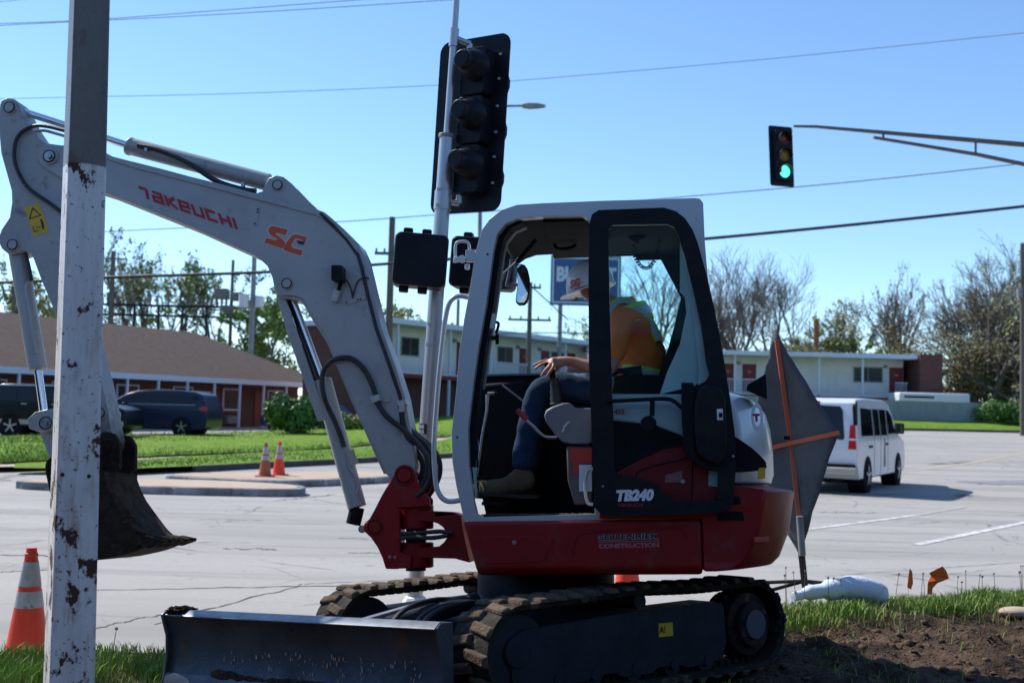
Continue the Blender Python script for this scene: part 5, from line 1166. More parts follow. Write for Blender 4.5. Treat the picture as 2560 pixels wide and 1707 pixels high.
vest = skin('vest', tv, te, M['vest'], PE, sub=3, fold=.04)
skin('sleeve', [(1556, 806, .44, .070), (1550, 840, .50, .062), (1542, 875, .535, .058), (1535, 905, .55, .052)], [(0, 1), (1, 2), (2, 3)], M['vest'], PE); skin('sleeve', [(1550, 840, .04, .062), (1540, 880, .03, .058)], [(0, 1)], M['vest'], PE)
def ringband(name, p, q, rx, ry, m, th=.006):
    a, c = V(U3(*p)), V(U3(*q)); ax = (c-a).normalized(); sd_ = V((0, 1, 0)); fw = ax.cross(sd_).normalized(); secs = []
    for i in range(33):
        t = 2*pi*i/32; r_ = fw*rx*cos(t)+sd_*ry*sin(t); ro = fw*(rx+th)*cos(t)+sd_*(ry+th)*sin(t); secs.append([a+r_, a+ro, c+ro, c+r_])
    b = MB(); b.loft(secs, caps=False); return b.build(name, m, vest, fix=True)
ringband('lime_stripe', (1610, 925, PX), (1606, 948, PX), .135, .165, M['lime'], .012); ringband('reflective_stripe', (1609, 930, PX), (1607, 943, PX), .135, .165, M['silverband'], .015)
ringband('lime_stripe', (1560, 783, PX), (1580, 822, PX), .128, .192, M['lime'], .014); ringband('reflective_stripe', (1565, 792, PX), (1575, 813, PX), .128, .192, M['silverband'], .019)
for (a, c, m, r_) in (((1546, 748), (1592, 802), 'lime', .022), ((1552, 746), (1598, 798), 'silverband', .015)):
    for yy in (PX+.085, PX-.085):
        dy_ = (.02 if m == 'silverband' else 0)*(1 if yy > PX else -1); yy += dy_; r_ = .015 if m == 'silverband' else .027; b = MB(); q = smooth_path([U3(1522, 800, yy+.055), U3(1530, 770, yy+.045), U3(1552, 752, yy+.03), U3(1585, 762, yy+.025), U3(1622, 800, yy+.03), U3(1648, 850, yy+.03)], 5); b.tube(q, r_, 10, flat=.5); b.build('shoulder_stripe', M[m], vest)
# hard hat
hc = V(U3(1474, 706, PX)); HM = Matrix.Translation(hc) @ Matrix.Rotation(R(10), 4, 'Y') @ Matrix.Scale(1.08, 4)
b = MB(HM); n = 28; secs = []
for i in range(11):
    a = R(90*i/10); rr = cos(a)**.75 if i < 10 else .03; secs.append([(.132*rr*cos(2*pi*j/n), .112*rr*sin(2*pi*j/n), -.035+.150*sin(a)) for j in range(n)])
b.loft(secs); hat = b.build('hard_hat', M['helmet'], PE, fix=True, angle=80)
b = MB(HM); rim = [[((.138+(.035 if cos(2*pi*j/n) > .3 else 0)*cos(2*pi*j/n))*k*cos(2*pi*j/n), .118*k*sin(2*pi*j/n), z-(.012*cos(2*pi*j/n))) for j in range(n)] for k, z in ((.9, -.036), (1, -.040), (1.0, -.046), (.9, -.042))]
b.loft(rim); b.build('brim', M['helmet'], hat, fix=True)
b = MB(HM); b.tube([(.115*cos(R(t)), 0, -.035+.155*sin(R(t))) for t in range(10, 171, 10)], .010, 8); b.build('hat_ridge', M['helmet'], hat)
c_ = U3(1437, 716, PX+.09)
tm = Matrix.Translation(V(c_)+V((.024, .012, -.014))) @ Matrix.Rotation(R(-40), 4, 'Z') @ TXT @ Matrix.Rotation(R(6), 4, 'Z')
put_text('hat_logo', 'SC', .062, tm, M['orange'], hat, offset=.004, shear=.15)

# ------------------------------------------------------------ roadside poles and signals
def axis_m(o, x, n, z):
    """matrix with columns x, n, z at origin o"""
    return Matrix(((x[0], n[0], z[0], o[0]), (x[1], n[1], z[1], o[1]), (x[2], n[2], z[2], o[2]), (0, 0, 0, 1)))
# rusty white square post in front
D0 = 4.9
pb, pt_ = P(172, 1707, D0), P(224, 0, D0); ax = (pt_-pb).normalized(); zt_ = P(205, 412, D0).z
base = pb-ax*.45; base_z = base.z; top = pt_+ax*3.0
POST = thing('square_post', 'rusty white square steel post in the left foreground, bare brown metal above', 'post', base)
b = MB(); secs = []; a_ = R(30.5)
for k in range(25):
    t = k/24; p = base.lerp(top, t)-base; hw = lerp(.094, .058, t)
    secs.append([(p.x+hw*(u*cos(a_)-v*sin(a_)), p.y+hw*(u*sin(a_)+v*cos(a_)), p.z) for u, v in ((-1, -1), (1, -1), (1, 1), (-1, 1))])
b.loft(secs); b.build('post_shaft', rusty_white('rusty_white_paint', zt_-base.z), POST, bevel=.010, segs=3, fix=True)
fx_ = V((cos(a_), sin(a_), 0)); fn = V((sin(a_), -cos(a_), 0))
def onpost(px, py, off=.0):
    z = P(px, py, D0).z; t = (z-base.z)/(top.z-base.z); c = base.lerp(top, t); hw = lerp(.094, .058, t); s0 = c+fn*hw
    d = ray(px, py); tt = (s0-CAM).dot(fn)/d.dot(fn); return CAM+d*tt+fn*off-base
b = MB(); q = [onpost(x, y) for x, y in ((155, 1187), (222, 1187), (216, 1276), (152, 1276))]; q2 = [p+fn*.0025 for p in q]; b.loft([q, q2]); b.build('handhole_cover', rusty_white('rusty_cover_paint', 99), POST, bevel=.001, fix=True)
for (x, y) in ((156, 1186), (222, 1190)):
    b = MB(); p = onpost(x, y); b.tube([p, p+fn*.006], .008, 10); b.build('cover_bolt', M['mud'], POST)

# the pole carrying the signal seen from behind
DS = 8.4
lo, hi, tp = P(1039, 1470, DS), P(1119, 336, DS), P(1149, -120, DS)
SP = thing('signal_pole', 'aluminium signal pole leaning slightly behind the excavator boom', 'pole', (lo.x, lo.y, -.2))
L0 = V((lo.x, lo.y, -.2)); lax = (hi-lo).normalized()
b = MB(); b.tube([lo-L0-lax*.1, hi-L0], .0575, 28); shaft = b.build('lower_shaft', M['alu'], SP)
b = MB(); b.tube([hi-L0-lax*.02, tp-L0], [.031, .022], 20); b.build('upper_shaft', M['alu'], SP)
b = MB(); b.tube([hi-L0-lax*.03, hi-L0], .068, 24); b.build('top_collar', M['galv'], SP, bevel=.004)
b = MB(); b.tube([V((0, 0, -.02)), V((0, 0, .08)), V((.0, 0, .22))], [.16, .15, .072], 8); b.build('pedestal_base', M['white'], SP, bevel=.008)
def onpole(py): 
    t = (py-1470)/(336-1470); return lo.lerp(hi, t)
for y in (480, 520, 818, 868):
    p = onpole(y)-L0; b = MB(); b.tube([p-lax*.008, p+lax*.008], .061, 24); b.box(p+V((-.03, -.055, 0)), (.03, .02, .02)); b.build('pole_band', M['silverband'] if y < 600 else M['alu'], SP)
p = onpole(1078); 
SG_ = thing('number_tag', 'small navy tag with white letters stuck on the aluminium signal pole', 'tag', p)
b = MB(); 
secs = [[(.0595*sin(R(t)), -.0595*cos(R(t)), -.038), (.0595*sin(R(t)), -.0595*cos(R(t)), .038)] for t in range(-85, 6, 10)]
b.loft(secs, close=False); b.build('tag_plate', M['navy'], SG_)
for k, zz in enumerate((.004, -.032)):
    tm = Matrix.Translation((-.057, -.0345, zz)) @ Matrix.Rotation(R(-38), 4, 'Z') @ Matrix(((1, 0, 0, 0), (0, 0, -1, 0), (0, 1, 0, 0), (0, 0, 0, 1)))
    put_text('tag_text', 'BS' if k == 0 else 'RS', .036, tm, M['white'], SG_, offset=.0012, width=.052)
# three-section signal head with backplate, back towards us
zc_ = (P(1099, 110, DS)-P(1073, 512, DS)).normalized(); aY = R(34)
xr_ = V((cos(aY), -sin(aY), 0)); nr = V((-sin(aY), -cos(aY), 0)); xr_ = (xr_-zc_*xr_.dot(zc_)).normalized(); nr = zc_.cross(xr_)*-1
if nr.y > 0: nr = -nr
oc = P(1176, 312, DS+.10)
SH = thing('traffic_signal', 'large black traffic signal with backplate seen from behind, mounted high beside the aluminium pole', 'traffic light', oc)
SM = axis_m((0, 0, 0), xr_, nr, zc_)
b = MB(SM); b.prism(rrect(-.345, -.685, .325, .685, .09, 6), -.012, -.006); bpz = b.build('backplate', M['sigblack'], SH, fix=True)
b = MB(SM); 
for k in (-1, 0, 1): b.prism(rrect(-.03, k*.375-.180, .195, k*.375+.180, .03, 4), -.006, .13)
b.build('signal_housing', M['sigblack'], SH, bevel=.012, fix=True)
for k in (-1, 0, 1):
    cz = k*.375+.03; b = MB(SM); n = 26; secs = []
    for r_, dn, sx in ((.120, .125, 0), (.112, .20, 0), (.085, .27, -.0), (.072, .28, -.0), (.070, .33, 0), (.064, .335, 0)):
        secs.append([(.125+sx+r_*cos(2*pi*j/n), dn, cz+r_*sin(2*pi*j/n)) for j in range(n)])
    b.loft(secs); b.build('lamp_back', M['sigblack'], SH, fix=True, bevel=.004)
for sx in (.245, ):
    for k in (-.47, -.27, -.08, .12, .33, .52):
        b = MB(SM); b.box((sx, .0, k), (.018, .018, .016)); b.build('plate_bolt', M['silverband'], bpz)
for k in (-1, 0, 1):    # visors on the far side
    b = MB(SM); secs = [[(r_*sin(R(t)), -dn, k*.375+r_*cos(R(t))) for t in range(-140, 141, 20)] for r_, dn in ((.16, .02), (.155, .28), (.150, .28), (.152, .02))]
    b.loft(secs, close=False, caps=False); b.build('visor', M['sigblack'], SH)
for py, ex in ((96, (1176, 112)), (505, (1148, 508))):
    a = (onpole(py) if py > 336 else hi.lerp(tp, (336-py)/456))-L0; c = P(ex[0], ex[1], DS+.03)-L0; 
    b = MB(); b.tube([a, a+(c-a)*.75, c], .024, 14); b.tube([c, c-zc_*(.06 if py < 300 else -.06)], .026, 12); b.tube([a-lax*.07, a+lax*.07], .036 if py < 300 else .066, 16); b.build('mounting_arm', M['alu'], SP)
def ped_head(px0, py0, px1, py1, Y, label, yaw=0, dep=.24):
    a, c = P(px0, py1, Y), P(px1, py0, Y); cx = (a+c)/2; hw = (c.x-a.x)/2; hh = (c.z-a.z)/2
    t = thing('pedestrian_signal', label, 'pedestrian signal', cx, R(yaw)); lean = Matrix.Rotation(R(3.0), 4, 'Y')
    b = MB(lean); pts = rrect(-hw, -hh, hw, hh, .045, 5); b.loft([[(x*.96, -dep/2, z*.97) for x, z in pts], [(x, -dep/2+.02, z) for x, z in pts], [(x, dep/2, z) for x, z in pts]])
    b.build('housing', M['sigblack'], t, bevel=.008, fix=True)
    b = MB(lean); b.prism(rrect(-hw+.03, -hh+.03, hw-.03, hh-.03, .03, 4), dep/2, dep/2+.03); b.build('face_panel', M['black'], t, fix=True)
    for x in (-hw*.55, hw*.15):
        for z in (hh, -hh):
            b = MB(lean); b.box((x, 0, z+.015*(1 if z > 0 else -1)), (.07, .09, .055)); b.build('latch', M['sigblack'], t, bevel=.01)
    return t
ped_head(983, 590, 1120, 718, 8.15, 'black pedestrian signal housing left of the aluminium pole, beside the boom', 4)
ped_head(1128, 600, 1292, 722, 8.6, 'black pedestrian signal housing right of the pole, behind the cab pillar', -8)
# short grey post past the swing bracket
p = G(1042, 1508, -.25); t = thing('short_post', 'short grey metal post with a bright cap beyond the excavator hoses', 'post', p)
b = MB(); b.box((0, 0, .61), (.072, .072, 1.22)); b.build('shaft', M['galv'], t, bevel=.004); b = MB(); b.box((0, 0, 1.225), (.08, .08, .012)); b.build('cap', M['white'], t, bevel=.002)

# far signal on its mast arm, green lit
YM = 24.6
q = [P(1917, 318, YM), P(1983, 313, YM), P(1989, 466, YM), P(1922, 469, YM)]; cc = sum(q, V())/4
TS = thing('traffic_signal', 'traffic signal showing green, hung at the left end of the mast arm over the road', 'traffic light', cc)
zx = ((q[0]+q[1])/2-(q[2]+q[3])/2).normalized(); xx_ = V((cos(R(14)), sin(R(14)), 0)); nn_ = V((sin(R(14)), -cos(R(14)), 0)); MM = axis_m((0, 0, 0), xx_, nn_, zx)
b = MB(MM); b.prism(rrect(-.29, -.675, .29, .675, .05, 4), 0, .012); b.build('backplate', M['sigblack'], TS, fix=True)
b = MB(MM); b.prism(rrect(-.19, -.54, .19, .56, .03, 3), .012, .14); b.build('signal_housing', M['sigblack'], TS, bevel=.02, fix=True)
for k, m in ((1, 'redlens'), (0, 'amber'), (-1, 'green')):
    b = MB(MM); n = 24; secs = [[(.125*r_*cos(2*pi*j/n), .142+d_, .365*k+.0+.135*r_*sin(2*pi*j/n)) for j in range(n)] for r_, d_ in ((1, 0), (.7, .015), (.3, .024))]; b.loft(secs); b.build('lens', M[m], TS, fix=True)
    b = MB(MM); secs = [[(r_*sin(R(t)), d_, .365*k+r_*cos(R(t))) for t in range(-110, 111, 20)] for r_, d_ in ((.150, .14), (.150, .28), (.143, .28), (.143, .14))]; b.loft(secs, close=False, caps=False); b.build('visor', M['sigblack'], TS)
pb_ = P(2790, 1150, 26.5); pb_ = V((pb_.x, 26.5, -.15))
MA = thing('mast_arm', 'brown metal mast arm with a lower brace reaching in from the right over the road', 'mast arm', pb_)
def wp(px, py, Y): return P(px, py, Y)-pb_
b = MB(); b.tube([wp(1984, 316, YM+.05), wp(2040, 317, 24.7), wp(2190, 330, 25), wp(2560, 362, 25.9), wp(2790, 384, 26.5)], [.028, .034, .045, .062, .07], 14); b.build('upper_arm', M['masttan'], MA)
b = MB(); b.tube([wp(2184, 344, 25), wp(2440, 386, 25.6), wp(2560, 411, 25.9), wp(2790, 462, 26.5)], [.036, .045, .05, .06], 14); b.build('brace_arm', M['masttan'], MA)
for x, ya, yb, Y in ((2208, 333, 347, 25.05), (2439, 352, 386, 25.6)):
    b = MB(); b.tube([wp(x, ya, Y), wp(x, yb, Y)], .028, 10); b.build('spacer', M['masttan'], MA)
tp_ = wp(2790, 360, 26.5); b = MB(); b.tube([V((0, 0, 0)), V((tp_.x, tp_.y, tp_.z))], [.16, .11], 18); b.build('mast_post', M['masttan'], MA)

# street light whose pole hides behind the big signal
YL = 40; p = P(1198, 1040, YL); t0_ = V((p.x, YL, .0))
LT = thing('street_light', 'slim street light pole whose lamp arm pokes out right of the black signal', 'street light', t0_)
def lp(px, py): return P(px, py, YL)-t0_
b = MB(); b.tube([V((0, 0, 0)), lp(1202, 262)], [.10, .06], 12); b.build('pole', M['galv'], LT)
b = MB(); b.tube([lp(1202, 275), lp(1240, 266), lp(1310, 265)], .045, 10); b.build('arm', M['galv'], LT)
b = MB(); b.loft([[lp(x, y)+V((0, w_, 0)) for x, y, w_ in ((px, pt, -.16), (px, pt, .16), (px, pu, .16), (px, pu, -.16))] for px, pt, pu in ((1306, 263, 268), (1322, 260, 271), (1345, 261, 270), (1364, 265, 267))]); b.build('lamp_head', M['galv'], LT, bevel=.02, fix=True)

# ------------------------------------------------------------ cones, sign, pipe, flags
def cone(label, x, y, z, h, old=False, rz=0, group='traffic cones'):
    t = thing('traffic_cone', label, 'traffic cone', (x, y, z), rz, group); m = M['oldcone'] if old else M['cone']; k = h/.71
    b = MB(); b.prism(rrect(-.18*k, -.18*k, .18*k, .18*k, .03*k, 3), 0, .03*k, mapf=lambda a, q, c: (a, c, q)); b.build('base', m, t, bevel=.005, fix=True)
    def rad(zz): return lerp(.135, .030, (zz-.03)/.68)*k
    b = MB(); n = 28; prof_ = [(.03, 1.0), (.045, .98), (.2, 1), (.40, 1), (.60, 1), (.655, 1), (.66, 1.12), (.675, 1.12), (.68, 1.0), (.71, 1.02)]
    secs = [[(rad(zz)*q*cos(2*pi*j/n), rad(zz)*q*sin(2*pi*j/n), zz*k) for j in range(n)] for zz, q in prof_]; b.loft(secs); b.build('body', m, t, fix=True)
    for z0, z1 in ((.345, .445), (.475, .625)):
        b = MB(); secs = [[((rad(zz)+.0025)*cos(2*pi*j/n), (rad(zz)+.0025)*sin(2*pi*j/n), zz*k) for j in range(n)] for zz in (z0, z1)]; b.loft(secs, caps=False); b.build('reflective_band', M['reflect'] if h > .5 and not old else M['reflect'], t, fix=True)
    return t
p = G(66, 1640, -.2); cone('bright orange cone with two grey bands at the left edge, standing in the grass', p.x, p.y, -.235, .71)
p = G(1567, 1530, -.25); cone('orange cone half hidden between the excavator body and its track', p.x+.0, p.y, -.25, .72)
p = G(662, 1191, -.115); cone('faded brown-orange cone, left one of the pair on the traffic island', p.x, p.y, -.115, .70, True)
p = G(692, 1189, -.115); cone('bright orange cone, right one of the pair on the traffic island', p.x, p.y+.2, -.115, .72)

YS = 8.9; RS = thing('roll_up_sign', 'grey back of a diamond roll-up road sign with orange cross ribs behind the excavator', 'road sign', G(2012, 1470, 0))
rs0 = RS.matrix_basis.translation
T_, Rr, B_, Lf = P(1935, 823, YS), P(2095, 1081, YS-.25), P(2000, 1392, YS), P(1858, 1136, YS+.3); cen_ = P(1975, 1106, YS+.10)
b = MB(); n = 14; vs = []
for i in range(n+1):
    for j in range(n+1):
        u, v = i/n, j/n; p = T_*(1-u)*(1-v)+Rr*u*(1-v)+Lf*(1-u)*v+B_*u*v
        bul = .10*sin(pi*u)*sin(pi*v)*(1-.5*abs(u-v)); p = p+V((0, 1, 0))*bul
        e = min(u, v, 1-u, 1-v); pull = .035*sin(pi*(u if v in (0, 1) else v)) if e < 1e-6 else 0; p = p.lerp(cen_, pull*.5)
        p = p+V((.012, 0, 0))*noise.noise(V((u*7, v*7, 0)))
        vs.append(p-rs0)
fs = [(i*(n+1)+j, i*(n+1)+j+1, (i+1)*(n+1)+j+1, (i+1)*(n+1)+j) for i in range(n) for j in range(n)]
b.add(vs, fs); o = b.build('sign_fabric', M['cloth'], RS, angle=180); sm = o.modifiers.new('s', 'SOLIDIFY'); sm.thickness = .004
def rib(a, c, mid, name):
    pts = [a, (a+mid)/2, mid, (c+mid)/2, c]; sp_ = smooth_path(pts, 5); mb = MB(); secs = []
    for i, p in enumerate(sp_):
        t = (sp_[min(i+1, len(sp_)-1)]-sp_[max(i-1, 0)]).normalized(); s_ = t.cross(V((0, 1, 0))).normalized()*.017
        secs.append([p-rs0+s_+V((0, -.035, 0)), p-rs0-s_+V((0, -.035, 0)), p-rs0-s_+V((0, -.020, 0)), p-rs0+s_+V((0, -.020, 0))])
    mb.loft(secs); mb.build(name, M['orangerib'], RS, fix=True)
rib(P(1940, 850, YS), P(2002, 1360, YS), cen_, 'vertical_rib'); rib(Rr, Lf, cen_+V((0, -.025, 0)), 'cross_rib')
b = MB(); b.tube([P(1999, 1290, YS-.06)-rs0, P(2006, 1388, YS-.06)-rs0], .028, 12); b.build('stand_sleeve', M['galv'], RS)
b = MB(); b.tube([P(2004, 1385, YS-.06)-rs0, V((0, 0, .02))], .027, 12); b.build('stand_post', M['blackm'], RS)
b = MB(); b.box(P(1966, 1094, YS-.0)-rs0, (.05, .03, .03)); b.build('rib_clip', M['blackm'], RS)
for s_ in (-1, 1):
    for q in (-1, 1): b = MB(); b.tube([V((0, 0, .06)), V((s_*.5, q*.3, -.02))], .015, 8); b.build('stand_leg', M['blackm'], RS)
p0_ = G(2090, 1500, .02)
PI_ = thing('plastic_pipe', 'pale blue-white plastic pipe lying in the grass right of the excavator track', 'pipe', p0_)
b = MB(); q = [P(x, y, Y)-p0_ for x, y, Y in ((1982, 1492, 8.55), (2020, 1482, 8.6), (2070, 1475, 8.65), (2120, 1470, 8.7), (2165, 1475, 8.75), (2206, 1492, 8.8))]; b.tube(smooth_path(q, 4), [.035]*4+[.055]*4+[.08]*4+[.098]*4+[.095]*4+[.07], 24); b.build('pipe_wall', M['pipe'], PI_)
p = G(2320, 1500, .0)
for (pts, lb) in ((((2268, 1468), (2272, 1440), (2277, 1420), (2284, 1430), (2286, 1458), (2281, 1474)), 'small orange marker flag, narrow edge-on one left of the bent flag'), (((2318, 1485), (2320, 1455), (2330, 1440), (2325, 1432), (2355, 1414), (2362, 1424), (2369, 1444), (2345, 1458), (2335, 1470), (2334, 1487)), 'bent orange marker flag standing in the grass at the right')):
    c = P(pts[0][0], pts[0][1], 8.9); t = thing('marker_flag', lb, 'flag', (c.x, 8.9, vz(c.x, 8.9)), group='orange marker flags'); l0 = V((c.x, 8.9, vz(c.x, 8.9)))
    n = len(pts); pp = [P(x, y, 8.9)-l0 for x, y in pts]; b = MB(); b.prism([(q.x, q.z) for q in pp], -.0015, .0015, mapf=lambda a, y, z: (a, y+.03*sin(a*30), z)); b.build('flag_sheet', M['flag'], t, fix=True)
    b = MB(); b.tube([V((pp[0].x+.01, 0, pp[1].z)), V((pp[0].x+.012, 0, -.02))], .0015, 5); b.build('flag_wire', M['steel'], t)
p = G(2545, 1530, .02); b = MB(); b.add([(v.x*.20*(1+.2*noise.noise(v)), v.y*.12, v.z*.055) for v in iv], ifc); t = b.build('rock', M['tan'], None, sub=2); t.location = p; tag(t, 'pale flat rock in the grass at the right edge', 'rock')

# ------------------------------------------------------------ vehicles
def vehicle(name, label, cat, loc, heading, prof, w, belt, tumble, paint, windows, wheels, wr, extra=None, bev=.05):
    """local x forward, y left; prof in (x,z); windows: list of (part, polygon)"""
    t = thing(name, label, cat, loc, heading); mp = lambda a, y, z: (a, y*(1-tumble*max(0, z-belt)), z)
    holes_ = []
    full = list(prof)
    b = MB(); b.prism(full, -w, w, mapf=mp); body = b.build('body', M[paint], t, bevel=bev, segs=3, fix=True, angle=30)
    for s_ in (-1, 1):
        for nm, poly in windows:
            b = MB(); b.prism(poly, s_*(w+.004), s_*(w-.03), mapf=mp); b.build(nm, M['carglass'], t, fix=True, smooth=False)
        for x in wheels:
            b = MB(); b.tube([(x, s_*(w-.35), wr*1.02), (x, s_*(w+.008), wr*1.02)], wr*1.18, 28); b.build('wheel_arch', M['blackm'], body)
            wh = MB(); wh.tube([(x, s_*(w-.22), wr), (x, s_*(w+.02), wr)], wr, 32); wo = wh.build('wheel', M['tyre'], t, bevel=.03)
            b = MB(); b.tube([(x, s_*(w-.05), wr), (x, s_*(w+.024), wr)], wr*.62, 24); b.build('rim', M['blackm'], wo)
            b = MB()
            for k in range(5):
                a = 2*pi*k/5+.3; b.box((x+wr*.32*cos(a), s_*(w+.03), wr+wr*.32*sin(a)), (wr*.62, .015, wr*.13), Matrix.Rotation(-a, 3, 'Y'))
            b.tube([(x, s_*(w+.02), wr), (x, s_*(w+.04), wr)], wr*.14, 12); b.build('spokes', M['rim'], wo)
    if extra: extra(t, w, mp)
    return t
mv = [(.06, .30), (.0, .62), (.02, .98), (.10, 1.20), (.26, 1.60), (.55, 1.70), (1.2, 1.755), (2.1, 1.76), (2.9, 1.70), (3.3, 1.56), (3.75, 1.30), (4.05, 1.12), (4.6, 1.02), (4.98, .86), (5.14, .66), (5.14, .36), (5.0, .22), (.25, .22)]
def mvx(t, w, mp):
    for s_ in (-1, 1):
        b = MB(); b.prism([(.0, .98), (.03, 1.16), (.16, 1.17), (.34, 1.08), (.34, 1.02), (.1, .96)], s_*(w-.04), s_*(w+.012), mapf=mp); b.build('tail_light', M['tail'], t, fix=True)
        b = MB(); b.box((3.25, s_*(w+.10), 1.17), (.14, .18, .13)); b.build('door_mirror', M['blackcar'], t, bevel=.03)
        b = MB(); b.prism([(.5, 1.20), (3.3, 1.20), (3.3, 1.185), (.5, 1.185)], s_*(w+.002), s_*(w+.010), mapf=mp); b.build('window_trim', M['rim'], t, fix=True)
        for x in (2.35, 1.25): b = MB(); b.box((x, s_*(w+.012), 1.02), (.2, .03, .035)); b.build('door_handle', M['navycar'], t, bevel=.006)
        b = MB(); b.prism([(.45, 1.745), (2.2, 1.80), (2.2, 1.775), (.45, 1.72)], s_*(w-.22), s_*(w-.20)); b.build('roof_rail', M['rim'], t, fix=True)
def Pv(px, Y, z): return (((px-1280)/2800)*Y, Y, z)
X1, Y1, Z1 = Pv(545, 44.6, .07)
vehicle('minivan', 'dark navy minivan parked side-on in front of the low brick motel', 'minivan', (X1, Y1, Z1), R(176), mv, .98, 1.0, .16, 'navycar',
        [('side_window', [(.42, 1.50), (.36, 1.42), (.62, 1.24), (1.42, 1.22), (1.42, 1.58), (.6, 1.57)]), ('side_window', [(1.46, 1.22), (2.45, 1.22), (2.42, 1.62), (1.46, 1.59)]), ('side_window', [(2.5, 1.22), (3.55, 1.24), (3.25, 1.46), (2.9, 1.60), (2.48, 1.62)])], [1.0, 4.05], .34, mvx)
sv = [(.05, .40), (0, .8), (.02, 1.2), (.10, 1.70), (.35, 1.86), (1.2, 1.90), (2.5, 1.90), (3.0, 1.82), (3.5, 1.48), (3.8, 1.25), (4.6, 1.18), (5.0, 1.05), (5.1, .8), (5.1, .45), (5.0, .36), (.2, .36)]
def svx(t, w, mp):
    for s_ in (-1, 1):
        b = MB(); b.prism([(.1, .62), (5.0, .62), (5.0, .45), (.1, .45)], s_*(w+.002), s_*(w+.012), mapf=mp); b.build('lower_panel', M['beige'], t, fix=True)
        for x in (2.5, 1.4): b = MB(); b.box((x, s_*(w+.012), 1.18), (.22, .03, .04)); b.build('door_handle', M['rim'], t, bevel=.006)
        b = MB(); b.box((3.3, s_*(w+.12), 1.32), (.16, .2, .2)); b.build('door_mirror', M['blackcar'], t, bevel=.03)
        b = MB(); b.prism([(.25, 1.86), (2.8, 1.88), (2.8, 1.84), (.25, 1.82)], s_*(w-.02), s_*(w+.002), mapf=mp); b.build('roof_line', M['rim'], t, fix=True)
X1, Y1, Z1 = Pv(0, 41.2, .0)
vehicle('suv', 'black suv with a cream lower stripe parked at the left edge of the motel lot', 'suv', (X1, Y1, Z1), R(0), sv, .98, 1.25, .14, 'blackcar',
        [('side_window', [(.25, 1.30), (1.1, 1.30), (1.1, 1.74), (.35, 1.72)]), ('side_window', [(1.16, 1.30), (2.2, 1.30), (2.2, 1.76), (1.16, 1.75)]), ('side_window', [(2.26, 1.30), (3.4, 1.32), (3.0, 1.68), (2.26, 1.76)])], [.95, 4.1], .38, svx)
# white passenger van driving away
wv = [(.04, .50), (0, .62), (0, 1.15), (.05, 1.55), (.14, 1.98), (.30, 2.06), (1.2, 2.10), (3.2, 2.10), (3.9, 2.02), (4.35, 1.70), (4.75, 1.30), (5.1, 1.20), (5.6, 1.08), (5.72, .85), (5.72, .45), (5.55, .32), (.2, .32)]
def wvx(t, w, mp):
    def back(x0, pts, name, m, th=.012):
        b = MB(); b.prism(pts, x0-th, x0+.02, mapf=lambda a, y, z: (y+.24*max(0, (z-1.15)/.9)**1.6*.6, a*(1-.10*max(0, z-1.15)), z)); return b.build(name, M[m], t, fix=True)
    for s_ in (-1, 1):
        pts = [(s_*a, z) for a, z in ((.05, 1.18), (.70, 1.18), (.72, 1.24), (.70, 1.82), (.64, 1.90), (.05, 1.92))]; back(0, pts, 'rear_window', 'carglass')
        back(0, [(s_*a, z) for a, z in ((.80, .98), (.97, .98), (.97, 1.50), (.86, 1.50), (.82, 1.2))], 'tail_light', 'tail', .02)
        b = MB(); b.box((-.018, s_*.89, 1.19), (.02, .14, .035)); b.build('reversing_lamp', M['white'], t)
        b = MB(); b.prism([(-.02, 1.50), (.12, 1.50), (.30, 1.98), (.22, 2.02), (.06, 1.9)], s_*(w-.06), s_*(w+.006), mapf=mp); b.build('pillar_trim', M['blackm'], t, fix=True)
        b = MB(); b.box((4.0, s_*(w+.16), 1.42), (.12, .22, .26)); mo = b.build('door_mirror', M['blackm'], t, bevel=.03); b = MB(); b.box((3.935, s_*(w+.17), 1.42), (.012, .17, .20)); b.build('mirror_face', M['mirror'], mo)
        b = MB(); b.box((1.35, s_*(w+.012), 1.02), (.30, .03, .05)); b.build('door_handle', M['blackm'], t); b = MB(); b.box((3.25, s_*(w+.012), 1.05), (.18, .03, .05)); b.build('door_handle', M['blackm'], t)
        for x in (1.78, 3.42, 2.55): b = MB(); b.box((x, s_*(w+.001), .95), (.012, .008, 1.15)); b.build('door_seam', M['galv'], t)
        b = MB(); b.prism([(2.9, .52), (3.12, .52), (3.1, 1.2), (2.92, 1.2)], s_*(w+.002), s_*(w+.005), mapf=mp); b.build('side_decal', M['paintyel'], t, fix=True)
    b = MB(); b.box((-.08, 0, .50), (.20, 2.02, .17)); b.build('rear_bumper', M['beige'], t, bevel=.03)
    b = MB(); b.box((-.03, 0, .62), (.1, 1.9, .06)); b.build('bumper_step', M['blackm'], t)
    b = MB(); b.box((-.022, -.0, .86), (.02, .40, .22)); b.build('plate_holder', M['blackm'], t, bevel=.01); b = MB(); b.box((-.036, 0, .86), (.01, .31, .15)); b.build('number_plate', M['white'], t)
    b = MB(); b.box((.10, 0, 1.985), (.06, .34, .05)); b.build('brake_light', M['tail'], t, bevel=.01)
    b = MB(); b.box((2.4, 0, .30), (4.4, 1.3, .14)); b.build('underbody', M['blackm'], t)
ph = R(29); rc_ = V((7.50, 24.2, 0)); cx_v = rc_+V((-cos(ph), sin(ph), 0))*1.0
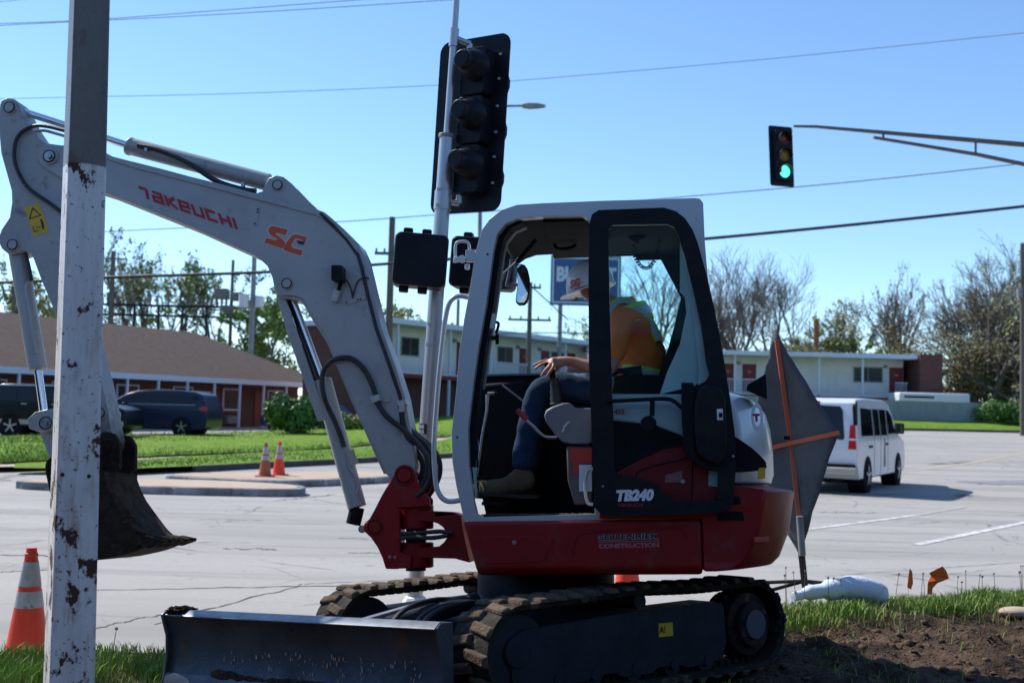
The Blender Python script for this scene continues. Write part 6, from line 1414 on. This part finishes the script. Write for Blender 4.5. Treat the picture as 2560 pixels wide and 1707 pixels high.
vehicle('van', 'white passenger van driving away on the road at the right', 'van', (cx_v.x, cx_v.y, -.25), R(90)-ph, wv, 1.0, 1.15, .10, 'whitecar',
        [('side_window', [(.42, 1.26), (1.72, 1.26), (1.72, 1.86), (.55, 1.88)]), ('side_window', [(1.82, 1.26), (2.52, 1.26), (2.52, 1.87), (1.82, 1.87)]), ('side_window', [(2.60, 1.26), (3.36, 1.26), (3.36, 1.87), (2.60, 1.87)]), ('side_window', [(3.46, 1.28), (4.42, 1.30), (4.1, 1.72), (3.75, 1.85), (3.46, 1.86)])], [1.05, 4.75], .37, wvx, bev=.06)
# ------------------------------------------------------------ buildings
def frame_m(a, c):
    """local x along the facade a->c, local y out of the facade towards the road, z up"""
    a, c = V(a), V(c); e = (c-a); L = e.length; e = e/L; n = V((e.y, -e.x)); return e, n, L
def facade(t, L, rot): pass
def wallbox(t, name, x0, x1, y0, y1, z0, z1, m, bevel=0):
    b = MB(); b.box(((x0+x1)/2, (y0+y1)/2, (z0+z1)/2), (x1-x0, y1-y0, z1-z0)); return b.build(name, M[m], t, bevel=bevel)
# low brick motel with a hipped shingle roof; facade runs back along the cross street
A_, B_2 = (-21.5-.414*16, 47-.91*16), (-12.2, 67.4)
e, n_, L = frame_m(A_, B_2)
MO = thing('motel', 'low brick motel with a brown hipped shingle roof and white eaves at the left', 'motel', (A_[0], A_[1], .0), math.atan2(e.y, e.x))
# local y: facade normal is -y because y = left of x; road side is n_ = right of e
D = 8.2
wall = wallbox(MO, 'wall', 0, L-1.0, 0, D, -.3, 2.55, 'brick')
# eave: road side at y=-1.6
ev = [(-1.0, -1.6), (L, -1.6), (L, D+1), (-1.0, D+1)]
rz0, rz1 = 2.62, 5.30; hw_ = (D+2.6)/2
b = MB(); b.add([(ev[0][0], ev[0][1], rz0), (ev[1][0], ev[1][1], rz0), (ev[2][0], ev[2][1], rz0), (ev[3][0], ev[3][1], rz0), (ev[0][0]+hw_, (ev[0][1]+ev[2][1])/2, rz1), (L-hw_*1.05, (ev[0][1]+ev[2][1])/2, rz1)],
      [(0, 1, 5, 4), (1, 2, 5), (2, 3, 4, 5), (3, 0, 4), (3, 2, 1, 0)]); roof_m = b.build('roof', M['shingle'], MO, smooth=False)
b = MB(); b.box(((ev[0][0]+L)/2, -1.61, 2.50), (L+1.0, .06, .26)); b.box((L+.01, (ev[0][1]+ev[2][1])/2, 2.50), (.06, D+2.6, .26)); b.build('fascia', M['trimwhite'], roof_m)
wallbox(MO, 'soffit', -1, L-.05, -1.55, -.02, 2.50, 2.53, 'trimwhite')
wallbox(MO, 'porch_slab', -1, L, -1.9, -.02, -.25, .08, 'tan')
x = L-2.2; k = 0
rdm = random.Random(8)
while x > 6:
    c = wallbox(MO, 'column', x-.05, x+.05, -1.55, -1.45, .08, 2.50, 'trimwhite'); x -= 2.05
x = L-1.8; k = 0
while x > 5:
    # a room: window with frame, air unit, door
    wf = wallbox(MO, 'window', x-2.2, x-.7, -.06, -.01, .95, 2.15, 'trimwhite'); wallbox(wf, 'pane', x-2.1, x-.8, -.075, -.062, 1.05, 2.07, 'windark')
    wallbox(MO, 'air_unit', x-1.95, x-.95, -.20, -.01, .25, .68, 'galv', .02)
    d = wallbox(MO, 'door', x-3.35, x-2.5, -.05, -.01, .08, 2.12, 'doorred'); wallbox(d, 'handle', x-2.62, x-2.56, -.09, -.052, 1.0, 1.06, 'steel')
    x -= 3.9
# two-storey motel: brick end block, white wing running back, long white wing across
def two_storey(name, label, a, c, z0, ups, depth=7.0, brick_ends=(0, 0), door_x=(), win_x=(), rail_x=(), col_x=(), roofover=1.3, lift=0):
    e, n_, L = frame_m(a, c); t = thing(name, label, 'motel', (a[0], a[1], z0), math.atan2(e.y, e.x))
    wallbox(t, 'lower_wall', 0, L, .0, depth, -1.2, ups-.25, 'brick'); wallbox(t, 'upper_wall', 0, L, 0, depth, ups-.02, ups+2.55, 'wallwhite')
    wallbox(t, 'walkway', -.0, L, -roofover, depth, ups-.25, ups-.03, 'doorred')
    wallbox(t, 'solid_parapet', 0, L, -roofover+.06, -roofover+.0, ups-.02, ups+.05, 'wallwhite')
    wallbox(t, 'roof', -.6, L+.4, -roofover-.25, depth+.4, ups+2.56, ups+2.86, 'trimwhite', .02)
    for x in col_x: wallbox(t, 'column', x-.06, x+.06, -roofover, -roofover+.12, ups-.02, ups+2.55, 'trimwhite'); wallbox(t, 'column', x-.06, x+.06, -roofover, -roofover+.12, -1.2, ups-.26, 'trimwhite')
    for x in door_x:
        d = wallbox(t, 'door', x-.46, x+.46, -.05, -.004, ups, ups+2.05, 'doorred'); wallbox(d, 'number_plate', x-.12, x+.12, -.06, -.052, ups+1.45, ups+1.6, 'pink')
        wallbox(t, 'wall_lamp', x-.85, x-.6, -.14, -.004, ups+2.0, ups+2.2, 'galv', .02)
    for x, w_ in win_x:
        f = wallbox(t, 'window', x-w_/2, x+w_/2, -.05, -.004, ups+1.0, ups+2.05, 'galv'); wallbox(f, 'pane', x-w_/2+.07, x-.03, -.06, -.052, ups+1.07, ups+1.98, 'windark'); wallbox(f, 'pane', x+.03, x+w_/2-.07, -.06, -.052, ups+1.07, ups+1.98, 'windark')
    for x0, x1 in rail_x:
        b = MB(); b.box(((x0+x1)/2, -roofover+.15, ups+.98), (x1-x0, .04, .05)); b.box(((x0+x1)/2, -roofover+.15, ups+.12), (x1-x0, .04, .04)); k = x0
        while k < x1: b.box((k, -roofover+.15, ups+.55), (.03, .03, .86)); k += .14
        b.build('railing', M['trimwhite'], t)
    return t, L, e
w1a, w1b = (-7.2, 60), (5.2, 77)
t1, L1, e1 = two_storey('two_storey_motel', 'white two-storey motel wing with balcony running back behind the aluminium pole', w1a, w1b, .35, 2.85, door_x=(7.2, 9.6, 13.5, 15.9, 19), win_x=((2.6, 1.5), (11.5, 1.6), (17.4, 1.6)), col_x=(.2, 4.6, 8.4, 12.4, 16.4, 20.4), rail_x=((6.4, 20.5),), depth=3.0)
b = MB(); 
for i in range(12): b.box((7.6+i*.27, -1.75, 2.65-i*.24), (.3, .9, .05))
bar(b, (7.4, -1.3, 2.75), (11.0, -1.3, -.3), .06, .25); bar(b, (7.4, -1.3, 3.7), (11.0, -1.3, .7), .05, .06); b.build('staircase', M['trimwhite'], t1)
wallbox(t1, 'brick_end', -4.6, -.01, -1.0, .8, -1.2, 5.0, 'brick'); wallbox(t1, 'end_roof', -4.8, -.65, -1.35, 1.0, 5.0, 5.28, 'trimwhite', .02)
X0, X1b = 5.6, 26.6
def fx2(px, Y=76): return (px-1280)/2800*Y-X0
t2, L2, e2 = two_storey('two_storey_motel', 'long white two-storey motel wing with red doors beyond the van and grey fence', (X0, 76), (X1b, 76), .55, 2.25, door_x=(fx2(1822), fx2(1875), fx2(2242)), win_x=((fx2(2172), 2.0), (fx2(1760), 1.8)), col_x=(fx2(1829), fx2(2036), fx2(2143), fx2(1720)), rail_x=((fx2(1812), fx2(1895)), (fx2(2226), fx2(2256))), roofover=1.4)
wallbox(t2, 'brick_end', L2+.45, L2+1.95, -1.9, 5.2, -1.2, 5.15, 'brick')
# weathered board fence and white trailer behind it
fa, fb = (16.6, 66.5), (29.6, 70.8)
e, n_, L = frame_m(fa, fb); FE = thing('board_fence', 'grey weathered board fence behind the white van', 'fence', (fa[0], fa[1], .62), math.atan2(e.y, e.x))
b = MB(); x = -4
while x < L: b.box((x+.07, 0, .95+.02*noise.noise(V((x*3, 0, 0)))), (.135, .03, 1.9)); x += .145
b.build('boards', M['fence'], FE); b = MB(); b.box((L/2-2, .05, .4), (L+4, .05, .09)); b.box((L/2-2, .05, 1.5), (L+4, .05, .09)); b.build('rails', M['fence'], FE)
t = thing('trailer', 'white trailer roof showing above the grey fence', 'trailer', (27.2, 73, 1.1))
b = MB(); b.box((0, 0, 1.25), (4.6, 2.2, 1.5)); b.build('trailer_body', M['rvwhite'], t, bevel=.12); b = MB(); b.box((-1.0, -1.12, 1.72), (1.9, .03, .14)); b.build('trailer_window', M['windark'], t); b = MB(); b.box((0, 0, .3), (4.3, 1.9, .4)); b.build('chassis', M['blackm'], t)
# teal parked car and rocks beyond the cylinder
t = vehicle('parked_car', 'teal parked car partly hidden behind the boom cylinder', 'car', ((862-1280)/2800*52, 52, .05), R(150), [(.05, .3), (0, .6), (.1, .95), (.6, 1.35), (1.4, 1.45), (2.3, 1.42), (3.0, 1.0), (4.1, .85), (4.3, .6), (4.25, .25), (.2, .25)], .88, .9, .2, 'navycar', [('side_window', [(.5, .98), (1.5, .98), (1.5, 1.33), (.75, 1.28)]), ('side_window', [(1.55, .98), (2.8, 1.0), (2.3, 1.32), (1.55, 1.34)])], [.8, 3.4], .31)

# blue motel sign on two posts
YB = 70; c = P(1464, 702, YB); SGN = thing('motel_sign', 'blue budget motel sign on tall posts seen through the cab windows', 'sign', (c.x, YB, .5)); o_ = V((c.x, YB, .5))
q0_, q1_ = P(1375, 762, YB)-o_, P(1553, 642, YB)-o_
b = MB(); b.box(((q0_.x+q1_.x)/2, 0, (q0_.z+q1_.z)/2), (q1_.x-q0_.x, .3, q1_.z-q0_.z)); fce = b.build('sign_box', M['signblue'], SGN, bevel=.03)
b = MB(); fr_ = [(q0_.x+.10, q0_.z+.12), (q1_.x-.10, q0_.z+.12), (q1_.x-.10, q1_.z-.12), (q0_.x+.10, q1_.z-.12)]; fi_ = [(q0_.x+.20, q0_.z+.22), (q1_.x-.20, q0_.z+.22), (q1_.x-.20, q1_.z-.22), (q0_.x+.20, q1_.z-.22)]
b.prism(fr_, -.165, -.152, holes=[fi_]); b.build('sign_border', M['signwhite'], fce, fix=True)
FT = Matrix(((1, 0, 0, 0), (0, 0, -1, 0), (0, 1, 0, 0), (0, 0, 0, 1)))
p = P(1391, 702, YB)-o_; me = put_text('sign_text', 'BUDGET', 1.22, Matrix.Translation((p.x, -.17, p.z)) @ FT, M['signwhite'], fce, offset=.06, width=3.75)
p = P(1424, 746, YB)-o_; me = put_text('sign_text', 'INN', 1.15, Matrix.Translation((p.x, -.17, p.z)) @ FT, M['signwhite'], fce, offset=.06, width=2.0)
for px in (1401, 1527):
    p = P(px, 760, YB)-o_; b = MB(); b.tube([(p.x, 0, p.z), (p.x, 0, -.3)], .14, 12); b.build('sign_post', M['galv'], SGN)

# utility poles
def upole(label, px, py, Y, r=.16, arm=None, boxes=(), m='wood', name='utility_pole'):
    top = P(px, py, Y); t = thing(name, label, 'utility pole', (top.x, Y, -.2), group='utility poles'); h = top.z+.2
    b = MB(); b.tube([(0, 0, 0), (0, 0, h)], [r*1.15, r*.8], 10); b.build('shaft', M[m], t)
    for az, aw_ in (arm or ()):
        b = MB(); b.box((0, -.12, h-az), (aw_, .1, .12)); ao_ = b.build('crossarm', M['wood'], t)
        for q in (-.45, -.2, .2, .45): b = MB(); b.tube([(q*aw_, -.12, h-az+.06), (q*aw_, -.12, h-az+.22)], .045, 8); b.build('insulator', M['brown'], ao_)
    for (bx_, bz_, r_, hh) in boxes:
        b = MB(); b.tube([(bx_, -.1, h-bz_-hh), (bx_, -.1, h-bz_)], r_, 14); b.build('transformer', M['galv'] if m != 'galv' else M['rvwhite'], t)
    return t
upole('thick wooden utility pole between the boom and the pedestrian signals', 981, 543, 48, .16, [(1.6, 1.4)])
upole('wooden pole rising from the substation trees right of the white post', 284, 628, 85, .22, [(.6, 2.2)])
upole('thin pole by the green tree over the motel roof', 583, 650, 88, .15, [(4.0, 3.2), (4.6, 3.0)])
upole('light grey pole with white transformer boxes behind the motel roof', 638, 594, 72, .18, boxes=((-.55, 3.7, .33, .85), (.45, 3.8, .28, .7)), m='galv')
upole('utility pole seen through the cab left of the blue sign', 1326, 706, 62, .14, [(.3, 1.2), (2.1, 2.4)], boxes=((-.4, .3, .18, .5),))
upole('tall pole at the right edge of the picture', 2556, 608, 58, .14, [(2.0, .6)], boxes=((-.2, 2.4, .14, .5),))
upole('orange-brown pole end behind the long motel wing', 2041, 797, 92, .26, m='rustpole')
upole('wooden pole left of the arm over the motel roof', 36, 720, 80, .14, [(.2, 1.6)])
upole('dark pole beside the grab rail between the trees', 1146, 748, 80, .13)

# substation steelwork with rows of insulators
SU = thing('substation', 'dark substation steelwork with rows of insulators above the motel roof', 'substation', (P(430, 800, 88).x, 88, 0)); so_ = SU.matrix_basis.translation
b = MB()
za, zb2 = P(430, 790, 88).z, P(430, 765, 88).z
xa2, xb2 = P(215, 790, 88).x-so_.x, P(640, 790, 88).x-so_.x
for z in (za, zb2): b.box(((xa2+xb2)/2, 0, z), (xb2-xa2, .3, .16))
x = xa2
while x < xb2: b.box((x, 0, zb2/2), (.16, .16, zb2)); bar(b, (x, 0, za), (x+.7, 0, zb2), .05, .05); x += 1.9
b.build('steel_frame', M['ucgrey'], SU)
x = xa2
while x < xb2:
    ins = MB(); h_ = rdm.uniform(.5, 1.1); ins.tube([(x, 0, zb2), (x, 0, zb2+h_)], .09, 6); ins.tube([(x, 0, zb2+h_*.4), (x, 0, zb2+h_*.5)], .15, 6); ins.tube([(x, 0, zb2+h_*.75), (x, 0, zb2+h_*.85)], .15, 6); ins.build('insulator', M['brown'], SU); x += rdm.choice((.35, .4, .55, .9))
for (px, py, r_) in ((555, 735, .5), (595, 742, .4), (572, 780, .6)):
    p = P(px, py, 87)-so_; b = MB(); b.box((p.x, -1, p.z), (r_*2, 1, r_*1.6)); b.build('switch_box', M['brown'], SU, bevel=.05)
p = P(288, 798, 86)-so_; b = MB(); b.add([(p.x+v.x*.22, -2+v.y*.2, p.z+v.z*.2) for v in iv], ifc); b.build('white_lamp', M['white'], SU)

# ------------------------------------------------------------ wires
def wire(label, pts, r, m='wire', name='overhead_wire'):
    q = [P(x, y, Y) for x, y, Y in pts]; o0 = q[0].copy(); b = MB(); b.tube([p-o0 for p in smooth_path(q, 8)], r, 6); o = b.build(name, M[m], None); o.matrix_basis = Matrix.Translation(o0); tag(o, label, 'wire'); return o
wire('thin grey wire crossing the top left corner, lower of two close together', [(-200, 73, 30), (0, 64, 30), (560, 36, 31), (1131, 0, 32), (1400, -20, 33)], .010, 'wirethin')
wire('thin grey wire crossing the top left corner, upper of two close together', [(-200, 64, 30), (180, 53, 30), (560, 26, 31), (903, 0, 32), (1300, -30, 33)], .010, 'wirethin')
wire('faint wire cutting the extreme top left corner', [(-200, 22, 30), (0, 5, 30), (90, -3, 30), (300, -16, 31)], .008, 'wirethin')
wire('long thin wire rising from the left behind the signal backplate to the upper right', [(-100, 250, 34), (60, 246, 34), (600, 234, 35), (1090, 214, 35), (1280, 203, 35), (1900, 150, 36), (2560, 83, 36), (2800, 58, 36)], .009, 'wirethin')
wire('thin wire from the tree tops past the backplate to the mast arm brace', [(-100, 605, 38), (255, 580, 38), (560, 566, 38), (840, 555, 39), (1110, 536, 39), (1450, 513, 39), (1735, 490, 39), (2140, 454, 38), (2540, 411, 37), (2800, 380, 37)], .015)
wire('thick black cable crossing behind the cab and rising to the right', [(-100, 710, 34), (100, 702, 34), (255, 694, 34), (670, 680, 34), (920, 663, 34), (1310, 634, 34), (1465, 622, 34), (1765, 597, 34), (2160, 559, 34), (2560, 516, 34), (2800, 488, 34)], .048)
wire('guy wire slanting down right of the pole seen through the cab', [(1328, 716, 62), (1364, 748, 62), (1420, 800, 62)], .03)
wire('low wire above the far motel roof seen through the windscreen', [(1100, 842, 66), (1330, 832, 66), (1560, 836, 66)], .03)

# ------------------------------------------------------------ trees
def branch(rec, p, d, L, r, lvl, rnd, spread, up):
    n = 3 if lvl < 2 else 2; pts = [p]; rs = [r]; q = p.copy(); dd = d.copy()
    for i in range(n):
        dd = (dd+V((rnd.gauss(0, .16), rnd.gauss(0, .16), rnd.gauss(.02, .10)))).normalized(); q = q+dd*L/n; pts.append(q.copy()); rs.append(r*(1-.42*(i+1)/n))
    rec.append((lvl, pts, rs)); return pts, rs, dd
def grow_tree(seed, H, lean=(0, 0), levels=5, spread=.55, fork=.25, up=.15, kids=(2, 3), shrink=.70):
    rnd = random.Random(seed); rec = []
    def go(p, d, L, r, lvl):
        pts, rs, dd = branch(rec, p, d, L, r, lvl, rnd, spread, up)
        if lvl >= levels: return
        nk = rnd.randint(*kids) if lvl > 1 else rnd.randint(kids[0]+1, kids[1]+1)
        for k in range(nk):
            f = 1.0 if k == 0 else rnd.uniform(.30 if lvl else .5, 1.0); i = min(len(pts)-2, int(f*(len(pts)-1))); q = pts[i].lerp(pts[i+1], min(1, f*(len(pts)-1)-i))
            az = rnd.uniform(0, 2*pi) if lvl else (2*pi*k/nk+rnd.uniform(-.4, .4)); sp_ = spread*rnd.uniform(.55, 1.25)*(.5 if k == 0 else 1)
            a = dd.orthogonal().normalized(); c = dd.cross(a); nd = (dd*cos(sp_)+(a*cos(az)+c*sin(az))*sin(sp_)+V((0, 0, up))).normalized()
            go(q, nd, L*shrink*rnd.uniform(.8, 1.2), max(.012, rs[i]*(.62 if k else .8)), lvl+1)
    go(V((0, 0, 0)), V((lean[0], lean[1], 1)).normalized(), H*.30, H*.020, 0)
    top = max(p.z for _, pts, _ in rec for p in pts); s_ = H/top
    return [(l, [p*s_ for p in pts], [r*s_ for r in rs]) for l, pts, rs in rec], rnd
def tree(name, label, px, Y, z0, H, seed, leafm=None, dens=1.0, leaf=.10, pods=False, width=1.0, group=None, **k):
    rec, rnd = grow_tree(seed, H, **k); x = (px-1280)/2800*Y; t = thing(name, label, 'tree', (x, Y, z0), group=group)
    tb, cb = MB(), MB()
    for l, pts, rs in rec:
        pts = [V((p.x*width, p.y*width, p.z)) for p in pts]
        (tb if l <= 1 else cb).tube(pts, [max(r_, .012) for r_ in rs], 6 if l <= 1 else 3, caps=False)
    tb.build('trunk', M['bark'], t, angle=180)
    cb.cur = 1
    if leafm or pods:
        for l, pts, rs in rec:
            if l < 3: continue
            for _ in range(int(dens*(3 if l < 5 else 5)+rnd.random())):
                p = pts[-1].lerp(pts[0], rnd.random()**1.5); p = V((p.x*width, p.y*width, p.z))+V((rnd.gauss(0, .12), rnd.gauss(0, .12), rnd.gauss(0, .12)))
                s_ = leaf*rnd.uniform(.6, 1.5); a = V((rnd.gauss(0, 1), rnd.gauss(0, 1), rnd.gauss(0, 1))).normalized(); c = a.orthogonal().normalized(); 
                cb.add([p-a*s_, p+c*s_*.7, p+a*s_, p-c*s_*.7], [(0, 1, 2, 3)])
    cb.build('crown', [M['bark'], M[leafm] if leafm else M['seed']], t, smooth=False); return t
BR = 'bare trees along the back'
tree('bare_tree', 'tall bare tree just right of the cab, leftmost trunk above the long motel roof', 1857, 96, .8, 14.5, 11, levels=6, spread=.50, up=.12, kids=(2, 4), width=.85)
tree('bare_tree', 'tallest bare tree with a thick trunk above the long motel roof', 1901, 98, .8, 17.2, 12, levels=6, spread=.52, up=.12, kids=(2, 4), width=1.0)
tree('bare_tree', 'bare tree leaning right behind the tip of the diamond sign', 1943, 99, .8, 15.5, 13, lean=(.16, 0), levels=6, spread=.52, up=.12, kids=(2, 4), width=.85)
tree('bare_tree', 'bare tree seen through the upper door glass of the cab', 1640, 92, .8, 15.5, 14, levels=6, spread=.5, up=.15)
tree('bare_tree', 'bare tree seen through the door glass beside the operator', 1575, 90, .8, 12.5, 15, levels=6, spread=.5, up=.15)
tree('bare_tree', 'bare tree behind the rear edge of the cab door', 1740, 94, .8, 14.0, 19, levels=6, spread=.5, up=.15)
tree('seedy_tree', 'bare tree with brown seed pods at the right end of the motel, left trunk', 2262, 93, .8, 14.2, 16, leafm=None, pods=True, dens=.14, leaf=.10, lean=(-.12, 0), levels=6, spread=.40, up=.24, width=.8)
tree('seedy_tree', 'bare tree with brown seed pods at the right end of the motel, right trunk', 2285, 95, .8, 11.5, 17, pods=True, dens=.12, leaf=.10, lean=(.22, 0), levels=6, spread=.44, up=.2)
tree('budding_tree', 'mid-height tree with thin green buds behind the long motel wing', 2110, 97, .8, 11.2, 18, leafm='leaf', dens=0.33, leaf=.12, levels=6, spread=.5)
tree('leafy_tree', 'round yellow-green tree left of the orange-brown pole', 1990, 100, .5, 8.6, 20, leafm='leaf', dens=1.30, leaf=.17, levels=6, spread=.62, up=.05, width=1.3)
tree('leafy_tree', 'low green tree right of the orange-brown pole', 2080, 104, .5, 8.8, 21, leafm='leaf2', dens=1.33, leaf=.17, levels=6, spread=.62, up=.05, width=1.3)
tree('budding_tree', 'small budding tree between the motel roof and the seed pod trees', 2190, 90, .6, 8.2, 22, leafm='leaf', dens=0.65, leaf=.12, levels=5, spread=.6)
tree('budding_tree', 'tall budding tree near the right edge, left of the tall pole', 2455, 82, .8, 13.0, 23, leafm='leaf', dens=0.23, leaf=.11, levels=6, spread=.48, up=.15)
tree('budding_tree', 'budding tree at the right edge behind the tall pole', 2560, 80, .8, 12.8, 24, leafm='leaf', dens=0.23, leaf=.11, levels=6, spread=.5, up=.12, width=1.1)
tree('gnarled_tree', 'low spreading gnarled tree with brownish foliage beside the brick end wall', 2430, 84, .6, 9.6, 25, leafm='thicket', dens=1.1, leaf=.11, levels=6, spread=.75, up=-.02, width=1.7)
tree('gnarled_tree', 'low spreading gnarled tree with dark limbs at the right edge', 2540, 80, .6, 9.2, 26, leafm='thicket', dens=1.1, leaf=.11, levels=6, spread=.75, up=-.02, width=1.8)
tree('budding_tree', 'tall tree with light green leaves right of the white post, left one of two', 340, 92, .2, 16.0, 27, leafm='leaf', dens=0.29, leaf=.11, levels=6, spread=.50, up=.12, kids=(2, 4))
tree('budding_tree', 'thinner tree with few leaves right of the white post, right one of two', 425, 94, .2, 14.0, 28, leafm='leaf', dens=0.23, leaf=.13, levels=6, spread=.50, up=.12, kids=(2, 4), width=.85)
tree('leafy_tree', 'bright green tree between two thin poles above the motel roof', 570, 96, .2, 13.6, 29, leafm='leaf2', dens=0.84, leaf=.12, levels=6, spread=.5, up=.1, width=.9)
tree('leafy_tree', 'dense green tree behind the boom cylinder at the end of the motel roof', 690, 84, .2, 11.0, 30, leafm='leaf2', dens=1.54, leaf=.15, levels=6, spread=.55, up=.08, width=1.05)
tree('budding_tree', 'pale green tree at the far left edge behind the arm', -10, 86, .2, 13.0, 31, leafm='leaf', dens=0.78, leaf=.13, levels=6, spread=.5)
tree('budding_tree', 'low tree between the arm and the white post', 105, 84, .2, 8.4, 32, leafm='leaf', dens=0.59, leaf=.12, levels=6, spread=.55)
tree('budding_tree', 'tree hidden mostly by the white post', 210, 96, .2, 12.8, 35, leafm='leaf', dens=0.52, leaf=.12, levels=6, spread=.5)
tree('leafy_tree', 'yellow-green tree behind the white motel fascia, left of the aluminium pole', 1000, 88, .3, 9.8, 33, leafm='leaf', dens=0.98, leaf=.15, levels=6, spread=.5, width=1.3)
tree('bare_tree', 'dead broken tree beside the thick wooden pole', 930, 86, .3, 11.5, 34, levels=5, spread=.5, up=.1)
tree('leafy_tree', 'yellow-green tree between the pole and the cab pillar', 1120, 90, .3, 8.6, 36, leafm='leaf', dens=0.91, leaf=.14, levels=6, spread=.5, width=1.2)
tree('bare_tree', 'bare tree seen through the cab beneath the blue sign', 1330, 100, .5, 9.0, 37, levels=6, spread=.6, up=.0, width=1.4)
tree('budding_tree', 'low tree seen through the cab beyond the sign posts', 1480, 104, .5, 9.5, 38, leafm='leaf', dens=0.33, leaf=.12, levels=6, spread=.6, up=.02, width=1.3)

for i, (px, Y, H, sd, lb) in enumerate(((2385, 88, 12.0, 41, 'brown-twigged tree just right of the brick end wall'), (2425, 92, 14.5, 42, 'tall fine-twigged tree between the brick wall and the right edge'), (2490, 86, 15.5, 43, 'tallest fine-twigged tree near the right edge'), (2535, 90, 14.5, 44, 'fine-twigged tree just left of the tall right-hand pole'))):
    tree('twiggy_tree', lb, px, Y, .8, H, sd, leafm='thicket', dens=.16, leaf=.07, levels=6, spread=.55, up=.10, kids=(2, 4), width=.95)
# unseen leaf mass added behind and around the view, blocking sky light and darkening reflections
b = MB(); rw = random.Random(77)
for i in range(26000):
    a = rw.uniform(-1.35, 1.35); r_ = rw.uniform(16, 21); x, y = r_*sin(a)*1.5, -r_*cos(a)*.8; hh = 6.0+1.8*noise.noise(V((a*5, 0, 7))); z = hh*rw.random()**.8; s_ = rw.uniform(.25, .6)
    c = V((rw.gauss(0, 1), rw.gauss(0, 1), rw.gauss(0, 1))).normalized(); u = c.orthogonal().normalized(); v = c.cross(u); p = V((x, y, z)); b.add([p-u*s_, p+v*s_, p+u*s_, p-v*s_], [(0, 1, 2, 3)])
for i in range(26000):
    a = rw.uniform(R(31), R(329)); r_ = rw.uniform(95, 108); hh = 13+3*noise.noise(V((a*6, 0, 2))); z = hh*rw.random(); s_ = rw.uniform(.8, 1.8); c = V((rw.gauss(0, 1), rw.gauss(0, 1), rw.gauss(0, 1))).normalized(); u = c.orthogonal().normalized(); v = c.cross(u)
    p = V((r_*sin(a), r_*cos(a), z)); b.add([p-u*s_, p+v*s_, p+u*s_, p-v*s_], [(0, 1, 2, 3)])
tag(b.build('sky_blocking_woods', M['skyblock'], None, smooth=False), 'unseen dark leaf mass added behind and around the viewpoint to block sky light', 'sky_blocking_woods', kind='stuff')

# bushes: many leaf-sized faces over an uneven mass
def bush(label, px, Y, z0, w_, h_, m, seed, n=5200, leaf=.07, name='bush', dep=None, kind=None):
    rnd = random.Random(seed); x = (px-1280)/2800*Y; t = thing(name, label, 'bush', (x, Y, z0)); b = MB(); dep = dep or w_*.7
    lobes = [(rnd.uniform(-.36, .36)*w_, rnd.uniform(-.3, .3)*dep, h_*rnd.uniform(.38, .68), rnd.uniform(.28, .42)) for _ in range(9)]
    for i in range(n):
        l = lobes[i % 9]; a = V((rnd.gauss(0, 1), rnd.gauss(0, 1), rnd.gauss(0, 1))).normalized(); r_ = l[3]*rnd.uniform(.55, 1.05)*(1+.25*noise.noise(a*2.5+V((seed, i % 9, 0))))
        p = V((l[0]+a.x*r_*w_*.6, l[1]+a.y*r_*dep*.7, l[2]+a.z*r_*h_*.95))
        if p.z < .02: continue
        s_ = leaf*rnd.uniform(.6, 1.5); c = (a+V((rnd.gauss(0, .5), rnd.gauss(0, .5), rnd.gauss(0, .5)))).normalized(); u = c.orthogonal().normalized(); v = c.cross(u); an = rnd.uniform(0, pi); u, v = u*cos(an)+v*sin(an), v*cos(an)-u*sin(an)
        b.add([p-u*s_, p+v*s_*.6, p+u*s_, p-v*s_*.6], [(0, 1, 2, 3)])
    b.build('foliage', M[m], t, smooth=False)
    b = MB()
    for i in range(7): a = 2*pi*i/7; b.tube([(0, 0, 0), (cos(a)*w_*.15, sin(a)*dep*.15, h_*.35), (cos(a)*w_*.3, sin(a)*dep*.3, h_*.7)], [.03, .02, .01], 5)
    b.build('stems', M['bark'], t)
bush('dense dark green bush in front of the motel, beside the boom cylinder', 742, 46.5, .05, 3.1, 1.75, 'leafd', 3, 9000, .075)
bush('yellow flowering shrub just right of the dark bush', 885, 50, .1, 1.6, 1.0, 'leaf', 4, 2600, .06)
bush('bright green shrub at the right end of the grey fence', 2520, 71, 1.0, 4.2, 1.7, 'leafd', 5, 6000, .09)
bush('brownish green thicket beyond the brick end wall', 2375, 84, .6, 8.5, 7.0, 'thicket', 6, 9000, .10)
bush('brownish green thicket under the tall trees at the right edge', 2530, 86, .6, 11, 8.5, 'thicket', 7, 11000, .11)
bush('green undergrowth behind the long motel wing', 2040, 108, .5, 22, 7.5, 'leaf2', 8, 12000, .16, dep=5)
bush('undergrowth behind the end of the low motel roof', 640, 90, .2, 12, 6.5, 'leaf2', 9, 9000, .13, dep=4)
bush('pale undergrowth below the substation steelwork', 380, 96, .2, 17, 7.0, 'leaf', 10, 9000, .13, dep=4)
